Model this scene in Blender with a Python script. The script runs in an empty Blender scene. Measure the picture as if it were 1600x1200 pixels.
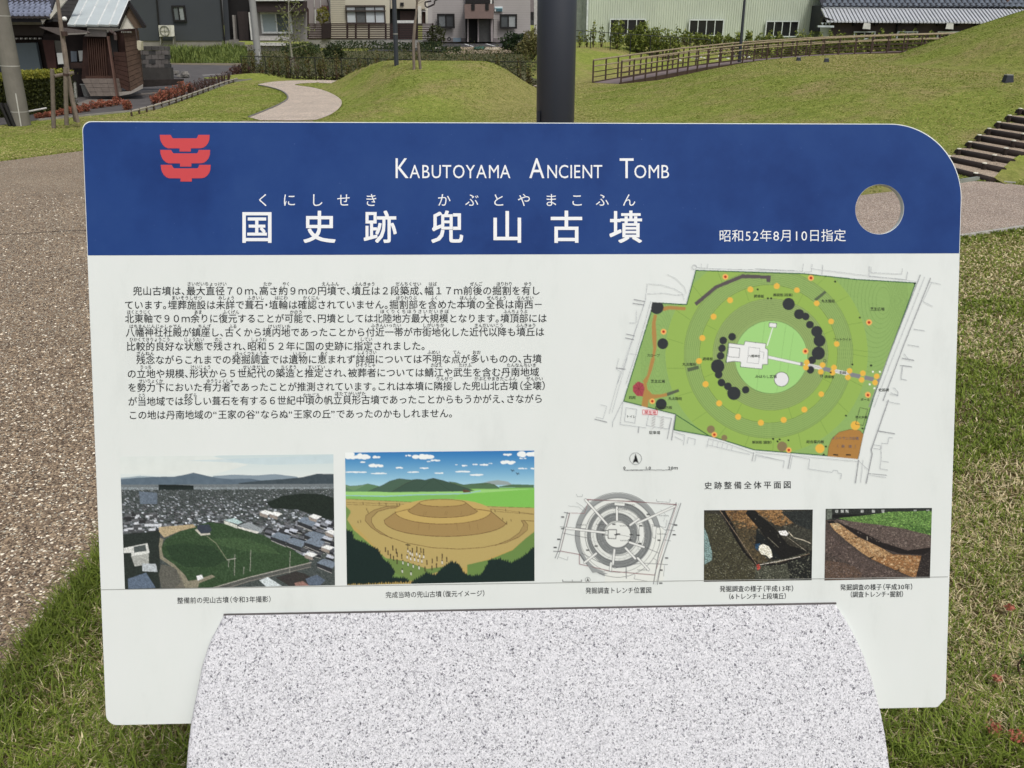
import bpy, math, random
import numpy as np
from mathutils import Vector, Matrix

random.seed(7)
rng = np.random.default_rng(11)
SC = bpy.context.scene
COL = SC.collection

# ------------------------------------------------------------------ camera, sky, sun, exposure
FPX = 1340.0; TH = math.radians(22.75); CH = 1.6
cd = bpy.data.cameras.new('camera'); cam = bpy.data.objects.new('camera', cd); COL.objects.link(cam)
cam.location = (0, 0, CH); cam.rotation_euler = (math.radians(90) - TH, 0, 0)
cd.sensor_width = 36.0; cd.lens = FPX / 1600 * 36.0
cd.clip_start = 0.05; cd.clip_end = 3000
SC.camera = cam
SUN_EL = 55.0; SUN_AZ = 150.0        # azimuth clockwise from +Y
world = bpy.data.worlds.new('World'); SC.world = world; world.use_nodes = True
wn = world.node_tree.nodes; wl = world.node_tree.links
bg = wn.get('Background') or wn.new('ShaderNodeBackground')
sky = wn.new('ShaderNodeTexSky'); sky.sky_type = 'NISHITA'; sky.sun_disc = False
sky.sun_elevation = math.radians(SUN_EL); sky.sun_rotation = math.radians(SUN_AZ)
sky.air_density = 1.0; sky.dust_density = 4.0; sky.ozone_density = 1.0
hs = wn.new('ShaderNodeHueSaturation'); hs.inputs['Saturation'].default_value = 0.5
wl.new(sky.outputs[0], hs.inputs['Color']); wl.new(hs.outputs[0], bg.inputs['Color'])
bg.inputs['Strength'].default_value = 0.12
sd = bpy.data.lights.new('sun', 'SUN'); so = bpy.data.objects.new('sun', sd); COL.objects.link(so)
sd.energy = 1.5; sd.angle = math.radians(12); sd.color = (1.0, 0.99, 0.975)
_a = math.radians(SUN_AZ); _e = math.radians(SUN_EL)
sdir = Vector((math.sin(_a) * math.cos(_e), math.cos(_a) * math.cos(_e), math.sin(_e)))
so.rotation_euler = sdir.to_track_quat('Z', 'Y').to_euler()
SC.view_settings.view_transform = 'Standard'; SC.view_settings.look = 'None'
SC.view_settings.gamma = 1.0; SC.view_settings.use_curve_mapping = False
SC.view_settings.exposure = 0.02

# ------------------------------------------------------------------ geometry of the view, used to measure the place
Fv = np.array([0, math.cos(TH), -math.sin(TH)]); Uv = np.array([0, math.sin(TH), math.cos(TH)]); Rv = np.array([1.0, 0, 0])
C0 = np.array([0, 0, CH])
def ray(px, py):
    px = np.asarray(px, float); py = np.asarray(py, float)
    return FPX * Fv + (px[..., None] - 800) * Rv + (600 - py[..., None]) * Uv
def wp(px, py, Y):
    d = ray(px, py); return tuple(C0 + d * (Y / d[1]))
def gz(px, py, z=0.0):
    d = ray(px, py); return tuple(C0 + d * ((z - CH) / d[2]))

def sm(t):
    t = np.clip(t, 0, 1); return t * t * (3 - 2 * t)
MOUND = [(-3.4, 16.2), (-3.68, 19), (-3.85, 20.6), (-4.4, 22.4), (-5.15, 24.2), (-5.5, 25.3), (-4.6, 25.75), (-1, 25.2), (0.4, 25.0), (1.0, 23.6), (0.9, 21.5), (0.5, 19.0), (-.3, 17), (-1.5, 15.8), (-2.6, 15.6)]
def inpoly(x, y, P):
    x = np.asarray(x, float); y = np.asarray(y, float); r = np.zeros(np.broadcast(x, y).shape, bool); n = len(P)
    for i in range(n):
        x1, y1 = P[i][:2]; x2, y2 = P[(i + 1) % n][:2]
        if y1 == y2: continue
        c = ((y1 > y) != (y2 > y)) & (x < (x2 - x1) * (y - y1) / (y2 - y1) + x1); r = r ^ c
    return r
def height(x, y):
    x = np.asarray(x, float); y = np.asarray(y, float)
    # round mound with its flat top, longer towards the front
    d = np.full(np.broadcast(x, y).shape, 99.0); n = len(MOUND)
    for i in range(n):
        ax_, ay_ = MOUND[i]; bx_, by_ = MOUND[(i + 1) % n]; ex, ey = bx_ - ax_, by_ - ay_
        t = np.clip(((x - ax_) * ex + (y - ay_) * ey) / (ex * ex + ey * ey), 0, 1); d = np.minimum(d, np.hypot(x - ax_ - t * ex, y - ay_ - t * ey))
    za = 0.74 * sm(d / 1.75) * sm((y - 15.0) / 7.6) ** 0.85 * inpoly(x, y, MOUND)
    # great tomb mound in two tiers
    r = np.sqrt((x - 15.1) ** 2 + (y - 19.5) ** 2)
    zb = 0.80 * sm((13.8 - r) / 5.2) ** 0.9
    t2 = np.clip(6.9 - r, 0, 9); z2 = 0.47 * (t2 - 0.3 * (1 - np.exp(-t2 / 0.3))); zb = zb + 4 * (1 - np.exp(-z2 / 4))
    # bank beyond the ramp
    y0 = 27.2 + 1.0 * np.clip(x - 2, 0, 9)
    zc = 0.82 * sm((y - y0) / 6.0) * sm((x - 0.7) / 0.9)
    zc = zc * (1 - sm((y - 60) / 12.0))
    # little heap at the sapling
    r = np.sqrt(((x + 8.3) / 1.9) ** 2 + ((y - 29.6) / 1.0) ** 2)
    zd = 0.14 * sm(1 - r)
    return np.maximum(np.maximum(za, zb), zc) + zd
def hit(px, py):
    d = ray(px, py); d = d / np.linalg.norm(d)
    t = 1.0; prev = t
    while t < 120:
        p = C0 + d * t
        if p[2] < height(p[0], p[1]):
            a, b = prev, t
            for _ in range(30):
                m = (a + b) / 2; p = C0 + d * m
                if p[2] < height(p[0], p[1]): b = m
                else: a = m
            return tuple(C0 + d * b)
        prev = t; t += 0.05
    return tuple(C0 + d * t)

def s2l(c):
    c = np.asarray(c, float) / 255.0
    return np.where(c <= 0.04045, c / 12.92, ((c + 0.055) / 1.055) ** 2.4)

# ------------------------------------------------------------------ materials
def newmat(name):
    m = bpy.data.materials.new(name); m.use_nodes = True
    return m, m.node_tree.nodes, m.node_tree.links, m.node_tree.nodes['Principled BSDF']
def ramp(n, stops):
    r = n.new('ShaderNodeValToRGB'); e = r.color_ramp.elements
    e[0].position = stops[0][0]; e[0].color = (*stops[0][1], 1)
    e[1].position = stops[-1][0]; e[1].color = (*stops[-1][1], 1)
    for p, c in stops[1:-1]:
        k = e.new(p); k.color = (*c, 1)
    return r
_mats = {}
def M(name, c, rough=0.8, var=0.18, scale=6.0, bump=0.0, metal=0.0, srgb=True, spec=0.4):
    """plain surface with uneven tone"""
    if name in _mats: return _mats[name]
    m, n, l, b = newmat(name)
    c = tuple(s2l(c)) if srgb else tuple(c)
    tc = n.new('ShaderNodeTexCoord')
    nz = n.new('ShaderNodeTexNoise'); nz.inputs['Scale'].default_value = scale; nz.inputs['Detail'].default_value = 6; nz.inputs['Roughness'].default_value = 0.65
    l.new(tc.outputs['Object'], nz.inputs['Vector'])
    lo = tuple(x * (1 - var) for x in c); hi = tuple(min(1, x * (1 + var)) for x in c)
    r = ramp(n, [(0.3, lo), (0.7, hi)])
    l.new(nz.outputs['Fac'], r.inputs[0]); l.new(r.outputs[0], b.inputs['Base Color'])
    b.inputs['Roughness'].default_value = rough; b.inputs['Metallic'].default_value = metal
    b.inputs['Specular IOR Level'].default_value = spec
    if bump:
        bp = n.new('ShaderNodeBump'); bp.inputs['Strength'].default_value = bump; bp.inputs['Distance'].default_value = 0.02
        l.new(nz.outputs['Fac'], bp.inputs['Height']); l.new(bp.outputs[0], b.inputs['Normal'])
    _mats[name] = m
    return m
def leafmat(name, cols, rough=0.6, trans=0.25):
    m, n, l, b = newmat(name)
    g = n.new('ShaderNodeNewGeometry')
    k = len(cols)
    r = ramp(n, [(i / (k - 1), tuple(s2l(c))) for i, c in enumerate(cols)])
    l.new(g.outputs['Random Per Island'], r.inputs[0]); l.new(r.outputs[0], b.inputs['Base Color'])
    b.inputs['Roughness'].default_value = rough; b.inputs['Specular IOR Level'].default_value = 0.25
    if trans:
        t = n.new('ShaderNodeBsdfTranslucent'); l.new(r.outputs[0], t.inputs['Color'])
        mx = n.new('ShaderNodeMixShader'); mx.inputs[0].default_value = trans
        out = n['Material Output']
        l.new(b.outputs[0], mx.inputs[1]); l.new(t.outputs[0], mx.inputs[2]); l.new(mx.outputs[0], out.inputs[0])
    return m
def attrmat(name, rough=0.45, spec=0.3, trans=0.0):
    m, n, l, b = newmat(name)
    a = n.new('ShaderNodeAttribute'); a.attribute_name = 'Col'
    l.new(a.outputs['Color'], b.inputs['Base Color'])
    b.inputs['Roughness'].default_value = rough; b.inputs['Specular IOR Level'].default_value = spec
    if trans:
        t = n.new('ShaderNodeBsdfTranslucent'); l.new(a.outputs['Color'], t.inputs['Color'])
        mx = n.new('ShaderNodeMixShader'); mx.inputs[0].default_value = trans
        out = n['Material Output']
        l.new(b.outputs[0], mx.inputs[1]); l.new(t.outputs[0], mx.inputs[2]); l.new(mx.outputs[0], out.inputs[0])
    return m
def glass(name, c, rough=0.08):
    m, n, l, b = newmat(name)
    b.inputs['Base Color'].default_value = (*s2l(c), 1); b.inputs['Roughness'].default_value = rough
    b.inputs['Specular IOR Level'].default_value = 0.6
    return m

# ------------------------------------------------------------------ object helpers
WORG = {}
def thing(name, label, cat, loc, group=None):
    o = bpy.data.objects.new(name, None); COL.objects.link(o); o.empty_display_size = 0.2
    o.location = loc; o['label'] = label; o['category'] = cat
    if group: o['group'] = group
    WORG[o] = np.array(loc, float)
    return o
def tag(o, label, cat, group=None, kind=None):
    o['label'] = label; o['category'] = cat
    if group: o['group'] = group
    if kind: o['kind'] = kind
    return o
def mesh(name, v, f, m, parent=None, smooth=False, col=None, origin=None, kind=None, label=None):
    v = np.asarray(v, float).reshape(-1, 3)
    if parent is not None: org = WORG[parent]
    elif origin is not None: org = np.array(origin, float)
    else: org = np.zeros(3)
    me = bpy.data.meshes.new(name)
    if isinstance(f, np.ndarray):
        k = f.shape[1]; nf = len(f)
        me.vertices.add(len(v)); me.vertices.foreach_set('co', (v - org).ravel())
        me.loops.add(nf * k); me.loops.foreach_set('vertex_index', f.ravel().astype(np.int32))
        me.polygons.add(nf); me.polygons.foreach_set('loop_start', (np.arange(nf) * k).astype(np.int32))
        me.polygons.foreach_set('loop_total', np.full(nf, k, np.int32))
        me.update(calc_edges=True)
    else:
        me.from_pydata([tuple(p) for p in (v - org)], [], f); me.update()
    if col is not None:
        a = me.color_attributes.new('Col', 'FLOAT_COLOR', 'POINT')
        c4 = np.ones((len(v), 4)); c4[:, :3] = col
        a.data.foreach_set('color', c4.ravel())
    if smooth: me.polygons.foreach_set('use_smooth', [True] * len(me.polygons))
    if m: me.materials.append(m)
    o = bpy.data.objects.new(name, me); COL.objects.link(o)
    if parent is not None:
        o.parent = parent; WORG[o] = org.copy()
    else:
        o.location = tuple(org); WORG[o] = org.copy()
    if kind: o['kind'] = kind
    if label: o['label'] = label
    return o
class MB:
    def __init__(s): s.v = []; s.f = []
    def add(s, v, f):
        b = len(s.v); s.v += [tuple(p) for p in v]; s.f += [tuple(i + b for i in q) for q in f]
    def box(s, c, sz, rz=0):
        x, y, z = sz[0] / 2, sz[1] / 2, sz[2] / 2; ca, sa = math.cos(rz), math.sin(rz)
        v = [(c[0] + ca * a * x - sa * b * y, c[1] + sa * a * x + ca * b * y, c[2] + d * z) for a, b, d in
             ((-1,-1,-1),(1,-1,-1),(1,1,-1),(-1,1,-1),(-1,-1,1),(1,-1,1),(1,1,1),(-1,1,1))]
        s.add(v, [(0,3,2,1),(4,5,6,7),(0,1,5,4),(1,2,6,5),(2,3,7,6),(3,0,4,7)])
    def prism(s, a, off):
        """polygon a (3D points) pushed by off"""
        n = len(a); off = np.asarray(off, float)
        v = [np.asarray(p, float) for p in a] + [np.asarray(p, float) + off for p in a]
        s.add(v, [tuple(range(n))[::-1], tuple(range(n, 2 * n))] + [(i, (i + 1) % n, n + (i + 1) % n, n + i) for i in range(n)])
    def tube(s, p, q, r0, r1=None, n=8, cap=True):
        r1 = r0 if r1 is None else r1
        p = Vector(p); q = Vector(q); d = (q - p)
        if d.length < 1e-6: return
        d.normalize(); u = d.orthogonal().normalized(); w = d.cross(u)
        v = []
        for c, r in ((p, r0), (q, r1)):
            for i in range(n):
                a = 2 * math.pi * i / n; v.append(c + u * math.cos(a) * r + w * math.sin(a) * r)
        f = [(i, (i + 1) % n, n + (i + 1) % n, n + i) for i in range(n)]
        if cap: f += [tuple(range(n))[::-1], tuple(range(n, 2 * n))]
        s.add(v, f)
    def chain(s, pts, rs, n=7):
        for i in range(len(pts) - 1): s.tube(pts[i], pts[i + 1], rs[i], rs[i + 1], n)
    def build(s, name, m, parent=None, **k):
        return mesh(name, s.v, s.f, m, parent, **k)
def fac(name, m, parent, pts, Y, depth=0.1, **k):
    """piece of a facade: outline pts (measured in the photo) standing at distance Y"""
    P = [wp(x, y, Y) for x, y in pts]; cxm = sum(p[0] for p in P) / len(P)
    b = MB(); b.prism(P, (depth * 1.02 * cxm / Y if depth > 0.4 else 0, depth, 0)); return b.build(name, m, parent, **k)
def fac3(name, m, parent, pts, off=(0, 0, -0.06), **k):
    b = MB(); b.prism([wp(x, y, Y) for x, y, Y in pts], off); return b.build(name, m, parent, **k)
def clone(o, parent=None):
    c = o.copy(); COL.objects.link(c)
    if parent is not None: c.parent = parent
    WORG[c] = WORG.get(o, np.zeros(3)).copy()
    for ch in list(o.children): clone(ch, c)
    return c
def leaves(name, m, parent, pts, size, aspect=0.5, up=0.3, **k):
    """small leaf faces at given points"""
    pts = np.asarray(pts, float); n = len(pts)
    a = rng.normal(size=(n, 3)); a[:, 2] += up; a /= np.linalg.norm(a, axis=1)[:, None]
    b = rng.normal(size=(n, 3)); b -= a * np.sum(a * b, 1)[:, None]; b /= np.linalg.norm(b, axis=1)[:, None]
    c = np.cross(a, b)
    s = (size * rng.uniform(0.6, 1.4, n))[:, None]
    v = np.stack([pts - b * s, pts + c * s * aspect, pts + b * s, pts - c * s * aspect], 1).reshape(-1, 3)
    f = np.arange(4 * n).reshape(n, 4)
    return mesh(name, v, f, m, parent, **k)
def blob(c, r, n, hollow=0.35):
    p = rng.normal(size=(n, 3)); p /= np.linalg.norm(p, axis=1)[:, None]
    p *= (hollow + (1 - hollow) * rng.random(n) ** 0.5)[:, None]
    lump = 1 + 0.22 * np.sin(p[:, 0] * 5 + c[0] * 3) * np.cos(p[:, 2] * 6 + c[1]) 
    return np.asarray(c) + p * lump[:, None] * np.asarray(r)
def inpoly(x, y, P):
    x = np.asarray(x, float); y = np.asarray(y, float); r = np.zeros(x.shape, bool); n = len(P)
    for i in range(n):
        x1, y1 = P[i][:2]; x2, y2 = P[(i + 1) % n][:2]
        if y1 == y2: continue
        c = ((y1 > y) != (y2 > y)) & (x < (x2 - x1) * (y - y1) / (y2 - y1) + x1); r ^= c
    return r
def vnoise(x, y, s, seed=0):
    r = np.random.default_rng(seed); T = r.random((256, 256))
    x = np.asarray(x, float) * s + 37; y = np.asarray(y, float) * s + 91
    xi = np.floor(x).astype(int); yi = np.floor(y).astype(int); fx = x - xi; fy = y - yi
    fx = fx * fx * (3 - 2 * fx); fy = fy * fy * (3 - 2 * fy)
    g = lambda a, b: T[a % 256, b % 256]
    return (g(xi, yi) * (1 - fx) + g(xi + 1, yi) * fx) * (1 - fy) + (g(xi, yi + 1) * (1 - fx) + g(xi + 1, yi + 1) * fx) * fy
def fbm(x, y, s, seed=0, o=4):
    t = 0; a = 0.5; w = 0
    for i in range(o):
        t = t + a * vnoise(x, y, s * 2 ** i, seed + i); w += a; a *= 0.55
    return t / w

# ------------------------------------------------------------------ ground
def grassground():
    m, n, l, b = newmat('lawn')
    g = n.new('ShaderNodeNewGeometry')
    def nz(scale, det=5, rough=0.6, v=None):
        k = n.new('ShaderNodeTexNoise'); k.inputs['Scale'].default_value = scale; k.inputs['Detail'].default_value = det; k.inputs['Roughness'].default_value = rough
        l.new(v if v else g.outputs['Position'], k.inputs['Vector']); return k
    mp = n.new('ShaderNodeMapping'); mp.inputs['Scale'].default_value = (1, 1, 0.3); mp.inputs['Rotation'].default_value = (0, 0, 0.5)
    l.new(g.outputs['Position'], mp.inputs['Vector'])
    big = nz(0.6, 8, 0.7, mp.outputs[0]); mid = nz(7, 8, 0.8, mp.outputs[0]); fine = nz(55, 4, 0.8)
    green = ramp(n, [(0.3, tuple(s2l((104, 114, 52)))), (0.52, tuple(s2l((138, 149, 70)))), (0.72, tuple(s2l((166, 164, 96))))])
    dry = ramp(n, [(0.3, tuple(s2l((122, 116, 70)))), (0.6, tuple(s2l((166, 154, 104)))), (0.8, tuple(s2l((188, 174, 130))))])
    l.new(mid.outputs['Fac'], green.inputs[0]); l.new(mid.outputs['Fac'], dry.inputs[0])
    dm = ramp(n, [(0.46, (0, 0, 0)), (0.64, (1, 1, 1))]); l.new(big.outputs['Fac'], dm.inputs[0])
    # worn terrace of the great mound
    sb = n.new('ShaderNodeVectorMath'); sb.operation = 'DISTANCE'; sx = n.new('ShaderNodeVectorMath'); sx.operation = 'MULTIPLY'; sx.inputs[1].default_value = (1, 1, 0)
    l.new(g.outputs['Position'], sx.inputs[0]); l.new(sx.outputs[0], sb.inputs[0]); sb.inputs[1].default_value = (15.1, 19.5, 0)
    dv_ = n.new('ShaderNodeMath'); dv_.operation = 'DIVIDE'; dv_.inputs[1].default_value = 20; l.new(sb.outputs['Value'], dv_.inputs[0])
    rg = ramp(n, [(0.325, (0, 0, 0)), (0.36, (.85, .85, .85)), (0.44, (.8, .8, .8)), (0.49, (0, 0, 0)), (0.66, (0, 0, 0)), (0.71, (.7, .7, .7)), (0.77, (.7, .7, .7)), (0.83, (0, 0, 0))]); l.new(dv_.outputs[0], rg.inputs[0])
    mxx = n.new('ShaderNodeMath'); mxx.operation = 'MAXIMUM'; l.new(dm.outputs[0], mxx.inputs[0]); l.new(rg.outputs[0], mxx.inputs[1])
    mx = n.new('ShaderNodeMix'); mx.data_type = 'RGBA'
    l.new(mxx.outputs[0], mx.inputs['Factor']); l.new(green.outputs[0], mx.inputs['A']); l.new(dry.outputs[0], mx.inputs['B'])
    so_ = nz(16, 6, 0.7); soil = ramp(n, [(0.3, tuple(s2l((84, 74, 50)))), (0.55, tuple(s2l((122, 106, 74)))), (0.75, tuple(s2l((150, 132, 96))))]); l.new(so_.outputs['Fac'], soil.inputs[0])
    sp_ = n.new('ShaderNodeSeparateXYZ'); l.new(g.outputs['Position'], sp_.inputs[0])
    mr = n.new('ShaderNodeMapRange'); mr.inputs['From Min'].default_value = 4.2; mr.inputs['From Max'].default_value = 8.5; l.new(sp_.outputs['Y'], mr.inputs['Value'])
    ms = n.new('ShaderNodeMix'); ms.data_type = 'RGBA'; l.new(mr.outputs[0], ms.inputs['Factor']); l.new(soil.outputs[0], ms.inputs['A']); l.new(mx.outputs['Result'], ms.inputs['B']); mx = ms
    fr = ramp(n, [(0.34, (0.7, 0.7, 0.68)), (0.66, (1.25, 1.25, 1.2))]); l.new(fine.outputs['Fac'], fr.inputs[0])
    m2 = n.new('ShaderNodeMix'); m2.data_type = 'RGBA'; m2.blend_type = 'MULTIPLY'; m2.inputs['Factor'].default_value = 1
    l.new(mx.outputs['Result'], m2.inputs['A']); l.new(fr.outputs[0], m2.inputs['B'])
    l.new(m2.outputs['Result'], b.inputs['Base Color'])
    b.inputs['Roughness'].default_value = 0.95; b.inputs['Specular IOR Level'].default_value = 0.1
    bp = n.new('ShaderNodeBump'); bp.inputs['Strength'].default_value = 0.7; bp.inputs['Distance'].default_value = 0.03
    l.new(fine.outputs['Fac'], bp.inputs['Height']); l.new(bp.outputs[0], b.inputs['Normal'])
    return m
LAWN = grassground()
def axis(a, b, st, lo, hi):
    c = list(np.arange(a, b + 1e-6, st)); s = st; x = b
    while x < hi: s *= 1.35; x += s; c.append(x)
    s = st; x = a
    while x > lo: s *= 1.35; x -= s; c.insert(0, x)
    return np.array(c)
gx = axis(-13, 26, 0.2, -500, 500); gy = axis(0, 42, 0.2, -30, 1500)
X, Y = np.meshgrid(gx, gy); Z = height(X, Y)
nx, ny = len(gx), len(gy)
idx = np.arange(nx * ny).reshape(ny, nx)
fa = np.stack([idx[:-1, :-1], idx[:-1, 1:], idx[1:, 1:], idx[1:, :-1]], -1).reshape(-1, 4)
mesh('ground', np.stack([X, Y, Z], -1).reshape(-1, 3), fa, LAWN, smooth=True, kind='structure')

def aggregate(name, cols, scale):
    m, n, l, b = newmat(name)
    g = n.new('ShaderNodeNewGeometry')
    wz = n.new('ShaderNodeTexNoise'); wz.inputs['Scale'].default_value = scale * 0.8; l.new(g.outputs['Position'], wz.inputs['Vector'])
    mxv = n.new('ShaderNodeMix'); mxv.data_type = 'VECTOR'; mxv.inputs['Factor'].default_value = 0.004
    l.new(g.outputs['Position'], mxv.inputs['A']); l.new(wz.outputs['Color'], mxv.inputs['B'])
    v = n.new('ShaderNodeTexVoronoi'); v.inputs['Scale'].default_value = scale; l.new(mxv.outputs['Result'], v.inputs['Vector'])
    sep = n.new('ShaderNodeSeparateColor'); l.new(v.outputs['Color'], sep.inputs[0])
    k = len(cols)
    r = ramp(n, [(i / (k - 1), tuple(s2l(c))) for i, c in enumerate(cols)]); l.new(sep.outputs[0], r.inputs[0])
    ed = ramp(n, [(0.0, (1.1, 1.1, 1.1)), (0.45, (0.95, 0.95, 0.95)), (0.75, (0.3, 0.29, 0.28))]); l.new(v.outputs['Distance'], ed.inputs[0])
    mm = n.new('ShaderNodeMix'); mm.data_type = 'RGBA'; mm.blend_type = 'MULTIPLY'; mm.inputs['Factor'].default_value = 1
    l.new(r.outputs[0], mm.inputs['A']); l.new(ed.outputs[0], mm.inputs['B'])
    lg = n.new('ShaderNodeTexNoise'); lg.inputs['Scale'].default_value = 1.3; lg.inputs['Detail'].default_value = 8; lg.inputs['Roughness'].default_value = 0.7; l.new(g.outputs['Position'], lg.inputs['Vector'])
    lr = ramp(n, [(0.3, (0.8, 0.78, 0.76)), (0.7, (1.12, 1.1, 1.08))]); l.new(lg.outputs['Fac'], lr.inputs[0])
    m3 = n.new('ShaderNodeMix'); m3.data_type = 'RGBA'; m3.blend_type = 'MULTIPLY'; m3.inputs['Factor'].default_value = 1
    l.new(mm.outputs['Result'], m3.inputs['A']); l.new(lr.outputs[0], m3.inputs['B'])
    l.new(m3.outputs['Result'], b.inputs['Base Color']); b.inputs['Roughness'].default_value = 0.7
    bp = n.new('ShaderNodeBump'); bp.invert = True; bp.inputs['Strength'].default_value = 0.9; bp.inputs['Distance'].default_value = 0.005
    l.new(v.outputs['Distance'], bp.inputs['Height']); l.new(bp.outputs[0], b.inputs['Normal'])
    return m
PEB = [(86, 72, 58), (134, 116, 95), (160, 139, 113), (114, 97, 80), (188, 168, 140), (149, 130, 108), (244, 233, 210)]
AGG = aggregate('pebble_paving', [tuple(min(255, v * 1.1 + 3) for v in c) for c in PEB], 165)
AGG2 = aggregate('pale_path', [(205, 188, 168), (226, 208, 188), (238, 222, 204), (212, 194, 176), (246, 236, 222)], 90)
def sheet(name, P, m, z=0.004, **k):
    P = [(p[0], p[1], z) for p in P]
    return mesh(name, P, [tuple(range(len(P)))], m, kind='structure', **k)
def smoothpoly(P, it=2):
    for _ in range(it):
        Q = []
        for i in range(len(P)):
            a = np.array(P[i][:2]); b = np.array(P[(i + 1) % len(P)][:2]); Q += [tuple(a * .75 + b * .25), tuple(a * .25 + b * .75)]
        P = Q
    return P
nearL = gz(0, 1060); nearL2 = gz(155, 865)
PAVE = [(-1.37, -8), nearL[:2], nearL2[:2], (-1.32, 4.2), (-1.0, 5.0), (-0.3, 5.55), (1.0, 5.95), gz(1500, 370)[:2], gz(1600, 355)[:2], (5.2, 7.6), (9, 8.0),
        (9, 9.0), gz(1600, 291)[:2], gz(1547, 285)[:2], gz(1487, 283)[:2], (4.5, 9.35), gz(1397, 300)[:2], gz(1347, 306)[:2], (2.2, 8.5), (0, 10.4), (-2.0, 13.2),
        (-3.3, 14.7), gz(490, 189)[:2], gz(378, 189)[:2], (-4.9, 13.6), gz(130, 236)[:2], gz(60, 245)[:2], gz(0, 253)[:2], (-14, 9.6), (-14, -8)]
sheet('pavement', PAVE, AGG, 0.004)
RP_ = [(2.3, 6.4)] + PAVE[PAVE.index(gz(1500, 370)[:2]):PAVE.index((2.2, 8.5)) + 1]
sheet('path', RP_, aggregate('pale_pebble_paving', [(150, 130, 114), (178, 158, 142), (202, 184, 166), (164, 144, 130), (220, 204, 186), (188, 168, 152), (250, 240, 226)], 120), 0.008)
winding = [(378, 188), (419, 172), (443, 161), (451, 154), (447, 147), (437, 141), (418, 136), (400, 133), (412, 130), (431, 127.5), (460, 126), (495, 125.2),
           (500, 129.5), (470, 130.5), (458, 133), (470, 134.5), (487, 136.5), (505, 141), (520, 147), (531, 154), (535, 160), (532, 168), (520, 178), (506, 184), (490, 189)]
PATH = smoothpoly([gz(a, b)[:2] for a, b in winding], 1)
sheet('path', PATH, AGG2, 0.008)
bp0 = gz(495, 125.2); bp1 = gz(498, 129.8)
BACK = [bp1[:2], (-4.0, 25.9), (-1.0, 25.35), gz(811, 135.5)[:2], gz(845, 136.5)[:2], (1.6, 25.2), (1.6, 25.7), gz(845, 133.6)[:2], gz(811, 132.8)[:2], (-1.0, 26.4), (-4.0, 27.3), bp0[:2]]
sheet('path', BACK, AGG2, 0.0085)
LOT = [gz(0, 196)[:2], gz(60, 188)[:2], gz(244, 170)[:2], gz(281, 157)[:2], gz(362, 128)[:2], gz(388, 124)[:2], gz(384, 100)[:2], gz(300, 97)[:2], gz(250, 98)[:2], (-30, 44), (-30, 15)]
def asphalt(name, c):
    return M(name, c, 0.85, 0.25, 2.0, 0.3)
sheet('road', LOT, asphalt('asphalt', (88, 84, 82)), 0.004)
sheet('gravel_yard', [gz(110, 166)[:2], gz(150, 151)[:2], gz(225, 146)[:2], gz(275, 142)[:2], gz(200, 152)[:2], gz(160, 163)[:2]], M('grit', (118, 110, 102), 0.9, 0.4, 9), 0.008)
sheet('road_patch', [gz(315, 117)[:2], gz(350, 115)[:2], gz(352, 117)[:2], gz(318, 119)[:2]], M('pale_patch', (128, 124, 120), 0.9), 0.008)
sheet('gravel_verge', [gz(266, 101)[:2], gz(384, 103)[:2], gz(384, 99)[:2], gz(268, 97)[:2]], M('verge', (118, 108, 88), 0.9, 0.4, 3), 0.008)
sheet('car_park', [(-9.5, 60), (-3.0, 55), (10, 55), (10, 86), (-12, 86)], asphalt('asphalt_far', (66, 64, 66)), 0.004)
sheet('bare_soil', [gz(690, 84)[:2], gz(840, 84)[:2], gz(835, 73.5)[:2], gz(700, 73.5)[:2]], M('soil', (150, 134, 112), 0.95, 0.3, 1.5), 0.008)
for a in ((725, 69, 738, 73), (758, 68.6, 773, 72.6)):
    sheet('bay_marking', [gz(a[0], a[1])[:2], gz(a[0] + 3, a[1])[:2], gz(a[2] + 3, a[3])[:2], gz(a[2], a[3])[:2]], M('white_marking', (225, 225, 222), 0.7), 0.012)
# brick kerb at the right-hand foot of the sign lawn
kb = MB(); p = gz(1462, 1196); kb.box((p[0] + 1.0, p[1] - 0.1, 0.0), (2.0, 0.14, 0.03), 0.01)
kb.build('kerb', M('brown_kerb', (120, 92, 72), 0.9, 0.3, 20, 0.4), kind='structure')
jl = [gz(-20, 368), gz(30, 367), gz(70, 364), gz(135, 361)]
for i in range(3):
    a, c = np.array(jl[i][:2]), np.array(jl[i + 1][:2]); sheet('paving_joint', [a, c, c + (0, .012), a + (0, .012)], M('joint_dark', (74, 66, 58), 0.95), 0.008)
sheet('rough_field', [gz(386, 117)[:2], gz(600, 122)[:2], gz(845, 131)[:2], gz(845, 85)[:2], gz(700, 80)[:2], gz(384, 79)[:2]], M('rough_field', (86, 84, 52), 0.95, 0.55, 1.6), 0.004)
# edging strips of the winding path and of the far side of the paving
def edging(name, pts, w, h, m):
    b = MB()
    for i in range(len(pts) - 1):
        p, q = np.array(pts[i][:2]), np.array(pts[i + 1][:2]); d = q - p; L = np.hypot(*d)
        b.box(((p[0] + q[0]) / 2, (p[1] + q[1]) / 2, h / 2 - 0.02), (L + 0.005, w, h + 0.04), math.atan2(d[1], d[0]))
    return b.build(name, m, kind='structure')
KERB = M('grey_edging', (120, 118, 112), 0.8)
edging('kerb', PATH[0:14], 0.03, 0.025, KERB)
edging('kerb', [gz(1500, 371), gz(1600, 356)], 0.03, 0.022, M('pale_edging', (176, 172, 164), 0.8))
edging('kerb', [gz(1497, 287), gz(1527, 282.4)], 0.04, 0.045, M('green_grey_edging', (132, 138, 128), 0.7))
edging('kerb', [gz(1569, 286), gz(1586, 287.5)], 0.04, 0.02, M('pale_edging', (176, 172, 164), 0.8))
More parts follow.
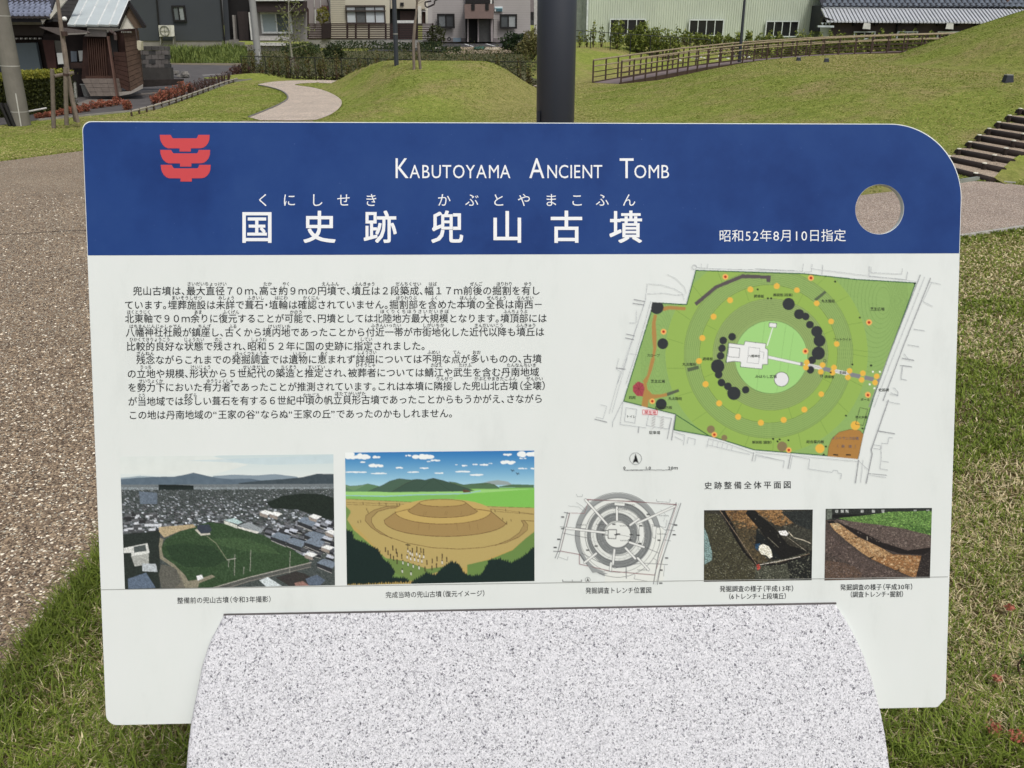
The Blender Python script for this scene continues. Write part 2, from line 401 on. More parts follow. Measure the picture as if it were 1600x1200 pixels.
edging('kerb', [gz(60, 188.5), gz(244, 171), gz(281, 158), gz(362, 129), gz(392, 124.5)], 0.06, 0.03, M('lot_edging', (140, 136, 126), 0.8))

# ------------------------------------------------------------------ the sign
bo = np.array([0.02806226, 1.07867371, 1.08302972])
ax, ay, az = [math.radians(v) for v in (-18.64965748, 0.38364233, 2.07616777)]
BM = np.array(Matrix.Rotation(az, 3, 'Z') @ Matrix.Rotation(ay, 3, 'Y') @ Matrix.Rotation(ax, 3, 'X'))
bu, bnn, bw = BM[:, 0], -BM[:, 1], BM[:, 2]          # right, out of the face, up
BH = 0.83181405; BW = 1.2; BT = 0.009
def bp_uv(px, py, off=0.0):
    px = np.asarray(px, float); py = np.asarray(py, float)
    d = ray(px, py); o = bo + bnn * off
    t = ((o - C0) @ bnn) / (d @ bnn)
    P = C0 + d * t[..., None] if d.ndim > 1 else C0 + d * t
    q = P - bo
    return q @ bu, q @ bw
def b3(u, w, off):
    u = np.asarray(u, float); w = np.asarray(w, float)
    return bo + u[..., None] * bu + w[..., None] * bw + off * bnn
def onb(px, py, off):
    u, w = bp_uv(px, py, off); return b3(u, w, off)
SIGN = thing('information_sign', 'white board with blue header, maps and photographs, standing on a granite block', 'sign', (0.02, 0.9, 0.0))
def spline_shape(name, loops, off, thick, m, parent, bevel=0.0):
    """flat shape with holes lying parallel to the board; loops in board metres"""
    cu = bpy.data.curves.new(name, 'CURVE'); cu.dimensions = '2D'; cu.fill_mode = 'BOTH'; cu.extrude = thick / 2
    cu.bevel_depth = bevel; cu.bevel_resolution = 1; cu.offset = -bevel
    for L in loops:
        s = cu.splines.new('POLY'); s.points.add(len(L) - 1)
        for i, p in enumerate(L): s.points[i].co = (p[0], p[1], 0, 1)
        s.use_cyclic_u = True
    o = bpy.data.objects.new(name, cu); COL.objects.link(o); bpy.context.view_layer.update()
    dg = bpy.context.evaluated_depsgraph_get(); me = o.evaluated_get(dg).to_mesh()
    v = np.array([x.co[:] for x in me.vertices]); f = [tuple(p.vertices) for p in me.polygons]
    bpy.data.objects.remove(o)
    W = bo + v[:, :1] * bu + v[:, 1:2] * bw + (v[:, 2:3] + off) * bnn
    return mesh(name, W, f, m, parent)
def arc(cx, cy, r, a0, a1, n):
    return [(cx + r * math.cos(math.radians(a0 + (a1 - a0) * i / n)), cy + r * math.sin(math.radians(a0 + (a1 - a0) * i / n))) for i in range(n + 1)]
hw, hh = BW / 2, BH / 2
RT = 0.104
def outline(ins=0.0, wlo=None):
    h, k = hw - ins, hh - ins; r = 0.012
    P = arc(h - RT + ins * 0, k - RT, RT, 90, 0, 40)
    if wlo is None:
        P += [(h, -k + 0.013), (h - 0.004, -k + 0.009), (h - 0.011, -k + 0.001), (h - 0.014, -k)] + arc(-h + 0.016, -k + 0.016, 0.016, 270, 180, 8)
    else:
        P += [(h, wlo), (-h, wlo)]
    P += arc(-h + r, k - r, r, 180, 90, 8)
    return P
hu, hv = bp_uv(1374.5, 327.0)
hole = arc(float(hu), float(hv), 0.0338, 0, 357, 56)
def boardmat():
    m, n, l, b = newmat('white_board'); g = n.new('ShaderNodeNewGeometry')
    mp = n.new('ShaderNodeMapping'); mp.inputs['Scale'].default_value = (14, 14, 1.6); l.new(g.outputs['Position'], mp.inputs['Vector'])
    a = n.new('ShaderNodeTexNoise'); a.inputs['Scale'].default_value = 1.0; a.inputs['Detail'].default_value = 6; a.inputs['Roughness'].default_value = 0.7; l.new(mp.outputs[0], a.inputs['Vector'])
    c = n.new('ShaderNodeTexNoise'); c.inputs['Scale'].default_value = 2.6; c.inputs['Detail'].default_value = 5; l.new(g.outputs['Position'], c.inputs['Vector'])
    r = ramp(n, [(0.28, tuple(s2l((217, 222, 217)))), (0.45, tuple(s2l((224, 229, 224)))), (0.8, tuple(s2l((227, 231, 227))))]); l.new(a.outputs['Fac'], r.inputs[0])
    r2 = ramp(n, [(0.3, (.965, .965, .96)), (0.6, (1, 1, 1))]); l.new(c.outputs['Fac'], r2.inputs[0])
    mm = n.new('ShaderNodeMix'); mm.data_type = 'RGBA'; mm.blend_type = 'MULTIPLY'; mm.inputs['Factor'].default_value = 1; l.new(r.outputs[0], mm.inputs['A']); l.new(r2.outputs[0], mm.inputs['B'])
    l.new(mm.outputs['Result'], b.inputs['Base Color'])
    rr = ramp(n, [(0.3, (.3, .3, .3)), (0.7, (.46, .46, .46))]); l.new(c.outputs['Fac'], rr.inputs[0]); l.new(rr.outputs[0], b.inputs['Roughness']); b.inputs['Specular IOR Level'].default_value = 0.4
    return m
WHITE = boardmat()
panel = spline_shape('panel', [outline(0.0), hole], -BT / 2, BT - 0.0016, WHITE, SIGN, bevel=0.0008)
def bluemat():
    m, n, l, b = newmat('blue_header'); g = n.new('ShaderNodeNewGeometry')
    a = n.new('ShaderNodeTexNoise'); a.inputs['Scale'].default_value = 9; a.inputs['Detail'].default_value = 7; a.inputs['Roughness'].default_value = 0.62; l.new(g.outputs['Position'], a.inputs['Vector'])
    r = ramp(n, [(0.3, tuple(s2l((30, 57, 114)))), (0.5, tuple(s2l((36, 66, 125)))), (0.72, tuple(s2l((42, 72, 129))))]); l.new(a.outputs['Fac'], r.inputs[0])
    v = n.new('ShaderNodeTexNoise'); v.inputs['Scale'].default_value = 260; v.inputs['Detail'].default_value = 2; l.new(g.outputs['Position'], v.inputs['Vector'])
    sp = ramp(n, [(0.74, (0, 0, 0)), (0.8, (0.25, 0.25, 0.25))]); l.new(v.outputs['Fac'], sp.inputs[0])
    mx = n.new('ShaderNodeMix'); mx.data_type = 'RGBA'; l.new(sp.outputs[0], mx.inputs['Factor']); l.new(r.outputs[0], mx.inputs['A']); mx.inputs['B'].default_value = (*s2l((120, 140, 180)), 1)
    l.new(mx.outputs['Result'], b.inputs['Base Color']); b.inputs['Roughness'].default_value = 0.6; b.inputs['Specular IOR Level'].default_value = 0.12
    return m
_, wl0 = bp_uv(135, 400.5); _, wl1 = bp_uv(1500, 394.5)
wlo = float((wl0 + wl1) / 2)
hole2 = arc(float(hu), float(hv), 0.0344, 0, 357, 56)
spline_shape('blue_header', [outline(0.0012, wlo), hole2], 0.00015, 0.0001, bluemat(), SIGN)
INK = M('black_print', (34, 36, 38), 0.5, 0.0); WINK = M('white_print', (238, 240, 240), 0.5, 0.0)
LW, L1, L2 = 0.0006, 0.0005, 0.0008
# seam
s0 = onb(157, 921.5, 0.0004); s1 = onb(1481, 901.3, 0.0004)
sw = bw * 0.00045
mesh('seam_line', [s0 - sw, s1 - sw, s1 + sw, s0 + sw], [(0, 1, 2, 3)], M('seam_grey', (150, 152, 146), 0.6, 0.0), SIGN)
# emblem: three stacked boat shapes
def emb(x, y): return (240 + x / 12.63, 200 + y / 12.63)
one = [(120,135),(335,135),(352,165),(370,192),(385,203),(840,203),(858,192),(872,165),(880,135),(1105,135),(1100,230),(1075,300),(1030,355),(985,385),(940,398),(735,402),(735,465),(512,465),(512,402),(280,400),(225,375),(180,330),(150,280),(130,220)]
b = MB()
for dx, dy in ((0, 0), (10, 297), (20, 592)):
    P = [onb(*emb(x + dx, y + dy), LW) for x, y in one]; b.add(P, [tuple(range(len(P)))])
b.build('emblem', M('red_print', (200, 66, 70), 0.5, 0.03), SIGN)

# --- lettering: glyph outlines from the built-in typeface
GL = {}
fcu = bpy.data.curves.new('lettering', 'FONT'); fcu.resolution_u = 3; fob = bpy.data.objects.new('lettering', fcu); COL.objects.link(fob)
def glyph(ch, bold=0.0):
    k = (ch, bold)
    if k in GL: return GL[k]
    fcu.body = ch; fcu.offset = bold; bpy.context.view_layer.update()
    dg = bpy.context.evaluated_depsgraph_get(); e = fob.evaluated_get(dg); me = e.to_mesh()
    v = np.array([x.co[:2] for x in me.vertices]).reshape(-1, 2); f = [tuple(p.vertices) for p in me.polygons]
    e.to_mesh_clear()
    GL[k] = (v, f); return GL[k]
HALF = '、。・“”（）'
def adv(ch):
    if ch in HALF: return 0.52
    if ch == ' ': return 0.3
    if ord(ch) < 0x250: return 0.6
    return 1.0
class Text:
    def __init__(s): s.v = []; s.f = []
    def put(s, ch, x, y, sx, sy, bold=0.0, off=LW, dirx=1.0, diry=0.0, centred=False):
        if bold:      # heavier strokes: the outline again, shifted by a hair
            for i, (dx, dy) in enumerate(((-1, -1), (1, -1), (1, 1), (-1, 1)) if bold > 0.009 else ((-1, 0), (1, 0))):
                s.put(ch, x + dx * bold * sx, y + dy * bold * sy, sx, sy, 0, off + i * 3e-5, dirx, diry, centred)
            return
        """glyph with its origin at photo position x,y; sizes in photo pixels"""
        v, f = glyph(ch)
        if not len(v): return
        gx_, gy_ = v[:, 0].copy(), v[:, 1]
        if centred and ord(ch) < 0x250: gx_ = gx_ - (gx_.min() + gx_.max()) / 2 + 0.3
        if ch in '（“': gx_ = gx_ - 0.46 if ch == '（' else gx_
        if ch in '・': gx_ = gx_ - 0.24
        X_ = x + gx_ * sx * dirx + gy_ * sy * diry; Y_ = y - gy_ * sy * dirx + gx_ * sx * diry
        P = onb(X_, Y_, off); b = len(s.v); s.v += list(P); s.f += [tuple(i + b for i in q) for q in f]
    def run(s, t, x0, x1, yc0, yc1, em, bold=0.0, off=LW, fit=True):
        """run of text from x0 to x1, yc0/yc1 = height of its middle at both ends"""
        A = [adv(c) for c in t]; tot = sum(A)
        k = (x1 - x0) / tot; x = x0; sx = min(em, k) if fit else em
        sl = (yc1 - yc0) / max(1e-6, x1 - x0)
        for c, a in zip(t, A):
            cw = a * k; base = yc0 + (x - x0) * sl + 0.38 * em
            gw = a * sx
            s.put(c, x + (cw - gw) / 2, base, sx, em, bold, off, 1.0, sl, True)
            x += cw
    def word(s, t, x0, x1, yb, cap, bold=0.0, capem=0.727, off=LW):
        """latin word fitted between x0 and x1, baseline yb, cap height cap"""
        em = cap / capem; A = []; x = 0; pos = []
        for c in t:
            v, _ = glyph(c); pos.append(x); x += (v[:, 0].max() + 0.075) if len(v) else 0.3
        w = x - 0.075; k = (x1 - x0) / w
        for c, p in zip(t, pos): s.put(c, x0 + p * k, yb, k, em, bold, off)
    def build(s, name, m, kind=None):
        return mesh(name, s.v, s.f, m, SIGN, kind=kind)
for W3 in ((('K', 615.5, 638.5, 33), ('ABUTOYAMA', 640, 797.5, 21.8)), (('A', 827, 850.5, 33), ('NCIENT', 853.5, 941, 21.8)), (('T', 967.5, 990, 33), ('OMB', 990, 1045.5, 21.8))):
    T = Text()
    for w_, a, b_, cap in W3: T.word(w_, a, b_, 278.3, cap)
    T.build('title_word', WINK)
for ch, cx in zip('国史跡兜山古墳', (401.5, 499, 594, 698.5, 792.6, 885, 977.8)):
    T = Text(); T.put(ch, cx - 26.7, 354 + 0.385 * 53.4, 53.4, 53.4, 0.0125); T.build('title_character', WINK)
T = Text()
for ch, cx in zip('くにしせきかぶとやまこふん', (411.4, 452, 495, 537, 580, 693.8, 737.5, 778.8, 818.8, 861, 901.6, 941, 982.8)):
    T.put(ch, cx - 11, 312.4 + 0.38 * 22, 22, 22)
T.build('title_reading', WINK, 'stuff')
T = Text(); T.run('昭和52年8月10日指定', 1123, 1322.5, 368.3, 367.6, 20.6); T.build('designation_date', WINK, 'stuff')
BODY = [
 ('兜山古墳は、最大直径７０ｍ、高さ約９ｍの円墳で、墳丘は２段築成、幅１７ｍ前後の掘割を有し', 130, 1488, 115, 103),
 ('ています。埋葬施設は未詳で葺石・埴輪は確認されていません。掘割部を含めた本墳の全長は南西－', 68, 1505, 218, 196),
 ('北東軸で９０ｍ余りに復元することが可能で、円墳としては北陸地方最大規模となります。墳頂部には', 72, 1532, 318, 290),
 ('八幡神社社殿が鎮座し、古くから境内地であったことから付近一帯が市街地化した近代以降も墳丘は', 78, 1515, 420, 382),
 ('比較的良好な状態で残され、昭和５２年に国の史跡に指定されました。', 82, 715, 523, 475),
 ('残念ながらこれまでの発掘調査では遺物に恵まれず詳細については不明な点が多いものの、古墳', 155, 1497, 622, 563),
 ('の立地や規模、形状から５世紀代の築造と推定され、被葬者については鯖江や武生を含む丹南地域', 88, 1480, 724, 653),
 ('を勢力下においた有力者であったことが推測されています。これは本墳に隣接した兜山北古墳（全壊）', 92, 1530, 825, 745),
 ('が当地域では珍しい葺石を有する６世紀中頃の帆立貝形古墳であったことからもうかがえ、さながら', 95, 1505, 928, 833),
 ('この地は丹南地域の“王家の谷”ならぬ“王家の丘”であったのかもしれません。', 98, 900, 1028, 928)]
for t, a, b_, ya, yb in BODY:
    T = Text()
    x0 = 180 + a / 4.706; x1 = 500 + b_ / 4.324; y0 = 430 + ya / 4.706; y1 = 430 + yb / 4.324
    y1e = y0 + (y1 - y0) * (x1 - x0) / 650.0
    T.run(t, x0 - 0.4, x1 + 0.6, y0, y1e, 15.0, 0.006)
    T.build('text_line', INK, 'stuff')
RUBY = [
 (63, 58, 'さいだいちょっけい 527 820;たか 1088 1153;やく 1230 1285', 'えんふん 10 130;ふんきゅう 233 373;だんちくせい 510 685;はば 733 790;ぜんご 1013 1098;ほりわり 1192 1300;ゆう 1378 1432'),
 (165, 152, 'まいそうしせつ 413 640;みしょう 757 878;ふきいし 970 1097;はにわ 1172 1270;かくにん 1380 1502', 'ほりわりぶ 513 655;ふく 748 798;ほんふん 943 1060;ぜんちょう 1128 1260;なんせい 1328 1445'),
 (270, 244, 'ほくとうじく 85 262;あま 580 640;ふくげん 790 913;かのう 1283 1377', 'ほくりくちほうさいだいきぼ 403 875;ふんちょうぶ 1240 1402'),
 (375, 338, 'はちまんじんじゃしゃでん 102 487;ちんざ 607 705;ふる 835 895;けいだいち 1123 1292', 'ふきんいったい 343 550;しがいちか 693 840;きんだいいこう 1042 1240;ふんきゅう 1323 1460'),
 (472, 432, 'ひかくてきりょうこう 103 405;じょうたい 503 655;のこ 730 790;しょうわ 997 1112', 'してい 270 355'),
 (575, 520, 'ざんねん 153 288;はっくつちょうさ 878 1118;いぶつ 1305 1405;めぐ 1508 1565', 'しょうさい 250 383;ふめい 725 813;てん 898 952;おお 1030 1087'),
 (675, 607, 'りっち 182 268;けいじょう 553 705;せいきだい 937 1103;ちくぞう 1218 1335;すいてい 1415 1545', 'ひそうしゃ 240 377;さばえ 745 828;たけふ 937 1025;たんなんちいき 1260 1462'),
 (777, 698, 'せいりょくか 173 352;ゆうりょくしゃ 670 870', 'りんせつ 783 898;かぶとやまきたこふん 1042 1330;ぜんかい 1393 1507'),
 (882, 800, 'とう 168 222;めずら 508 603;なかごろ 1380 1505', 'ほたてがいがた 98 310')]
T = Text()
for yl, yr, A, B_ in RUBY:
    for S, ox, k, y in ((A, 180, 4.706, yl), (B_, 500, 4.324, yr)):
        for it in S.split(';'):
            t, a, c = it.split(); yy = 430 + y / k
            T.run(t, ox + float(a) / k, ox + float(c) / k, yy, yy, 7.0, 0.006)
T.build('reading_aids', INK, 'stuff')
T = Text()
for t, x0, x1, y0, y1, em in (
    ('整備前の兜山古墳（令和3年撮影）', 276.5, 425, 938.3, 936, 10.6), ('完成当時の兜山古墳（復元イメージ）', 602.5, 759, 929.6, 926.8, 10.6),
    ('発掘調査トレンチ位置図', 914.8, 1018.5, 922.7, 922, 10.4), ('発掘調査の様子（平成13年）', 1124.5, 1241.5, 920, 919.3, 10.4),
    ('（6トレンチ・上段墳丘）', 1137.5, 1230, 931.9, 931.2, 10.2), ('発掘調査の様子（平成30年）', 1312.8, 1427.5, 917.6, 916.6, 10.4),
    ('（調査トレンチ・掘割）', 1327.5, 1413, 928.8, 928, 10.2)):
    T.run(t, x0, x1, y0, y1, em, 0.003)
T.run('史跡整備全体平面図', 1099, 1238, 758.6, 757.2, 12.6, 0.004)
for ch, x in zip('01020ｍ', (974, 1008, 1013.5, 1044, 1048.5, 1052.5)): T.put(ch, x, 733.5, 7 if ch != 'ｍ' else 7, 6.5, 0.01)
T.build('captions', INK, 'stuff')

# --- pictures and plans: painted cell by cell as colour on fine sheets of the board print
class Ras:
    def __init__(s, x0, y0, x1, y1, ss, bgc=(224, 229, 224)):
        s.x0, s.y0, s.ss = x0, y0, ss; s.W = int((x1 - x0) * ss) + 1; s.H = int((y1 - y0) * ss) + 1
        s.a = np.zeros((s.H, s.W, 3)) + np.array(bgc, float); s.tr = (0, 0, 1.0); s.clip = None
    def T(s, P):
        ox, oy, k = s.tr; P = np.asarray(P, float).reshape(-1, 2)
        return np.stack([(P[:, 0] / k + ox - s.x0) * s.ss, (P[:, 1] / k + oy - s.y0) * s.ss], 1)
    def _put(s, xs, ys, msk, col, nz=0, al=1.0, seed=0, nsc=0.3):
        x0, x1, y0, y1 = xs[0], xs[-1] + 1, ys[0], ys[-1] + 1
        if s.clip is not None: msk = msk & s.clip[y0:y1, x0:x1]
        c = np.array(col, float)
        sub = s.a[y0:y1, x0:x1]
        if nz:
            gx_, gy_ = np.meshgrid(xs, ys); f = (fbm(gx_, gy_, nsc, seed, 3) - 0.5) * 2 * nz
            c = np.clip(c[None, None] + f[..., None] * np.ones(3), 0, 255); sub[msk] = sub[msk] * (1 - al) + c[msk] * al
        else: sub[msk] = sub[msk] * (1 - al) + c * al
    def _box(s, P, pad=1):
        x0 = max(0, int(P[:, 0].min() - pad)); x1 = min(s.W, int(P[:, 0].max() + pad + 2)); y0 = max(0, int(P[:, 1].min() - pad)); y1 = min(s.H, int(P[:, 1].max() + pad + 2))
        return (np.arange(x0, x1), np.arange(y0, y1)) if x1 > x0 and y1 > y0 else (None, None)
    def poly(s, P, col, nz=0, al=1.0, seed=0, nsc=0.3):
        P = s.T(P); xs, ys = s._box(P)
        if xs is None: return
        gx_, gy_ = np.meshgrid(xs + 0.5, ys + 0.5); s._put(xs, ys, inpoly(gx_, gy_, P), col, nz, al, seed, nsc)
    def mask(s, P):
        P = s.T(P); gx_, gy_ = np.meshgrid(np.arange(s.W) + 0.5, np.arange(s.H) + 0.5); return inpoly(gx_, gy_, P)
    def ring(s, cx, cy, rx, ry, col, w=None, **k):
        """disc, or circle line of width w (photo pixels)"""
        n = 72; t = np.linspace(0, 2 * math.pi, n, endpoint=False)
        if w is None: s.poly(np.stack([cx + rx * np.cos(t), cy + ry * np.sin(t)], 1), col, **k)
        else:
            t = np.linspace(0, 2 * math.pi, 60); s.line(np.stack([cx + rx * np.cos(t), cy + ry * np.sin(t)], 1), col, w, **k)
    def line(s, P, col, w=1.0, al=1.0):
        P = s.T(P); w = max(w * s.ss, 0.9)
        for i in range(len(P) - 1):
            Q = P[i:i + 2]; xs, ys = s._box(Q, w)
            if xs is None: continue
            gx_, gy_ = np.meshgrid(xs + 0.5, ys + 0.5); d = Q[1] - Q[0]; L = d @ d + 1e-9
            t = np.clip(((gx_ - Q[0][0]) * d[0] + (gy_ - Q[0][1]) * d[1]) / L, 0, 1)
            dd = np.hypot(gx_ - Q[0][0] - t * d[0], gy_ - Q[0][1] - t * d[1]); s._put(xs, ys, dd <= w / 2, col, 0, al)
    def desat(s, k):
        g = s.a.mean(2, keepdims=True); s.a = s.a * (1 - k) + g * k
    def grain(s, amt, fine=0.0, seed=5, top=0.0):
        gx_, gy_ = np.meshgrid(np.arange(s.W), np.arange(s.H))
        n = (fbm(gx_, gy_, 0.45 / s.ss * 2, seed, 4) - 0.5) * 2
        n2 = rng.normal(size=(s.H // s.ss + 1, s.W // s.ss + 1)).repeat(s.ss, 0).repeat(s.ss, 1)[:s.H, :s.W]
        k = 1 + amt * n + fine * n2; k[:int(top * s.H)] = 1; s.a = np.clip(s.a * k[..., None], 0, 255)
    def build(s, name, quad, off, step=1.0, label=None, cut=False):
        """sheet spanning quad (TL,TR,BR,BL in photo pixels)"""
        q = np.array(quad, float)
        nu = int(np.hypot(*(q[1] - q[0])) / step); nv = int(np.hypot(*(q[3] - q[0])) / step)
        u, v = np.meshgrid(np.linspace(0, 1, nu + 1), np.linspace(0, 1, nv + 1))
        u_, v_ = u[..., None], v[..., None]
        P = q[0] * (1 - u_) * (1 - v_) + q[1] * u_ * (1 - v_) + q[2] * u_ * v_ + q[3] * (1 - u_) * v_
        # box-filtered colour
        ix = (P[..., 0] - s.x0) * s.ss; iy = (P[..., 1] - s.y0) * s.ss; h = max(1, int(round(s.ss * step)))
        acc = 0
        for a in range(h):
            for b in range(h):
                jx = np.clip((ix + a - h / 2 + 0.5).astype(int), 0, s.W - 1); jy = np.clip((iy + b - h / 2 + 0.5).astype(int), 0, s.H - 1)
                acc = acc + s2l(s.a[jy, jx])
        c = acc / h / h
        W_ = onb(P[..., 0], P[..., 1], off).reshape(-1, 3)
        I = np.arange((nu + 1) * (nv + 1)).reshape(nv + 1, nu + 1)
        F = np.stack([I[:-1, :-1], I[1:, :-1], I[1:, 1:], I[:-1, 1:]], -1).reshape(-1, 4)
        c = c.reshape(-1, 3)
        if cut:   # nothing is printed where the board shows white
            e = np.abs(c - s2l((224, 229, 224))).max(1) > .004; F = F[e[F].any(1)]
            used = np.unique(F); m_ = np.zeros(len(W_), int); m_[used] = np.arange(len(used)); F = m_[F]; W_ = W_[used]; c = c[used]
        return mesh(name, W_, F, PRINT, SIGN, col=c, label=label)
PRINT = attrmat('printed_colours', 0.5, 0.25)

# ---- site plan
R_ = Ras(925, 408, 1486, 762, 3)
c2 = (930, 400, 5.161); c3 = (1180, 400, 5.0); c4 = (920, 560, 5.333); c5 = (1180, 560, 5.333)
def tl(tr, *P): return [(x / tr[2] + tr[0], y / tr[2] + tr[1]) for x, y in P]
LN = (120, 122, 124)
SITE = tl(c2, (810,112)) + tl(c3, (380,135), (800,180), (1260,207), (1010,885)) + tl(c5, (990,330), (905,630), (860,840), (580,815), (0,768)) + \
       tl(c4, (1370,765), (1020,655), (705,600), (722,470), (285,360)) + tl(c2, (445,455), (460,372), (735,388))
R_.clip = R_.mask(SITE)
R_.poly(SITE, (140, 174, 98), 5)
cx, cy = 1201, 553
for k, (ox, oy, k0, k1) in enumerate(((1405, 480, 12, 60),)):
    for r in range(14, 78, 5):   # contour lines of the lawn, upper right
        R_.ring(1385 - r * .35, 470, r * .8, r * 1.5, (112, 142, 78), 0.45)
for r in range(8, 60, 5): R_.ring(1028, 560, r * .45, r * 1.6, (118, 148, 86), 0.4)
R_.ring(cx - 3, cy, 158, 158, (146, 178, 84))
for a in range(0, 360, 17):
    t = math.radians(a); R_.line([(cx - 3 + 131 * math.cos(t), cy + 131 * math.sin(t)), (cx - 3 + 157 * math.cos(t + .03), cy + 157 * math.sin(t + .03))], (108, 138, 62), 0.5)
for i, r in enumerate(range(132, 107, -3)):
    R_.ring(cx, cy, r, r, (142, 172, 96) if i else (138, 166, 92)); R_.ring(cx, cy, r, r, (104, 132, 72), 0.5)
R_.ring(cx, cy, 108, 108, (146, 178, 80)); R_.ring(cx, cy, 108, 108, (92, 112, 62), 0.6)
for a in (25, 70, 118, 160, 205, 250, 300, 340):
    t = math.radians(a); R_.line([(cx + 90 * math.cos(t), cy + 88 * math.sin(t)), (cx + 107 * math.cos(t), cy + 107 * math.sin(t))], (108, 138, 62), 0.5)
for i, r in enumerate(range(90, 58, -3)):
    R_.ring(cx + 3, cy + 1, r, r * .97, (142, 166, 98)); R_.ring(cx + 3, cy + 1, r, r * .97, (106, 128, 74), 0.5)
R_.ring(1205, 558, 57, 57, (158, 208, 124)); R_.ring(1205, 558, 57, 57, (90, 120, 70), 0.6)
for P in ([(1195, 505), (1182, 612)], [(1228, 508), (1214, 612)], [(1240, 520), (1228, 600)]): R_.line(P, (130, 178, 100), 0.5)
R_.line(SITE + SITE[:1], (44, 92, 56), 3.4); R_.line(tl(c4, (735, 475), (1025, 660)), (44, 92, 56), 1.4)
R_.tr = c2
R_.poly([(800,378),(965,240),(1188,148),(1418,158),(1412,213),(1382,210),(1382,182),(1190,180),(985,262),(818,403)], (86, 78, 78))
for P in ([(550,410),(600,402),(730,412),(728,438),(600,432),(548,445)], [(475,470),(500,476),(488,540),(495,640),(496,740),(470,850),(430,960),(425,1015),(380,1015),(420,960),(455,850),(468,740),(458,640),(458,540)]): R_.poly(P, (172, 132, 72))
R_.tr = c4
R_.poly([(520,0),(553,0),(530,90),(500,170),(482,210),(490,260),(530,300),(600,300),(650,288),(655,315),(560,335),(500,345),(490,412),(440,400),(450,320),(430,270),(462,190),(490,130)], (172, 132, 72))
R_.poly([(368,230),(410,192),(450,208),(466,250),(450,318),(400,312),(368,275)], (164, 70, 78))
for a in range(0, 360, 45):
    t = math.radians(a + 10); R_.line([(417, 253), (417 + 48 * math.cos(t), 253 + 60 * math.sin(t))], (110, 34, 46), 0.5)
R_.poly([(820,85),(912,60),(918,88),(828,112)], (92, 110, 74)); R_.poly([(650,288),(748,255),(755,278),(656,315)], (88, 96, 74))
R_.tr = c2; R_.poly([(742,905),(832,885),(836,912),(748,935)], (84, 98, 70))
R_.tr = c3; R_.poly([(460,338),(545,270),(560,285),(480,352)], (84, 98, 70))
R_.tr = c5
R_.poly([(602,826),(612,740),(640,670),(700,615),(790,592),(870,600),(903,632),(860,840),(770,840)], (170, 124, 62), 4); R_.line([(602,826),(612,740),(640,670),(700,615),(790,592),(870,600),(903,632)], (90, 80, 50), 0.6)
for x in (650, 757): R_.poly([(x,798),(x+42,800),(x+42,812),(x,808)], (30, 30, 30))
R_.line([(600, 828), (858, 846), (905, 640)], (60, 62, 48), 1.6)
R_.poly([(1040,170),(1052,176),(1040,215),(1030,205)], (110, 112, 116))
# stone stair across
R_.poly([(375,30),(1052,172),(1042,210),(370,62)], (150, 176, 96))
for a, b_ in ((375, 400), (570, 630), (795, 880), (915, 990), (1020, 1052)):
    f = lambda x: 28 + (x - 375) * 0.212
    R_.poly([(a, f(a)), (b_, f(b_)), (b_ - 6, f(b_) + 34), (a - 6, f(a) + 34)], (128, 130, 134))
for a, b_ in ((410, 560), (640, 785)):
    R_.poly([(a, f(a)), (b_, f(b_)), (b_ - 6, f(b_) + 30), (a - 6, f(a) + 30)], (222, 224, 218)); 
    for q in (8, 15, 22): R_.line([(a, f(a) + q), (b_, f(b_) + q)], (150, 150, 152), 0.5)
R_.tr = c3
R_.poly([(100,778),(355,835),(352,855),(98,802)], (228, 230, 226)); R_.line([(100,778),(355,835)], (120,120,120), .5); R_.line([(98,802),(352,855)], (120,120,120), .5)
R_.line([(138,560),(95,700)], (232, 236, 228), 1.4); R_.poly([(110,522),(168,526),(165,560),(108,555)], (228, 230, 226)); R_.line([(110,522),(168,526),(165,560),(108,555),(110,522)], (90,90,90), .8)
R_.tr = c2
SH = [(1075,703),(1200,718),(1210,688),(1378,708),(1372,745),(1393,755),(1392,875),(1350,875),(1345,912),(1172,895),(1175,855),(1118,850),(1058,858)]
R_.poly(SH, (230, 232, 228)); R_.line(SH + SH[:1], (96, 98, 98), 0.9); R_.line([(1078,700),(1055,858)], (40, 96, 60), 1.2)
R_.line([(1078,735),(1168,745),(1160,820),(1070,812),(1078,735)], (110,112,112), .8); R_.line([(1240,735),(1328,745),(1318,870),(1225,860),(1240,735)], (150,152,152), .6); R_.line([(1330,770),(1362,778),(1355,830)], (150,152,152), .6)
R_.ring(1503, 995, 57, 57, (226, 226, 226)); R_.ring(1503, 995, 58, 58, (70, 76, 70), 0.9)
DK = (44, 48, 50)
for x, y, r in ((498,415,54),(546,708,44),(1105,652,31),(1033,682,31),(1023,745,31),(1012,806,31),(988,888,54),(996,958,31),(1018,1020,30)): R_.ring(x, y, r, r, DK)
R_.tr = c3
for x, y, r in ((262,376,48),(344,455,40),(395,473,30),(428,537,30),(482,590,44),(503,662,47),(494,760,52),(444,815,31),(432,890,30)): R_.ring(x, y, r, r, DK)
R_.tr = c4
for x, y, r in ((1075,68,56),(1084,135,31),(1107,203,32),(1160,233,32),(1210,292,56),(1308,263,31),(604,382,46)): R_.ring(x, y, r, r, DK)
for x, y, r in ((1018,592,33),(1130,662,25),(1612,735,42)): R_.ring(x, y, r, r, (132, 118, 82))
YE = (228, 180, 72)
R_.tr = c2
for x, y in ((1465,243),(1252,270),(1088,357),(955,490),(865,662),(838,848),(890,1035)): R_.ring(x, y, 24, 24, YE)
R_.tr = c3
for x, y in ((168,237),(326,267),(481,370),(594,512),(637,688),(517,1080),(403,832),(396,872),(527,852),(513,905),(616,872),(605,912),(738,898),(725,948),(842,917),(832,968),(950,940),(937,990)): R_.ring(x, y, 22, 22, YE)
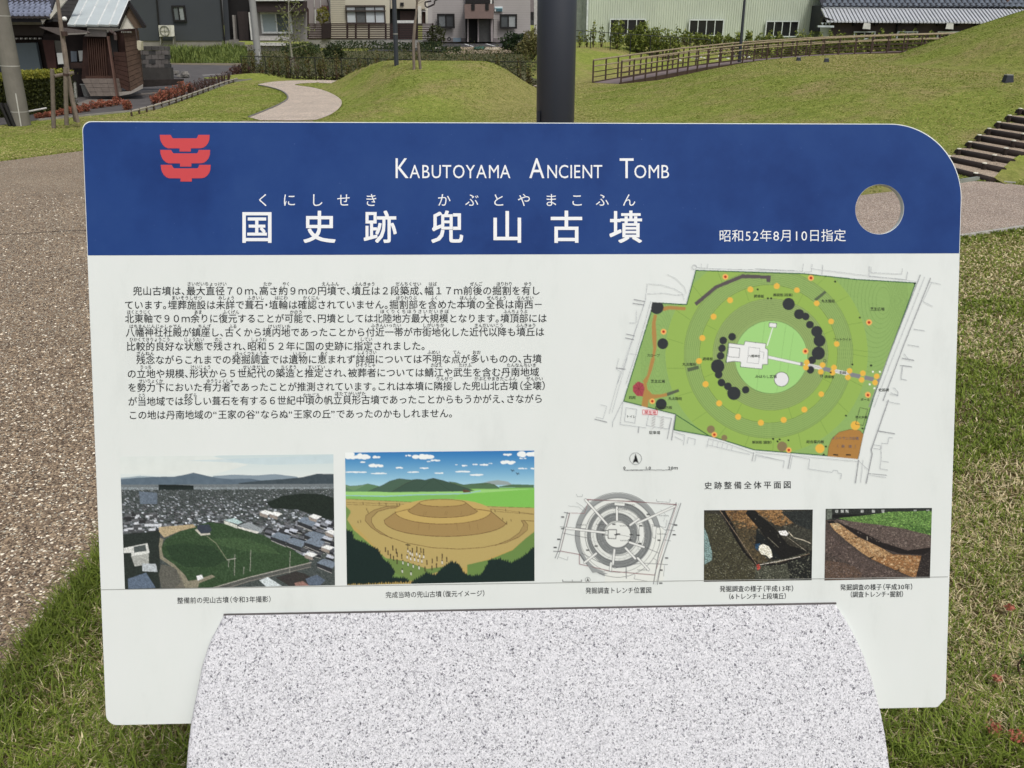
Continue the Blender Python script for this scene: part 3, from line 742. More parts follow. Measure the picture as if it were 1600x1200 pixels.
R_.tr = c4
for x, y in ((975,215),(1087,375),(1245,488),(1435,537)): R_.ring(x, y, 25, 25, YE)
R_.tr = c5
for x, y, r in ((238,513,25),(410,427,25),(835,560,38),(540,752,38)): R_.ring(x, y, r, r, YE)
for tr, L in ((c2, ((1050,168),(552,611))), (c3, ((436,172),(890,519),(393,745),(881,1085))), (c4, ((530,358),(1047,636))), (c5, ((281,765),(940,306)))):
    R_.tr = tr
    for x, y in L: R_.ring(x, y, 23, 23, (238, 176, 96)); R_.ring(x, y, 11, 11, (176, 40, 24))
R_.tr = c5; R_.line([(873,410),(938,425),(900,560),(838,548),(873,410)], (50, 60, 44), 0.8)
for x, y in ((757,478),(895,585),(278,683),(150,672),(965,60),(630,118),(572,802),(590,735),(187,692),(205,676)): R_.ring(x, y, 9, 8, (26, 34, 24))
R_.tr = c3
for x, y in ((625,200),(818,482),(907,855),(760,848),(1245,215),(20,262),(100,332),(125,332)): R_.ring(x, y, 8, 8, (26, 34, 24))
for x, y in ((920,905),(975,905),(895,1003),(932,1033)): R_.poly([(x-7,y-7),(x+7,y-7),(x+7,y+7),(x-7,y+7)], (236, 240, 230))
for x, y in ((545, 820), (518, 937)): R_.line([(x-8,y-8),(x+8,y-8),(x+8,y+8),(x-8,y+8),(x-8,y-8)], (20,30,20), .8)
R_.clip = None
# surroundings: thin survey lines
GY = (158, 162, 164)
R_.tr = c3
for P, w in (([(1290,150),(1130,560),(890,1180)], 1.4), ([(1325,165),(1050,860),(930,1180)], 0.7), ([(1370,175),(1160,700),(1000,1130)], 1.6), ([(1365,205),(1448,220)], .7), ([(1380,205),(1310,355),(1385,392)], .7),
             ([(1240,573),(1322,585)], 1), ([(1195,695),(1278,708)], 1), ([(1150,800),(1240,816)], 1.6), ([(1222,865),(1155,855),(1140,962),(1180,968)], .8), ([(1165,765),(1205,818)], .8),
             ([(0,100),(370,120),(376,60)], .7), ([(385,135),(385,128),(440,122),(445,65)], .6), ([(528,72),(522,145)], 1.0), ([(893,82),(888,160),(1110,178),(1180,188),(1192,125)], .9), ([(905,85),(905,130),(1145,142),(1152,98)], .6), ([(440,100),(1260,200)], .5),
             ([(1060,1070),(1115,1088)], 1.0)):
    R_.line(P, GY if w < 1.2 else (140, 142, 144), w)
R_.tr = c5
for P, w in (([(862,850),(836,1035)], 1.8), ([(1110,350),(1010,640),(968,760),(975,800),(925,1040)], 1.8), ([(900,850),(880,1035)], .7), ([(1020,605),(1160,628)], 1.6), ([(1095,360),(1205,380)], .8), ([(1145,662),(1115,660),(1105,712),(1055,708),(1048,860),(1040,920),(1105,930)], .8),
             ([(990,722),(1048,728),(1045,758),(985,750)], .8), ([(1048,855),(1112,865)], .8), ([(945,960),(1095,975)], 1.2), ([(950,972),(1090,992)], .7), ([(868,860),(945,930)], .7), ([(1125,300),(1190,312),(1190,280),(1165,250),(1150,248)], .8),
             ([(1225,65),(1215,175),(1265,182)], .7), ([(1210,60),(1305,72)], 1.2), ([(0,810),(243,855),(235,910)], .8), ([(298,800),(275,918)], 1.4), ([(312,806),(290,920)], .9), ([(310,815),(455,840),(445,922),(640,950),(655,932),(690,938),(690,955),(720,962),(712,1005)], .8), ([(0,785),(860,860)], .7)):
    R_.line(P, GY if w < 1.2 else (140, 142, 144), w)
R_.tr = c4
for P, w in (([(250,0),(230,90),(265,110),(170,460)], .6), ([(320,0),(195,450)], .6), ([(230,80),(305,90)], 1.2), ([(95,385),(150,400),(120,505),(60,490)], .7), ([(52,508),(150,532)], 1.6), ([(280,365),(200,530),(198,570)], 1.0),
             ([(285,365),(262,550),(480,580)], .8), ([(312,412),(400,425),(385,540),(298,525),(312,412)], .8), ([(418,572),(412,620)], 1.6), ([(500,470),(480,560),(665,590),(690,500),(500,470)], .8), ([(690,500),(655,670)], 1.2), ([(722,470),(690,680)], 1.6),
             ([(705,612),(800,640),(790,720)], .8), ([(720,655),(785,685)], .8), ([(820,710),(830,660),(890,675),(882,720)], .8), ([(985,740),(1000,670),(1120,700),(1370,790)], .8), ([(985,720),(1200,770),(1340,800)], .7), ([(1375,785),(1362,855)], 1.2), ([(1395,800),(1385,855)], .8), ([(1390,800),(1600,850)], .7)):
    R_.line(P, GY if w < 1.2 else (140, 142, 144), w)
for x in (1040, 1080, 1120, 1160, 1200): R_.line([(x, 680 + (x - 1040) * .3), (x - 12, 735 + (x - 1040) * .2)], GY, .6)
for x in (540, 612):
    R_.poly([(x-10,480),(x+20,486),(x+5,580),(x-22,574)], (205, 208, 204)); 
    for q in range(0, 90, 22): R_.line([(x - 14, 500 + q), (x + 14, 482 + q)], (140, 142, 140), .6)
R_.poly([(450,430),(572,433),(570,470),(448,466)], (236, 226, 224)); R_.line([(450,430),(572,433),(570,470),(448,466),(450,430)], (200, 50, 60), 1.0)
R_.tr = c2
for P, w in (([(795,75),(830,95),(960,105),(1600,118)], .8), ([(855,45),(855,90)], .6), ([(910,45),(905,95)], .6), ([(420,225),(405,345)], .7), ([(430,225),(540,235),(640,265),(700,300),(720,350)], .5), ([(585,150),(650,180),(720,250),(735,300)], .5), ([(420,305),(560,300),(640,315),(720,310)], .5),
             ([(408,345),(230,900),(180,1030)], .9), ([(450,365),(330,790),(250,1030)], .8), ([(400,380),(190,980)], .5), ([(315,352),(402,368)], 1.4), ([(305,382),(392,395)], 1.4), ([(250,630),(318,645)], 1.2), ([(245,662),(310,675)], 1.4), ([(170,905),(235,915)], 1.2), ([(275,790),(345,795)], .6), ([(335,440),(330,540),(275,540)], .6)):
    R_.line(P, GY if w < 1.2 else (130, 132, 134), w)
R_.ring(800, 90, 18, 18, GY, .8)
R_.tr = c4
R_.ring(391, 836, 49, 49, (90, 92, 92), 0.8); R_.poly([(391,792),(417,876),(391,862),(366,876)], (14, 14, 14))
R_.line([(298, 932), (688, 930)], (60, 62, 64), 1.1); R_.line([(298,932),(298,915)], (60,62,64), .8); R_.line([(688,930),(688,918)], (60,62,64), .8); R_.line([(493,930),(493,918)], (60,62,64), .6)
R_.tr = (0, 0, 1.0)
R_.build('site_plan', [(927, 412), (1484, 412), (1484, 759), (927, 759)], 0.0003, 1.0, cut=True, label='large green printed plan of the tomb grounds')
T = Text()
for t, x, y, em in (('誘導板', 1186, 462.5, 5.4), ('解説板（段築）', 1224, 460.5, 5.2), ('丸太階段', 1294, 470, 5.4), ('芝生広場', 1371, 482.5, 5.6), ('フットライト', 1316, 530, 4.8), ('八幡神社', 1178.5, 556, 4.8), ('みはらし広場', 1197, 588, 5.6),
                    ('スロープ', 1021, 555, 5.0), ('誘導板', 1106, 560.5, 5.4), ('丸太階段', 1077, 569, 5.4), ('芝生広場', 1028, 595.5, 5.6), ('四阿', 988, 621, 5.4), ('丸太階段', 1055, 622.5, 5.4), ('総合案内板', 1037, 636.5, 5.4), ('トイレ', 986, 650.5, 5.0),
                    ('駐車場', 1023, 675.6, 5.8), ('解説板（掘割）', 1191, 690.8, 5.2), ('総合案内板', 1274, 690, 5.6), ('石段', 1317, 582, 5.4), ('誘導板', 1296, 588.5, 5.2), ('史跡碑', 1381, 609, 5.6), ('ポール', 1352, 624, 4.8), ('防火水槽', 1346, 651.5, 4.6)):
    n = sum(adv(c) for c in t) * em; T.run(t, x - n / 2, x + n / 2, y, y + .3, em, 0.004, off=L2)
T.build('plan_lettering', M('plan_ink', (44, 52, 40), 0.5, 0.0), 'stuff')
T = Text(); T.run('エントランス広場', 1300, 1342, 684, 685, 5.2, 0.004, off=L2); T.run('（雨庭）', 1306, 1340, 697, 697.5, 5.0, 0.004, off=L2); T.build('plan_lettering', M('brown_ink', (120, 110, 116), 0.5, 0.0), 'stuff')
T = Text(); T.run('現在地', 1006.5, 1025.5, 644.2, 644.6, 6.0, 0.006, off=L2); T.build('plan_lettering', M('red_ink', (206, 40, 60), 0.5, 0.0), 'stuff')
bpy.data.objects.remove(fob)

# ---- trench plan
R_ = Ras(858, 764, 1078, 918, 4); t1 = (850, 750, 6.316); R_.tr = t1
cx, cy = 730, 540
R_.ring(728, 550, 422, 420, (150, 154, 152)); R_.ring(728, 560, 375, 378, (222, 225, 218)); 
R_.ring(744, 545, 322, 322, (128, 132, 130)); R_.ring(730, 535, 268, 262, (218, 221, 214)); R_.ring(718, 530, 206, 208, (126, 130, 128)); R_.ring(722, 535, 130, 130, (222, 225, 218))
# open side of the outer ring at lower right
R_.poly([(1080,470),(1180,470),(1180,1000),(600,1010),(600,930),(800,905),(960,830),(1060,700)], (224, 227, 219))
for k in range(500):
    a = rng.uniform(0, 6.28); r = rng.choice([rng.uniform(132, 205), rng.uniform(262, 322)]); x = 725 + r * math.cos(a); y = 540 + r * math.sin(a)
    g = rng.uniform(70, 205); R_.line([(x, y), (x + rng.uniform(-14, 14), y + rng.uniform(-10, 10))], (g, g, g), .35)
for r, w in ((422, .7), (375, .5), (322, .8), (290, .4), (268, .6), (240, .3), (206, .7), (180, .3), (155, .3), (130, .8)): R_.ring(728, 542, r, r * .99, (74, 78, 78), w)
for k in range(60):
    a = rng.uniform(0, 6.28); r = rng.uniform(210, 262); x = 725 + r * math.cos(a); y = 540 + r * math.sin(a); R_.line([(x, y), (x + rng.uniform(-30, 30), y + rng.uniform(-25, 25))], (120, 124, 122), .3)
RD = (140, 84, 88)
for P in ([(420,190),(1310,240),(1090,938),(660,900),(350,830),(350,735),(160,700),(250,325),(400,328),(440,205)],): R_.line(P + P[:1], RD, .7)
R_.line([(155,700),(350,735),(350,830),(660,900),(1085,938)], (130, 90, 92), 1.2); R_.line([(400,195),(870,210),(1305,245)], (110, 70, 74), 1.0)
for P, w in (([(232,320),(140,700),(110,770)], 1.2), ([(255,325),(165,690),(130,780)], .8), ([(1305,225),(1130,740),(1080,1025)], 1.3), ([(1350,230),(1160,800),(1118,1030)], 1.3), ([(1330,230),(1100,1030)], .4), ([(200,320),(245,328)], 1.2), ([(162,462),(410,482)], .9), ([(190,525),(420,570)], .8), ([(95,703),(155,708)], 1.2),
             ([(320,140),(330,165),(375,165),(382,140)], .5), ([(1110,190),(1115,215),(1240,220),(1245,190)], .6), ([(240,255),(340,265),(390,305)], .4), ([(320,220),(380,260),(410,300)], .4), ([(810,860),(812,970)], 1.2), ([(900,935),(888,975),(1020,1000)], .6), ([(145,760),(230,790),(238,755)], .5),
             ([(360,735),(480,915),(600,900)], .8), ([(370,720),(520,800),(700,870),(900,830),(980,820),(1220,835)], .8), ([(985,660),(1130,720)], .8), ([(1060,440),(1200,470),(1215,395)], .5), ([(1130,440),(1200,500)], .5), ([(1150,290),(1200,340),(1180,410)], .4), ([(1230,430),(1300,440)], .8), ([(1200,490),(1290,500)], .8), ([(1180,590),(1250,600)], .6), ([(1075,770),(1110,790),(1105,820)], .6), ([(1190,840),(1180,950)], .5), ([(740,540),(850,560)], .5)): R_.line(P, (92, 94, 96), w)
R_.poly([(365,735),(480,918),(600,903),(450,850)], (150, 154, 152))
for a, b_ in (((410,195),(620,435)), ((720,270),(720,395)), ((850,445),(935,385)), ((925,425),(1290,260)), ((220,475),(600,520)), ((845,615),(985,662)), ((805,672),(900,775)), ((925,770),(1030,885)), ((695,690),(680,830)), ((662,820),(655,890)), ((515,725),(400,815))):
    R_.line([a, b_], (70, 72, 74), 4.2); R_.line([a, b_], (226, 228, 222), 3.0)
for P in ([(695,222),(800,228),(796,258),(693,250)], [(1070,455),(1112,460),(1098,575),(1072,570)], [(940,450),(985,460),(990,560),(960,640),(935,600)]): R_.poly(P, (224, 227, 220)); R_.line(P + P[:1], (90, 92, 92), .6)
for P in ([(635,490),(715,490),(715,520),(708,580),(632,575),(635,490)], [(570,495),(632,500)], [(575,540),(632,545)]): R_.line(P, (50, 52, 54), 1.1)
for x, y in ((690,437),(735,535),(515,652),(432,692),(1028,340),(955,452),(710,540),(945,628),(860,540),(848,592),(1300,445),(1285,540),(1135,595),(1210,770),(1155,890),(1152,1018),(185,365),(185,480),(145,585),(110,665),(930,545)):
    R_.poly([(x-16,y-7),(x+16,y-7),(x+16,y+7),(x-16,y+7)], (60, 62, 62), 30, nsc=1.2)
for x, y in ((370,443),(770,292),(850,245),(1185,352),(1165,533),(970,888),(795,452),(800,598),(565,440)):
    for q in range(-45, 46, 16): R_.line([(x + q, y - 5), (x + q + 7, y + 5)], (64, 66, 66), .8)
R_.line([(185,985),(185,1003),(370,1003),(370,985)], (60,62,62), 1.1); R_.line([(280,985),(280,1003)], (60,62,62), .8); R_.ring(432, 985, 24, 24, (70,72,72), .7); R_.poly([(432,962),(446,1004),(432,996),(418,1004)], (14,14,14))
R_.tr = (0, 0, 1.0)
R_.build('trench_plan', [(862, 767), (1074, 767), (1074, 915), (862, 915)], 0.0003, 1.0, cut=True, label='grey ring-shaped printed plan of the trenches')

# ---- aerial photograph
R_ = Ras(184, 706, 528, 926, 4, (60, 66, 66)); a1 = (180, 700, 4.571); R_.tr = a1
for i in range(45):
    y0 = 20 + i * 5.2; t = i / 45; R_.poly([(0,y0),(1600,y0),(1600,y0+8),(0,y0+8)], np.array((196, 212, 212)) * (1 - t) + np.array((222, 228, 222)) * t)
R_.poly([(0,20),(900,20),(700,60),(950,120),(700,190),(300,190),(0,185)], (222, 227, 220), 6, .8, 3, .02)
R_.poly([(500,90),(1560,50),(1560,110),(1100,120),(760,100)], (188, 208, 214), 8, .5, 4, .03)
R_.poly([(20,215),(180,198),(400,210),(400,270),(20,275)], (156, 172, 178)); R_.poly([(700,200),(850,190),(1000,196),(1140,186),(1300,205),(1350,265),(650,265)], (132, 148, 158), 6)
R_.poly([(20,225),(160,212),(330,205),(420,205),(500,190),(560,176),(640,195),(740,215),(820,222),(960,218),(1060,235),(1060,275),(20,275)], (92, 108, 120), 8, 1, 6, .05)
R_.poly([(880,250),(1050,232),(1200,222),(1340,208),(1440,184),(1570,186),(1570,300),(900,290)], (64, 76, 82), 10, 1, 7, .08)
R_.poly([(20,262),(1570,256),(1570,330),(20,320)], (112, 120, 122), 22, 1, 8, .5)
R_.poly([(20,300),(1580,290),(1580,1020),(20,1020)], (58, 64, 62), 30, 1, 9, .25)
for k in range(4200):
    t = rng.random() ** 1.35; y = 268 + t * 330; x = rng.uniform(30, 1570); s = 4 + 24 * ((y - 260) / 330) ** 1.0
    g = rng.choice([34, 48, 68, 88, 108, 148, 196], p=[.2, .17, .17, .17, .13, .1, .06]) + rng.uniform(-8, 8); w = s * rng.uniform(.5, 1.1); h = s * rng.uniform(.22, .45); sh = rng.uniform(-.3, .5) * h
    R_.poly([(x, y), (x + w, y + sh), (x + w + 2, y + sh + h), (x + 2, y + h)], (g * .96, g, g * 1.04))
    if rng.random() < .3: R_.poly([(x, y + h), (x + w, y + h + sh), (x + w, y + h * 1.5 + sh), (x, y + h * 1.5)], (g * .5 + 60,) * 3)
R_.poly([(310,262),(430,262),(560,268),(560,298),(310,300)], (26, 34, 32), 8); R_.poly([(170,310),(300,320),(300,400),(180,400)], (84, 94, 104), 8)
R_.poly([(1080,390),(1200,340),(1340,325),(1480,330),(1570,360),(1570,520),(1480,500),(1300,440),(1120,430)], (26, 34, 28), 14, 1, 12, .4)
for k in range(150):   # right-hand and lower houses
    x = rng.uniform(1050, 1560); y = rng.uniform(470, 760) ; 
    if y < 500 + (1560 - x) * 0.1: continue
    g = rng.choice([46, 62, 84, 110, 160]); R_.line([(x - 10, y + 40), (x + 40, y + 54)], (150, 150, 146), .5); R_.poly([(x, y), (x + 55, y + 14), (x + 40, y + 34), (x - 12, y + 18)], (g, g * 1.03, g * 1.08)); R_.poly([(x - 12, y + 18), (x + 40, y + 34), (x + 40, y + 50), (x - 12, y + 32)], (30, 32, 34))
for k in range(60):
    x = rng.uniform(60, 300); y = rng.uniform(460, 640); g = rng.choice([40, 60, 80, 170]); R_.poly([(x, y), (x + 50, y - 4), (x + 48, y + 14), (x, y + 16)], (g, g * 1.02, g * 1.04))
G1 = (44, 62, 40)
R_.poly([(45,620),(320,590),(320,1010),(60,1010)], (34, 40, 36), 10, 1, 14, .2)
R_.poly([(330,700),(360,650),(450,600),(560,560),(660,530),(780,540),(900,580),(1050,620),(1200,690),(1380,790),(1390,820),(1150,870),(900,940),(700,1000),(560,1000),(490,900),(400,820),(330,760)], G1, 13, 1, 15, .12)
R_.poly([(360,700),(470,680),(700,700),(800,800),(700,850),(500,850),(400,790)], (32, 48, 32), 10, .7, 16, .3); R_.poly([(650,650),(900,640),(1100,700),(1180,760),(950,740),(760,700)], (58, 78, 50), 12, .6, 17, .3)
R_.poly([(310,565),(560,545),(575,565),(470,590),(420,610),(350,640),(315,600)], (148, 134, 106), 10, 1, 18, .3)
R_.poly([(320,640),(345,650),(330,720),(345,780),(420,830),(500,910),(520,950),(590,940),(690,905),(715,920),(600,965),(590,1000),(420,1000),(470,960),(440,870),(320,790),(312,700)], (112, 108, 92), 10, 1, 19, .3)
R_.poly([(330,830),(420,850),(470,920),(500,1000),(330,1000),(310,900)], (84, 82, 74), 10, .8, 20, .3)
R_.poly([(700,1000),(950,925),(1200,860),(1400,815),(1400,850),(1200,900),(960,955),(820,1000)], (70, 72, 68)); R_.line([(700,998),(950,925),(1400,818)], (150,148,138), 1.0); R_.line([(800,1000),(960,950),(1395,850)], (120,118,110), .8)
R_.poly([(590,550),(670,545),(690,585),(670,612),(610,612),(580,585)], (46, 52, 60)); R_.poly([(570,585),(610,625),(680,620),(678,608),(612,612),(585,578)], (160, 158, 146))
R_.line([(655,630),(720,680),(800,800)], (104, 108, 88), 1.1); R_.line([(800,800),(860,788)], (150,150,140), 1); 
for x, y in ((855,760),(812,800),(968,730),(1250,740),(920,850)): R_.line([(x,y),(x-4,y+ (150 if x in (855,968,1250) else 50))], (136,136,126), .7)
R_.poly([(780,515),(850,500),(910,530),(875,545)], (150, 170, 168)); R_.poly([(778,518),(872,552),(872,575),(778,540)], (166,168,158)); R_.poly([(880,555),(950,530),(1060,580),(1040,608)], (120,126,128)); R_.poly([(875,560),(1030,600),(1012,612),(875,572)], (178,178,170))
R_.poly([(580,915),(620,905),(630,930),(590,948)], (196,198,196)); R_.poly([(1030,945),(1090,922),(1190,985),(1080,992)], (170,178,178)); R_.poly([(1145,925),(1290,880),(1360,900),(1500,990),(1250,990)], (46,44,42), 8)
R_.poly([(1360,935),(1440,905),(1500,945),(1460,985),(1380,980)], (76,86,98)); R_.poly([(1280,965),(1340,950),(1390,985),(1290,990)], (120,92,84))
for x, y in ((1220,640),(1350,590),(1110,600),(1300,490),(1440,790),(1350,640)):
    R_.poly([(x,y+30),(x+50,y),(x+150,y+30),(x+110,y+70)], (98,108,118)); R_.poly([(x,y+32),(x+108,y+72),(x+108,y+110),(x,y+62)], (40,42,44)); R_.line([(x+6,y+62),(x+106,y+104)], (150,150,146), .8)
for x, y in ((1350,750),(1470,700),(1500,590),(1380,480),(1030,450),(1100,460)): R_.poly([(x,y+8),(x+40,y-8),(x+95,y+10),(x+60,y+30)], (196,198,194)); R_.poly([(x,y+10),(x+60,y+32),(x+58,y+52),(x+4,y+34)], (124,116,108))
R_.poly([(60,715),(230,680),(245,750),(115,775),(115,750),(60,750)], (178,180,174)); R_.poly([(132,705),(215,690),(225,735),(135,748)], (66,72,70)); R_.poly([(115,775),(240,752),(240,830),(140,845)], (140,142,136)); R_.poly([(192,825),(290,828),(302,885),(195,880)], (150,156,158)); R_.poly([(90,935),(220,890),(290,1000),(95,1008)], (78,90,104), 5)
for k in range(220):
    x = rng.uniform(350, 1350); y = rng.uniform(580, 980)
    g = rng.uniform(-10, 16); R_.line([(x, y), (x + 8, y + 3)], (50 + g, 68 + g, 44 + g), .6, .5)
R_.tr = (0, 0, 1.0)
R_.a = np.clip(R_.a * np.where(np.arange(R_.H) > .25 * R_.H, 1.2, 1.0)[:, None, None], 0, 255); R_.grain(0.3, 0.03, 5, .25); R_.build('aerial_photo', [(187.4, 713.5), (520.8, 709.8), (523.4, 914.3), (195.2, 920.6)], 0.0006, 1.0, label='printed aerial view over the town and the grassy mound')

# ---- drawn reconstruction
R_ = Ras(534, 700, 840, 918, 3.5, (184, 158, 92)); i1 = (530, 695, 4.8); R_.tr = i1
for i in range(60):
    y0 = 40 + i * 4.8; t = i / 60; c = np.array((44, 116, 178)) * (1 - t) + np.array((176, 214, 222)) * t; R_.poly([(0,y0),(1540,y0),(1540,y0+7),(0,y0+7)], c)
def cloud(x, y, w, h, n=9):
    for k in range(n):
        dx = rng.uniform(-w, w) * .8; R_.ring(x + dx, y + rng.uniform(-h, h) * .4 * (1 - abs(dx) / w), w * rng.uniform(.2, .38), h * rng.uniform(.35, .6), (236, 240, 236))
for x, y, w, h in ((140,90,90,30),(60,70,60,30),(280,155,60,24),(170,130,28,8),(270,93,36,14),(450,172,30,10),(625,90,80,26),(520,82,26,10),(720,117,34,10),(672,125,16,6),(640,175,34,8),(937,156,24,8),(1018,148,20,8),(1090,150,36,9),(1268,130,66,22),(1270,74,36,12),(1400,70,80,30),(1378,102,26,8),(1375,178,32,8),(1450,178,16,10),(930,202,70,9),(1030,226,60,9),(760,212,40,7),(300,215,60,8),(120,205,80,8),(560,205,50,7),(880,150,10,5),(1135,140,14,5)): cloud(x, y, w, h)
OUT = (58, 54, 46)
R_.poly([(40,330),(1480,320),(1480,480),(40,440)], (126, 182, 92), 4); R_.poly([(40,350),(1480,330),(1480,370),(900,372),(500,380),(40,385)], (154, 206, 120)); R_.poly([(900,372),(1480,330),(1480,480),(1020,455),(860,410)], (124, 188, 84), 4)
R_.line([(50,380),(350,386),(600,374),(950,366),(1060,345)], (150, 190, 198), 1.3)
R_.poly([(45,300),(85,310),(170,303),(215,292),(320,315),(300,345),(45,352)], (108, 140, 104)); R_.line([(45,300),(85,310),(170,303),(215,292),(320,315)], OUT, .4)
R_.poly([(45,315),(110,345),(215,294),(330,315),(300,352),(45,352)], (92, 128, 92))
R_.poly([(1060,290),(1130,272),(1190,264),(1265,276),(1300,300),(1060,305)], (148, 162, 160)); R_.poly([(820,275),(870,282),(930,300),(1000,292),(1100,284),(1160,295),(1200,320),(1460,322),(1460,300),(1300,296),(1200,312),(1200,330),(900,330)], (82, 112, 82)); R_.line([(820,275),(870,282),(930,300),(1000,292),(1090,298),(1125,285),(1200,322)], OUT, .4)
R_.poly([(215,350),(330,300),(380,272),(450,253),(530,262),(600,256),(640,264),(705,250),(780,268),(880,300),(1010,345),(960,350),(390,356)], (72, 98, 80), 4); R_.poly([(390,355),(500,290),(580,258),(640,265),(705,250),(800,275),(1010,345),(930,350)], (60, 84, 70)); R_.line([(215,350),(330,300),(380,272),(450,253),(530,262)], OUT, .5); R_.line([(390,355),(500,290),(580,258),(640,265),(705,250),(780,268),(880,300),(1015,345)], OUT, .5); R_.line([(610,330),(705,252),(830,345)], (44, 62, 50), .4)
R_.poly([(925,335),(965,340),(990,355),(930,358)], (96, 70, 50), 20)
SD = (180, 160, 100); SD2 = (160, 138, 88)
R_.poly([(45,405),(560,430),(1010,455),(1480,475),(1480,520),(1480,640),(1300,780),(1000,900),(800,960),(540,1000),(350,850),(150,640),(45,560)], SD, 3)
R_.poly([(45,455),(90,500),(60,560),(110,640),(260,770),(350,850),(420,960),(540,1020),(45,1020)], (110, 140, 74)); R_.poly([(80,500),(130,560),(160,640),(300,740),(360,830),(450,850),(640,900),(500,800),(200,500)], SD)
R_.poly([(1480,640),(1400,700),(1300,790),(1130,860),(960,900),(960,1000),(640,1000),(520,950),(540,1020),(1480,1020)], (104, 134, 70)); R_.poly([(350,850),(480,870),(660,930),(900,900),(600,1000),(540,1020),(420,960)], (108, 132, 70))
for P in ([(50,407),(560,430)], [(50,432),(520,446)], [(50,447),(560,462)], [(1000,462),(1460,472)], [(1040,480),(1200,485),(1460,520)], [(1180,500),(1460,522)]): R_.line(P, (96, 76, 46), .5)
R_.poly([(470,458),(350,462),(260,490),(200,530),(195,570),(240,620),(310,668),(395,703),(330,665),(270,625),(242,580),(245,545),(290,500),(380,475),(530,468)], SD2)
R_.poly([(1365,568),(1395,572),(1415,610),(1400,650),(1340,700),(1170,755),(1280,710),(1350,660),(1380,620),(1380,590)], SD2)
LNb = (84, 58, 34)
for P in ([(530,460),(350,462),(260,490),(200,530),(195,570),(240,620),(310,668),(500,735),(700,772),(900,782),(1080,770),(1250,735),(1350,690),(1410,640),(1415,600),(1390,568),(1365,568)], [(530,468),(380,475),(290,500),(245,545),(242,580),(270,625),(330,665),(395,703)], [(1365,568),(1385,600),(1350,660),(1280,710),(1170,755)], [(1390,568),(1460,572)]): R_.line(P, LNb, .7)
def el(cx_, cy_, rx, ry, a0, a1, n=30): return [(cx_ + rx * math.cos(math.radians(a0 + (a1 - a0) * i / n)), cy_ + ry * math.sin(math.radians(a0 + (a1 - a0) * i / n))) for i in range(n + 1)]
lo = el(798, 572, 460, 115, 0, 180); up = el(778, 500, 360, 92, 180, 0)
R_.poly([(1258, 595)] + lo[1:-1] + [(338, 565), (420, 510)] + [(x, y) for x, y in el(778, 500, 360, 94, 175, 5)] + [(1138, 497)], (160, 134, 84), 3)
R_.poly(el(778, 500, 360, 94, 0, 360), (190, 164, 98)); R_.line([(338,565)] + lo[::-1][1:-1] + [(1258,598)], LNb, .8); R_.line([(338,565),(420,508),(530,480)], LNb, .8); R_.line([(1258,598),(1138,498),(1000,478)], LNb, .8); R_.line(el(778, 500, 360, 94, 180, 0), LNb, .7)
R_.poly([(515,495),(600,432),(950,432),(1038,500)] + el(778, 490, 262, 56, 5, 175), (158, 132, 82), 3)
R_.poly(el(775, 436, 175, 27, 0, 360), (184, 158, 94)); R_.line(el(775, 436, 175, 27, 0, 360), LNb, .7); R_.line([(600,434),(515,495)] + el(778, 490, 262, 56, 175, 5) + [(1038,500),(950,434)], LNb, .7)
for x in (640, 655, 800, 812, 920, 990): R_.line([(x, 500), (x - 8, 528)], (120, 96, 58), .4)
for x in (600, 680, 880, 975, 1035): R_.line([(x, 590), (x + 8 * (1 if x > 800 else -1), 640)], (120, 96, 58), .4)
for x, y in ((178,430),(300,432),(350,438),(432,440),(452,440),(205,475),(215,495),(140,570),(160,566),(1137,482),(1168,488),(1248,482),(1350,500),(1255,575),(1225,548),(1288,558)): R_.line([(x, y), (x + 2, y + 16)], (70, 52, 36), .9)
for x, y, w in [(x + rng.uniform(-3, 3), y, w) for x, y, w in ((348,785,0),(368,808,0),(383,835,0),(405,850,0),(400,772,0),(424,795,0),(438,822,0),(436,875,0),(472,835,0),(475,880,1),(515,790,1),(530,808,1),(548,790,0),(548,818,1),(580,780,0),(582,815,1),(610,790,0),(632,795,0),(605,830,1),(632,835,1),(510,838,1),(538,850,1),(565,855,1),(592,862,1),(618,868,1),(657,880,0),(698,870,0),(736,855,0),(770,835,0),(808,858,0),(515,893,1),(553,907,1),(596,918,1),(645,930,0),(694,922,0),(730,905,0),(770,878,1),(475,944,1),(537,962,1))]:
    R_.line([(x, y - 14), (x, y - 4)], (34, 26, 22), 1.7); R_.line([(x, y - 2), (x + 1, y + 16)], (214, 214, 206) if w else (60, 44, 34), 1.6); R_.line([(x - 3, y + 18), (x + 3, y + 18)], (40, 34, 26), .8)
R_.line([(502,750),(530,752)], (20,20,20), 1.6); R_.line([(515,740),(515,790)], (30,26,22), .9)
def bush(P, col):
    Q = []
    for i in range(len(P) - 1):
        a, b_ = np.array(P[i], float), np.array(P[i + 1], float); n = max(2, int(np.hypot(*(b_ - a)) / 16))
        for k in range(n): Q += [tuple(a + (b_ - a) * k / n), tuple(a + (b_ - a) * (k + .5) / n + np.array((rng.uniform(-4, 10), -rng.uniform(12, 24))))]
    R_.poly(Q + [P[-1]], col, 6, 1, 5, .3)
bush([(45,640),(100,660),(110,710),(190,740),(290,790),(330,860),(380,900),(420,960),(400,1000),(500,1005),(540,1040),(45,1060)], (22, 40, 36))
bush([(540,1035),(620,990),(650,965),(720,980),(780,920),(840,880),(900,900),(930,960),(980,990),(1060,980),(1100,920),(1120,870),(1200,860),(1290,890),(1370,850),(1420,810),(1470,760),(1470,1060),(540,1060)], (22, 40, 36))
for x, y in ((1300,195),(1338,218)): R_.line([(x-12,y-8),(x,y),(x+14,y)], (26,30,30), 1.0); R_.line([(x-4,y+8),(x+8,y-10)], (26,30,30), .8)
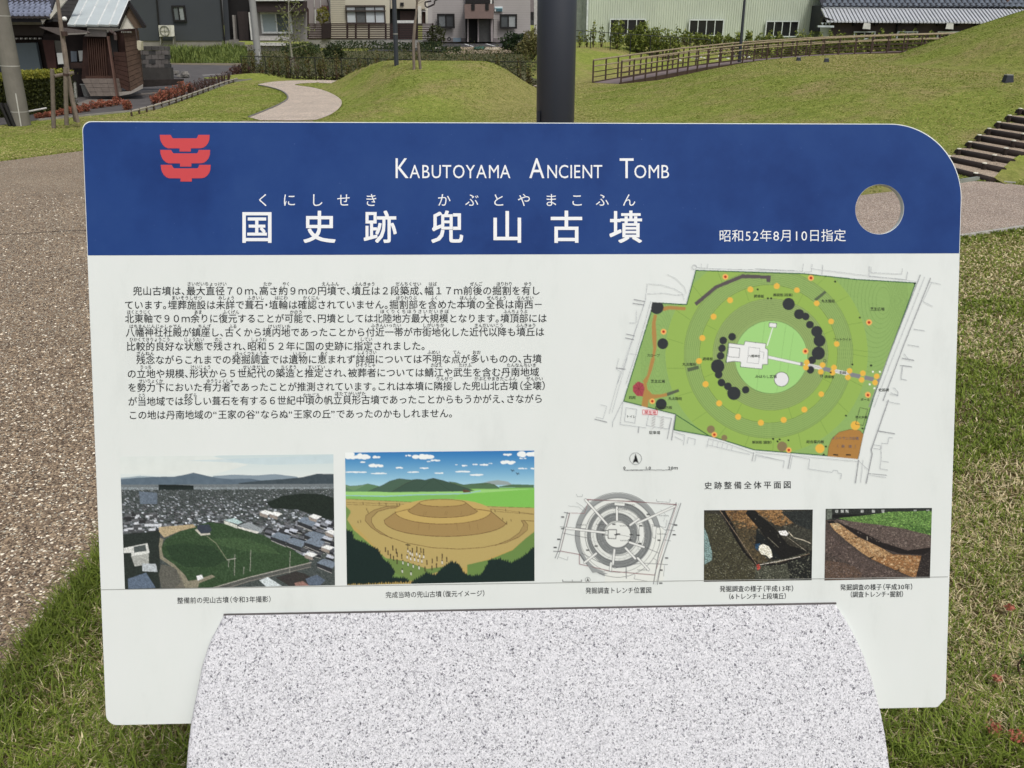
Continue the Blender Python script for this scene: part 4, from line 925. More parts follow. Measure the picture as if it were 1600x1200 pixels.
R_.tr = (0, 0, 1.0)
R_.build('reconstruction_drawing', [(539.2, 707.2), (834.8, 704.0), (835.2, 907.8), (542.2, 914.2)], 0.0006, 1.0, label='printed coloured drawing of the stepped earth mound')

# ---- dig photographs
def clods(P, n_, cols, smin, smax):
    P_ = np.array(P, float); x0, y0 = P_.min(0); x1, y1 = P_.max(0); k = 0
    while k < n_:
        x, y = rng.uniform(x0, x1), rng.uniform(y0, y1)
        if not inpoly(np.array([x]), np.array([y]), P)[0]: continue
        c = np.array(cols[rng.integers(len(cols))], float) + rng.uniform(-12, 12); s_ = rng.uniform(smin, smax); a = rng.uniform(0, 3.1)
        R_.poly([(x + s_ * math.cos(a + q) * rng.uniform(.6, 1), y + s_ * .6 * math.sin(a + q) * rng.uniform(.6, 1)) for q in (0, 1.2, 2.5, 3.8, 5.1)], np.clip(c, 0, 255), al=.75); k += 1
d1 = (1080, 780, 4.0)
R_ = Ras(1096, 790, 1274, 914, 4, (44, 44, 36)); R_.tr = d1
R_.poly([(70,60),(770,60),(770,520),(70,520)], (46, 44, 36), 26, 1, 21, .18)
R_.poly([(180,65),(560,65),(640,150),(560,170),(450,120),(400,200),(290,180)], (104, 78, 46), 28, 1, 22, .3); R_.poly([(470,65),(560,65),(650,150),(520,160)], (124, 92, 54), 22, 1, 23, .3)
R_.poly([(240,120),(400,170),(410,220),(360,250),(400,300),(480,380),(450,400),(400,400),(330,300),(280,200)], (64, 56, 38), 18, 1, 24, .3)
R_.poly([(80,80),(180,100),(260,220),(380,380),(410,420),(400,510),(80,510)], (56, 54, 38), 26, 1, 25, .35); R_.poly([(400,415),(740,330),(755,510),(400,510)], (60, 62, 50), 30, 1, 26, .4); R_.poly([(600,400),(755,320),(755,510),(620,505)], (22, 24, 22), 10)
clods([(80,80),(180,100),(260,220),(380,380),(410,420),(400,510),(80,510)], 700, [(84,82,58),(40,40,30),(104,104,82),(66,60,42),(30,30,24)], 2, 8)
clods([(400,415),(740,330),(755,510),(400,510)], 500, [(96,100,84),(44,46,38),(120,122,104),(60,60,48),(26,28,24)], 2, 8)
clods([(200,68),(560,68),(640,150),(560,170),(440,120),(410,190),(290,180)], 420, [(128,94,54),(86,62,38),(148,112,68),(70,54,36)], 3, 14)
clods([(250,180),(400,190),(400,300),(480,380),(450,400),(380,390),(300,280)], 200, [(72,62,42),(54,46,32),(88,74,48)], 3, 12)
clods([(570,75),(755,70),(755,320),(640,260),(560,180)], 450, [(64,66,58),(30,32,28),(86,84,70),(46,44,36)], 2, 10)
R_.poly([(180,68),(210,72),(270,170),(300,260),(350,340),(420,400),(540,400),(735,340),(735,350),(560,412),(410,418),(330,340),(270,240)], (18, 16, 14), 6)
R_.poly([(350,68),(400,70),(520,180),(610,290),(740,320),(700,340),(560,380),(500,300),(430,190),(340,90)], (20, 20, 18), 12, 1, 27, .4); R_.poly([(410,185),(460,240),(560,370),(510,380),(440,300),(400,280)], (20, 24, 24), 6)
R_.poly([(560,80),(760,68),(755,200),(640,150)], (34, 38, 36), 22, 1, 28, .4); R_.poly([(600,170),(755,190),(755,310),(640,260),(570,190)], (50, 50, 42), 20, 1, 29, .4)
R_.poly([(400,280),(430,275),(440,300),(420,325),(402,310)], (30, 60, 84)); R_.poly([(425,290),(450,280),(485,295),(500,320),(508,360),(490,370),(470,350),(440,345),(422,320)], (206, 202, 180), 12); R_.poly([(545,200),(590,195),(608,215),(598,230),(560,225)], (208, 206, 198))
R_.line([(610,205),(640,240),(700,255),(745,275)], (176, 168, 146), 1.2); R_.line([(600,235),(720,325)], (130,124,108), .7); R_.line([(180,70),(290,230),(410,410),(560,390),(740,340)], (120, 104, 84), .8); R_.line([(430,410),(680,360)], (190,184,170), .8)
R_.poly([(408,410),(425,405),(432,432),(414,445)], (160, 60, 50)); R_.poly([(80,175),(100,220),(130,330),(130,380),(82,410)], (104, 128, 124), 14); R_.line([(480,240),(545,300)], (110,106,90), .8); R_.line([(420,95),(480,130)], (90, 84, 68), .9)
for k in range(260):
    x = rng.uniform(90, 740); y = rng.uniform(380, 505) if rng.random() < .6 else rng.uniform(80, 505); g = rng.uniform(60, 130); R_.ring(x, y, 3, 2.4, (g, g, g * .85))
R_.tr = (0, 0, 1.0)
R_.a = np.clip(R_.a * 1.12, 0, 255); R_.desat(.12); R_.grain(0.6, 0.08); R_.build('excavation_photo', [(1100.2, 797.2), (1270, 796.2), (1268.2, 906.5), (1099.8, 909)], 0.0003, 0.8, label='dark printed photo of a trench with a white figure')
R_ = Ras(1284, 788, 1462, 910, 4, (70, 58, 50)); R_.tr = d1
R_.poly([(830,50),(1520,50),(1520,510),(830,510)], (72, 62, 56), 18, 1, 31, .25)
R_.poly([(835,55),(1510,52),(1510,100),(1000,130),(835,130)], (40, 44, 40), 22, 1, 32, .4); R_.poly([(845,60),(880,60),(880,120),(845,130)], (96,104,92), 18); R_.poly([(880,95),(1120,95),(1120,110),(880,118)], (20,20,20))
for x in (900, 935, 965, 1060, 1130, 1190, 1390, 1470): R_.poly([(x,66),(x+18,66),(x+18,84),(x,84)], (158,162,156), 18)
R_.poly([(920,118),(1100,100),(1240,80),(1505,72),(1505,235),(1340,185),(1180,160),(1000,140)], (92, 132, 58), 26, 1, 33, .3); R_.poly([(1300,150),(1505,180),(1505,220),(1400,200)], (60, 96, 40), 20, .8, 34, .3)
R_.poly([(900,125),(1000,138),(1180,160),(1350,190),(1500,225),(1490,345),(1350,330),(1200,290),(1050,210)], (92, 78, 70), 20, 1, 35, .35); R_.poly([(910,140),(1060,200),(1200,270),(1350,320),(1500,300),(1480,350),(1300,340),(1180,300),(1040,230)], (30, 24, 22), 8)
R_.poly([(860,145),(920,150),(1040,235),(1180,300),(1260,345),(1440,355),(1410,500),(1270,440),(1120,370),(1060,330),(960,250),(890,190)], (168, 130, 84), 18, 1, 36, .25); R_.poly([(1120,370),(1260,345),(1440,355),(1410,500),(1270,440)], (146, 100, 56), 18, 1, 37, .3); R_.poly([(870,145),(920,150),(950,180),(900,190)], (190, 164, 120), 8)
R_.poly([(960,250),(1060,232),(1050,240),(970,256)], (40,30,24)); R_.poly([(1100,370),(1160,350),(1125,372)], (30,22,18)); R_.poly([(1270,445),(1330,420),(1300,450)], (40,28,20)); R_.poly([(850,138),(890,135),(900,150),(860,152)], (20,20,22))
R_.poly([(1440,350),(1500,320),(1495,495),(1400,500)], (40,34,32), 16, 1, 38, .4); R_.poly([(835,380),(960,400),(1080,440),(1060,500),(835,505)], (92,72,58), 18, 1, 39, .3); R_.poly([(835,160),(900,250),(1000,300),(1120,390),(1240,440),(1380,495),(1100,500),(1000,400),(835,330)], (84,70,64), 16, .8, 40, .35)
clods([(835,170),(900,250),(1000,300),(1120,390),(1240,440),(1380,500),(835,505)], 900, [(98,84,76),(70,58,52),(122,106,96),(56,46,42),(88,72,60)], 2, 10)
clods([(920,130),(1180,165),(1350,195),(1500,230),(1490,300),(1350,310),(1180,270),(1040,210)], 500, [(112,98,88),(84,72,66),(134,120,108),(66,56,50)], 2, 9)
clods([(925,118),(1100,100),(1240,80),(1505,74),(1505,225),(1340,180),(1180,155),(1000,138)], 900, [(112,158,66),(70,112,44),(136,176,84),(52,84,36)], 2, 8)
clods([(880,150),(930,155),(1040,240),(1180,305),(1260,350),(1430,360),(1405,490),(1270,435),(1120,365),(960,250)], 520, [(184,146,98),(150,110,68),(200,168,122),(132,94,56)], 3, 14)
clods([(1440,350),(1498,325),(1492,492),(1400,498)], 160, [(66,58,52),(36,32,30),(90,80,72)], 2, 7)
R_.line([(1100,235),(1100,255)], (180,170,150), .8)
R_.tr = (0, 0, 1.0)
R_.desat(.15); R_.grain(0.5, 0.07, 9); R_.build('excavation_photo', [(1290.2, 795), (1456.2, 793.6), (1453, 903.2), (1288.3, 907)], 0.0003, 0.8, label='printed photo of a pale trench beside green grass')

# --- granite block: the front leans away below the board, sides curve outwards
def granite():
    m, n, l, b = newmat('granite'); g = n.new('ShaderNodeNewGeometry')
    def vor(sc):
        wz = n.new('ShaderNodeTexNoise'); wz.inputs['Scale'].default_value = sc * .7; wz.inputs['Detail'].default_value = 3; l.new(g.outputs['Position'], wz.inputs['Vector'])
        mx = n.new('ShaderNodeMix'); mx.data_type = 'VECTOR'; mx.inputs['Factor'].default_value = 0.006; l.new(g.outputs['Position'], mx.inputs['A']); l.new(wz.outputs['Color'], mx.inputs['B'])
        v = n.new('ShaderNodeTexVoronoi'); v.inputs['Scale'].default_value = sc; l.new(mx.outputs['Result'], v.inputs['Vector'])
        s = n.new('ShaderNodeSeparateColor'); l.new(v.outputs['Color'], s.inputs[0]); return s.outputs[0]
    a = vor(780); r = ramp(n, [(0.0, (0.08, 0.08, 0.09)), (0.05, (0.24, 0.24, 0.255)), (0.14, (0.46, 0.46, 0.48)), (0.32, (0.62, 0.62, 0.645)), (0.6, (0.71, 0.71, 0.73)), (1.0, (0.84, 0.835, 0.85))]); l.new(a, r.inputs[0])
    c = vor(460); r2 = ramp(n, [(0.0, (0.15, 0.15, 0.17)), (0.05, (0.5, 0.5, 0.53)), (0.13, (0.93, 0.93, 0.93)), (1.0, (1.06, 1.06, 1.06))]); l.new(c, r2.inputs[0])
    mm = n.new('ShaderNodeMix'); mm.data_type = 'RGBA'; mm.blend_type = 'MULTIPLY'; mm.inputs['Factor'].default_value = 1; l.new(r.outputs[0], mm.inputs['A']); l.new(r2.outputs[0], mm.inputs['B'])
    l.new(mm.outputs['Result'], b.inputs['Base Color']); b.inputs['Roughness'].default_value = 0.6; b.inputs['Specular IOR Level'].default_value = 0.35
    bp = n.new('ShaderNodeBump'); bp.inputs['Strength'].default_value = 0.25; bp.inputs['Distance'].default_value = 0.0008; l.new(a, bp.inputs['Height']); l.new(bp.outputs[0], b.inputs['Normal'])
    return m
uL, wL = bp_uv(348, 962, 0.004); uR, wR = bp_uv(1306, 944, 0.004)
tilt = math.radians(13)
fd = -bw * math.cos(tilt) + bnn * math.sin(tilt)        # down the front
fn = bnn * math.cos(tilt) + bw * math.sin(tilt)
TLp = b3(uL, wL, 0.004); TRp = b3(uR, wR, 0.004)
def onf(px, py):
    d = ray(px, py); t = ((TLp - C0) @ fn) / (d @ fn); return C0 + d * t
Lc = [(348,962),(342.5,973),(336,986),(330,997),(325,1008),(314.5,1040),(308.5,1070),(302.5,1100),(296.5,1132),(292,1169),(289.5,1200),(288,1245)]
Rc = [(1306,944),(1315.5,957),(1325,972),(1334.5,989),(1344,1008),(1353.5,1030),(1364,1060),(1371,1086),(1378,1113),(1385,1148),(1392,1200),(1396,1245)]
Lp = [onf(*p) for p in Lc]; Rp = [onf(*p) for p in Rc]
def ext(P, n):
    d = P[-1] - P[-2]; L = np.linalg.norm(d); out = list(P)
    tgt = fd; 
    while out[-1][2] > -0.05:
        d = d * 0.5 / np.linalg.norm(d) * .12 + tgt * 0.06; d = d / np.linalg.norm(d) * .06; out.append(out[-1] + d)
    return out
Lp = ext(Lp, 0); Rp = ext(Rp, 0); k = min(len(Lp), len(Rp)); Lp, Rp = Lp[:k], Rp[:k]
# rows across, small rounding at the sides and top; back stands 0.2 m behind the board
back = []
v = []; nrow = k
for i in range(k):
    a, c = Lp[i], Rp[i]; bv = 5e-3
    base_back = (bo[1] + 0.20) + 0.0
    wdir = (c - a) / np.linalg.norm(c - a)
    row = [np.array([a[0], base_back, a[2]]), a - fn * bv, a + wdir * bv * .35 - fn * bv * .35, a + wdir * bv, c - wdir * bv, c - wdir * bv * .35 - fn * bv * .35, c - fn * bv, np.array([c[0], base_back, c[2]])]
    v += row
f = []
for i in range(k - 1):
    for j in range(7): f.append((i * 8 + j, (i + 1) * 8 + j, (i + 1) * 8 + j + 1, i * 8 + j + 1))
    f.append((i * 8 + 7, (i + 1) * 8 + 7, (i + 1) * 8, i * 8))
f.append(tuple(range(8))); f.append(tuple((k - 1) * 8 + j for j in range(8))[::-1])
# a rebate above: the top face sinks behind the board
mesh('granite_base', v, f, granite(), SIGN)
s_ = onb(np.array([350.0, 1306.0]), np.array([961.2, 943.4]), 0.0016)
b = MB(); b.prism([s_[0], s_[1], s_[1] + bw * 0.0022, s_[0] + bw * 0.0022], bnn * 0.0022); b.build('contact_shade_strip', M('contact_shade_grey', (96, 92, 92), 0.8), SIGN)  # dark strip painted as the contact shadow where board meets granite

# ------------------------------------------------------------------ buildings behind, left to right
DARKW = M('dark_brown_wood', (60, 40, 34), 0.8, 0.3, 8); BLK = M('black_or_shaded_recess', (24, 22, 22), 0.6)  # BLK: black parts, and flat slabs painted as the shade of recesses
def solid(name, m, parent, x0, x1, y0, y1, z0, z1):
    b = MB(); b.box(((x0 + x1) / 2, (y0 + y1) / 2, (z0 + z1) / 2), (x1 - x0, y1 - y0, z1 - z0)); return b.build(name, m, parent)
def rect(x0, y0, x1, y1): return [(x0, y0), (x1, y0), (x1, y1), (x0, y1)]
def k6(*P): return [(x / 6, y / 6) for x, y in P]
GLS = glass('window_glass', (54, 60, 64)); CURT = M('curtain', (190, 196, 198), 0.7, 0.08, 20)
# --- house with blue-grey tiles, far left
Hs = thing('wooden_house', 'old dark wooden house with blue grey wavy roof tiles behind the clipped hedge', 'house', wp(30, 190, 22)[:2] + (0,))
YH = 21.0
fac('wall', M('house_wall', (46, 36, 32), 0.85, 0.25, 5), Hs, [(-90, 30), (136, 34), (140, 200), (-90, 200)], YH + 1.2, 2.5)
fac('window', M('pale_blind', (112, 124, 128), 0.5, 0.06), Hs, k6((140,405),(335,400),(392,700),(195,720)), YH + 1.0, 0.1)
fac('window', M('slate_panel', (60, 66, 74), 0.6), Hs, [(-60, 78), (2, 80), (10, 150), (-60, 150)], YH + 1.0, 0.1)
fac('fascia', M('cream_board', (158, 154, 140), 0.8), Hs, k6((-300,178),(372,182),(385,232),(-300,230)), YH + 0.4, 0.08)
fac('eave_shadow', M('eave_shade', (70, 62, 58), 0.8), Hs, k6((-300,232),(388,236),(420,262),(400,335),(-300,330)), YH + 0.7, 0.08)  # slab coloured as the shade under the eave
fac('gutter', M('gutter', (50, 44, 42), 0.6), Hs, k6((-300,148),(455,152),(455,172),(-300,172)), YH - 0.15, 0.1)
for i in range(10):
    x = 25 + i * 9 / 1.0; 
    if i < 6: fac('rafter_end', M('white_rafter', (200, 198, 190), 0.7), Hs, rect(24 + i * 7.2, 59, 26.2 + i * 7.2, 61.4), YH + 0.62, 0.08)
# wavy tiles: every course is real, joined
tb = MB(); x_l, x_r = -80, 86
TILE = M('blue_grey_tile', (128, 134, 152), 0.3, 0.25, 4.0, spec=0.6)
nrow = 13
for r in range(nrow):
    t0 = r / nrow; 
    py = 23.5 - r * 5.4 * (1 - r * 0.018); Yr = YH - 0.1 + r * 0.20
    xr = 76 + r * 1.2
    for c in range(30):
        xx = xr - 8.3 * (c + 1); 
        seg = 6
        p0 = wp(xx, py, Yr)
        w_ = 8.3 / FPX * Yr / math.cos(TH) * 1.03; dz = 0.085
        rows = []
        for q in range(seg + 1):
            u = q / seg; h = 0.05 * math.sin(u * 2 * math.pi * 0.9 + 0.4)
            rows.append((p0[0] + u * w_, p0[1] - 0.02, p0[2] + h)); rows.append((p0[0] + u * w_, p0[1] - 0.02, p0[2] + h - 0.03)); rows.append((p0[0] + u * w_ + 0.0, p0[1] + 0.23, p0[2] + h + dz - .03))
        ff = []
        for q in range(seg): a = q * 3; ff += [(a, a + 3, a + 5, a + 2), (a + 1, a + 4, a + 3, a)]
        tb.add(rows, ff)
tb.build('roof_tiles', TILE, Hs, kind='stuff')
fac3('roof', M('roof_underlay', (52, 52, 60), 0.8), Hs, [(-300, 26, YH - .05), (77, 27, YH - .05), (100, -60, YH + 2.6), (-300, -60, YH + 2.6)], (0, 0.05, -0.1))
fac('verge_board', M('verge_white', (196, 192, 180), 0.7), Hs, k6((380,182),(470,180),(640,-20),(610,-60),(520,20),(490,110),(400,225)), YH - 0.08, 0.06)
# slate-clad gable and boards
GB = M('grey_clapboard', (72, 70, 70), 0.8, 0.2, 12)
for i in range(7):
    y0 = 200 - i * 34; f_ = lambda y: 640 - (y - 0) * 0.9
    xl = 410 + (200 - y0) * 0.85; xr = 628 + (200 - y0) * 0.5
    fac('plank', GB, Hs, k6((xl, y0), (xr, y0 + 4), (xr + 16, y0 - 28), (xl + 26, y0 - 32)), YH + 0.25 - i * 0.012, 0.05)
fac('awning', M('grey_corrugated', (92, 84, 80), 0.7, 0.2, 20), Hs, k6((365,252),(600,262),(815,292),(835,308),(815,320),(560,332)), YH - 0.5, 0.08)
ab = MB()
for i in range(17):
    x = 638 + i * 10.4; ab.prism([wp(*q, YH - .56) for q in k6((x, 326 - i * .5), (x + 5, 326 - i * .5), (x + 5, 314 - i * .5), (x, 314 - i * .5))], (0, .04, 0))
ab.build('awning_edge', M('awning_white', (160, 156, 148), 0.7), Hs, kind='stuff')
fac('porch_wall', M('porch_dark', (38, 30, 28), 0.85, 0.3, 6), Hs, k6((400,320),(1000,340),(1010,750),(760,900),(700,900),(640,640),(440,650)), YH + 0.6, 0.1)
fac('column', M('red_brown_wood', (66, 40, 34), 0.75, 0.2, 10), Hs, k6((395,375),(505,378),(530,640),(450,650)), YH + 0.5, 0.1)
fac('window', M('porch_window', (74, 72, 66), 0.5), Hs, k6((508,380),(575,384),(590,490),(525,490)), YH + 0.45, 0.05)
NOTE = M('white_paper', (206, 208, 202), 0.7, 0.04)
fac('notice', NOTE, Hs, k6((530,496),(592,494),(606,598),(545,602)), YH + 0.42, 0.02)
fac('notice', NOTE, Hs, k6((733,476),(782,474),(794,570),(745,574)), YH + 0.42, 0.02)
fac('notice', M('grey_paper', (100, 108, 116), 0.7, 0.04), Hs, k6((662,480),(718,482),(722,576),(668,578)), YH + 0.42, 0.02)
fac('bench', M('dark_bench', (52, 36, 30), 0.8), Hs, k6((660,590),(800,590),(800,640),(665,640)), YH + 0.1, 0.3)
# --- entrance shed with metal roof
Sh = thing('entrance_shed', 'brown wooden entrance shed with shiny standing seam metal roof and white gable', 'shed', wp(170, 152, 21.5)[:2] + (0,))
SILV = M('silver_roof', (196, 204, 202), 0.3, 0.12, 1.5, metal=0.0, spec=0.8)
Ya, Yb = 20.7, 22.6
rx = [630, 700, 808, 918, 1026, 1105]; tx = [742, 820, 925, 1030, 1122, 1210]
for i in range(5):
    a, c = rx[i], rx[i + 1]; a2, c2_ = tx[i], tx[i + 1]
    fac3('roof_panel', SILV, Sh, [(a / 6, 228 / 6, Ya), (c / 6, 233 / 6, Ya), (c2_ / 6, -5 / 6, Yb), (a2 / 6, -5 / 6, Yb)], (0, 0.02, -0.04))
    b = MB(); p = Vector(wp(c / 6, 233 / 6, Ya)); q = Vector(wp(c2_ / 6, -5 / 6, Yb)); b.tube(p, q, 0.02, 0.02, 5); b.build('roof_seam', M('seam_white', (220, 222, 218), 0.4), Sh)
fac3('roof_panel', SILV, Sh, [(742 / 6, -1, Yb), (1210 / 6, -1, Yb), (1290 / 6, -20, Yb + 1.5), (840 / 6, -20, Yb + 1.5)], (0, 0.02, -0.04))
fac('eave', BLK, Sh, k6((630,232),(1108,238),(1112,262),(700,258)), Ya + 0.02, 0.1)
fac('fascia', M('pale_fascia', (128, 122, 118), 0.7), Sh, k6((830,272),(990,280),(994,345),(790,340)), Ya + 0.15, 0.06)
fac('gable', M('gable_white', (212, 208, 196), 0.7, 0.04), Sh, k6((1100,272),(1172,132),(1262,268)), Ya + 0.05, 0.05)
fac('soffit', M('soffit_brown', (96, 80, 66), 0.8), Sh, k6((1172,130),(1200,48),(1345,258),(1264,266)), Ya + 0.02, 0.04)
BARGE = M('barge_dark', (30, 26, 26), 0.6)
fac('bargeboard', BARGE, Sh, k6((1098,262),(1206,4),(1216,28),(1112,270)), Ya - 0.05, 0.06)
fac('bargeboard', BARGE, Sh, k6((1206,4),(1362,238),(1360,262),(1338,262),(1204,50)), Ya - 0.05, 0.06)
fac('wall', M('shed_wall', (56, 36, 30), 0.85, 0.25, 8), Sh, k6((780,345),(1290,262),(1340,800),(1225,865),(1100,760),(765,745)), Ya + 0.35, 1.6)
for i in range(9):   # lattice door
    x = 812 + i * 20; fac('slat', M('door_slat', (70, 47, 37), 0.7), Sh, k6((x, 360), (x + 9, 360), (x + 9 + 24, 715), (x + 24, 715)), Ya + 0.25, 0.05)
fac('door_rail', M('door_slat', (70, 47, 37), 0.7), Sh, k6((800,712),(1060,712),(1062,740),(806,742)), Ya + 0.22, 0.08)
fac('shutter', BLK, Sh, k6((1030,330),(1090,330),(1110,540),(1050,530)), Ya + 0.28, 0.05)
BP = M('brown_clapboard', (84, 66, 54), 0.8, 0.25, 14, 0.2); BP2 = M('red_clapboard', (64, 42, 34), 0.8, 0.25, 14, 0.2)
n_ = 12
for i in range(n_):
    t0, t1 = i / n_, (i + 1) / n_ - .006; y = lambda a, b_, t: a + (b_ - a) * t
    fac('plank', BP, Sh, k6((1158 + 66 * t0, y(300, 868, t0)), (1290 + 48 * t0, y(285, 800, t0)), (1290 + 48 * t1, y(285, 800, t1)), (1158 + 66 * t1, y(300, 868, t1))), Ya + 0.2 + .004 * (i % 2), 0.06)
    if i >= 4: fac('plank', BP2, Sh, k6((1048 + 45 * t0, y(330, 800, t0)), (1156 + 66 * t0, y(300, 868, t0)), (1156 + 66 * t1, y(300, 868, t1)), (1048 + 45 * t1, y(330, 800, t1))), Ya + 0.24, 0.05)
for i in range(6): fac('rafter_end', M('white_rafter', (200, 198, 190), 0.7), Sh, k6((1135 + i * 17, 292), (1143 + i * 17, 292), (1143 + i * 17, 308), (1135 + i * 17, 308)), Ya + 0.16, 0.03)
fac('post', M('post_grey', (104, 78, 68), 0.7), Sh, k6((1000,340),(1012,340),(1098,900),(1084,900)), Ya - 0.05, 0.08)
PB = M('stone_block', (118, 108, 100), 0.9, 0.2, 10, 0.4)
for r in range(4):
    for c in range(4):
        t0, t1 = r / 4, (r + 1) / 4 - .012; xl, xr = 765 + c * 78, 765 + (c + 1) * 78 - 2
        f1 = lambda x, t: (x + t * (85 - (x - 765) * .18), 742 + t * 160)
        fac('block', PB, Sh, k6(f1(xl, t0), f1(min(xr, 1072), t0), f1(min(xr, 1072), t1), f1(xl, t1)), Ya - 0.02 + .006 * ((r + c) % 2), 0.3)
fac('foundation', M('concrete_pale', (150, 144, 136), 0.9), Sh, k6((1098,868),(1225,860),(1340,792),(1342,828),(1230,880),(1100,904)), Ya + 0.1, 0.5)
b = MB(); pts = [Vector(wp(x / 6, y / 6, Ya - .1)) for x, y in ((1030,285),(1045,300),(1070,308),(1082,330),(1084,375))]; b.chain(pts, [.035] * 5); b.build('downpipe', M('pipe_brown', (74, 62, 58), 0.5), Sh)
b = MB(); b.chain([Vector(wp(x / 6, y / 6, Ya)) for x, y in ((1272,275),(1290,400),(1302,470))], [.015] * 3); b.build('downpipe', M('pipe_brown', (74, 62, 58), 0.5), Sh)
fac('meter_box', M('meter_cream', (186, 180, 156), 0.6), Sh, k6((1282,380),(1322,390),(1326,468),(1300,472),(1285,450)), Ya - 0.02, 0.12)
b = MB(); P_ = wp(605 / 6, 176 / 6, 20.9)
for i in range(5):
    a0, a1 = math.pi * i / 5 - math.pi / 2, math.pi * (i + 1) / 5 - math.pi / 2; b.tube((P_[0], P_[1], P_[2] + .05 * math.sin(a0)), (P_[0], P_[1], P_[2] + .05 * math.sin(a1)), .055 * math.cos(a0) + .001, .055 * math.cos(a1) + .001, 10)
tag(b.build('outdoor_lamp', M('lamp_white', (224, 224, 216), 0.4), origin=P_), 'small round white lamp on the dark gable left of the metal roof', 'lamp')
# bucket
p = gz(137, 151); B_ = thing('bucket', 'light grey lidded plastic bucket against the block plinth of the shed', 'bucket', p)
Yk = p[1]; u_ = Yk / FPX
b = MB(); b.tube(p, (p[0], p[1], .27), .085, .11, 16); b.build('bucket_body', M('bucket_grey', (150, 150, 144), 0.5), B_)
b = MB(); b.tube((p[0], p[1], .27), (p[0], p[1], .295), .13, .12, 16); b.tube((p[0], p[1], .295), (p[0], p[1], .31), .05, .03, 8); b.build('lid', M('lid_grey', (170, 170, 162), 0.5), B_)
fac('flue', M('pale_post', (176, 176, 164), 0.6), Hs, k6((688,772),(712,776),(720,925),(700,930)), 21.3, 0.05)
# bicycle: rear wheel and mudguard seen beside the shed
bp_ = gz(198, 146); Bi = thing('bicycle', 'bicycle with thin black wheel leaning by the brown shed corner', 'bicycle', (bp_[0], bp_[1], 0))
r_ = .205; cz = wp(198, 131, bp_[1]); cz = (cz[0], cz[1], r_ + .16)
def torus(c, R, r, n=28, k=6, ax=(0.25, 0.97), arc_=1.0):
    b = MB(); pts = []
    for i in range(int(n * arc_) + 1):
        a = 2 * math.pi * i / n; pts.append(Vector((c[0] + R * math.cos(a) * ax[1], c[1] + R * math.cos(a) * ax[0], c[2] + R * math.sin(a))))
    b.chain(pts, [r] * len(pts), k); return b
def wheel(c, root):
    w = torus(c, r_, .013).build('wheel', BLK, root)
    torus(c, r_ - .022, .006).build('rim', M('rim_silver', (150, 150, 146), 0.3), w)
    sp = MB()
    for i in range(14):
        a = 2 * math.pi * i / 14; sp.tube(c, (c[0] + r_ * math.cos(a) * .97, c[1] + r_ * math.cos(a) * .25, c[2] + r_ * math.sin(a)), .0025, n=4)
    sp.build('spokes', M('rim_silver', (150, 150, 146), 0.3), w, kind='stuff'); return w
wheel(cz, Bi); cz2 = (cz[0] - .47, cz[1] + .2, cz[2]); wheel(cz2, Bi)
torus(cz, r_ + .025, .009, arc_=.45).build('mudguard', M('rim_silver', (150, 150, 146), 0.3), Bi)
fr = MB(); s1_ = (cz[0] - .14, cz[1] + .05, cz[2] + .22); s2_ = (cz[0] - .2, cz[1] + .08, cz[2] - .03); s3_ = (cz2[0] + .06, cz2[1], cz2[2] + .24)
for a, c in ((cz, s1_), (cz, s2_), (s1_, s2_), (s2_, s3_), (s1_, s3_), (cz2, s3_)): fr.tube(a, c, .012, n=6)
fr.build('frame', M('frame_dark', (50, 44, 46), 0.4), Bi)
b = MB(); b.box((s1_[0], s1_[1], s1_[2] + .03), (.12, .07, .03)); b.build('saddle', BLK, Bi)
b = MB(); b.tube(s3_, (s3_[0], s3_[1], s3_[2] + .08), .01); b.tube((s3_[0] - .02, s3_[1] - .12, s3_[2] + .08), (s3_[0] + .02, s3_[1] + .12, s3_[2] + .08), .01); b.build('handlebar', BLK, Bi)
b = MB(); b.tube((cz[0] + .0, cz[1] - .05, cz[2] - .05), (cz[0], cz[1] - .05, 0), .012); b.tube((cz[0] - .06, cz[1] - .05, 0.01), (cz[0] + .04, cz[1] - .05, .01), .014); b.build('stand', BLK, Bi)
# --- block wall
BWl = thing('block_wall', 'weathered grey concrete block wall right of the brown shed', 'wall', gz(240, 143)[:2] + (0,))
Yw = 23.6
def bl(x, y): return (220 + x / 6.154, y / 6.154)
cr = [M('block_a', (84, 82, 80), 0.95, 0.3, 6, 0.4), M('block_b', (104, 100, 98), 0.95, 0.3, 6, 0.4), M('block_c', (66, 66, 66), 0.95, 0.3, 6, 0.4)]
rows_ = [(445, 484), (486, 526), (528, 570), (572, 614), (616, 650)]
for r, (ya, yb) in enumerate(rows_):
    for c in range(5):
        x0 = -18 + c * 62 - (r % 2) * 28; x1 = min(x0 + 59, 262 + r * 3); x0 = max(x0, -18)
        if x1 - x0 < 8: continue
        fac('block', cr[0 if r == 0 else (1 if (r * 2 + c * 3) % 4 else 2)], BWl, [bl(x0, ya), bl(x1, ya), bl(x1 + 1, yb), bl(x0 + 1, yb)], Yw - .008 * ((r + c) % 3), 0.15)
fac('plinth', M('plinth_concrete', (70, 68, 66), 0.95, 0.25, 4, 0.3), BWl, [bl(-15, 652), bl(285, 652), bl(292, 765), bl(-5, 770)], Yw - .02, 0.2)
fac('retaining_board', M('rotten_board', (50, 44, 42), 0.9, 0.3, 8), BWl, [bl(10, 768), bl(400, 760), bl(402, 800), bl(300, 822), bl(20, 838)], Yw - 0.6, 0.1)
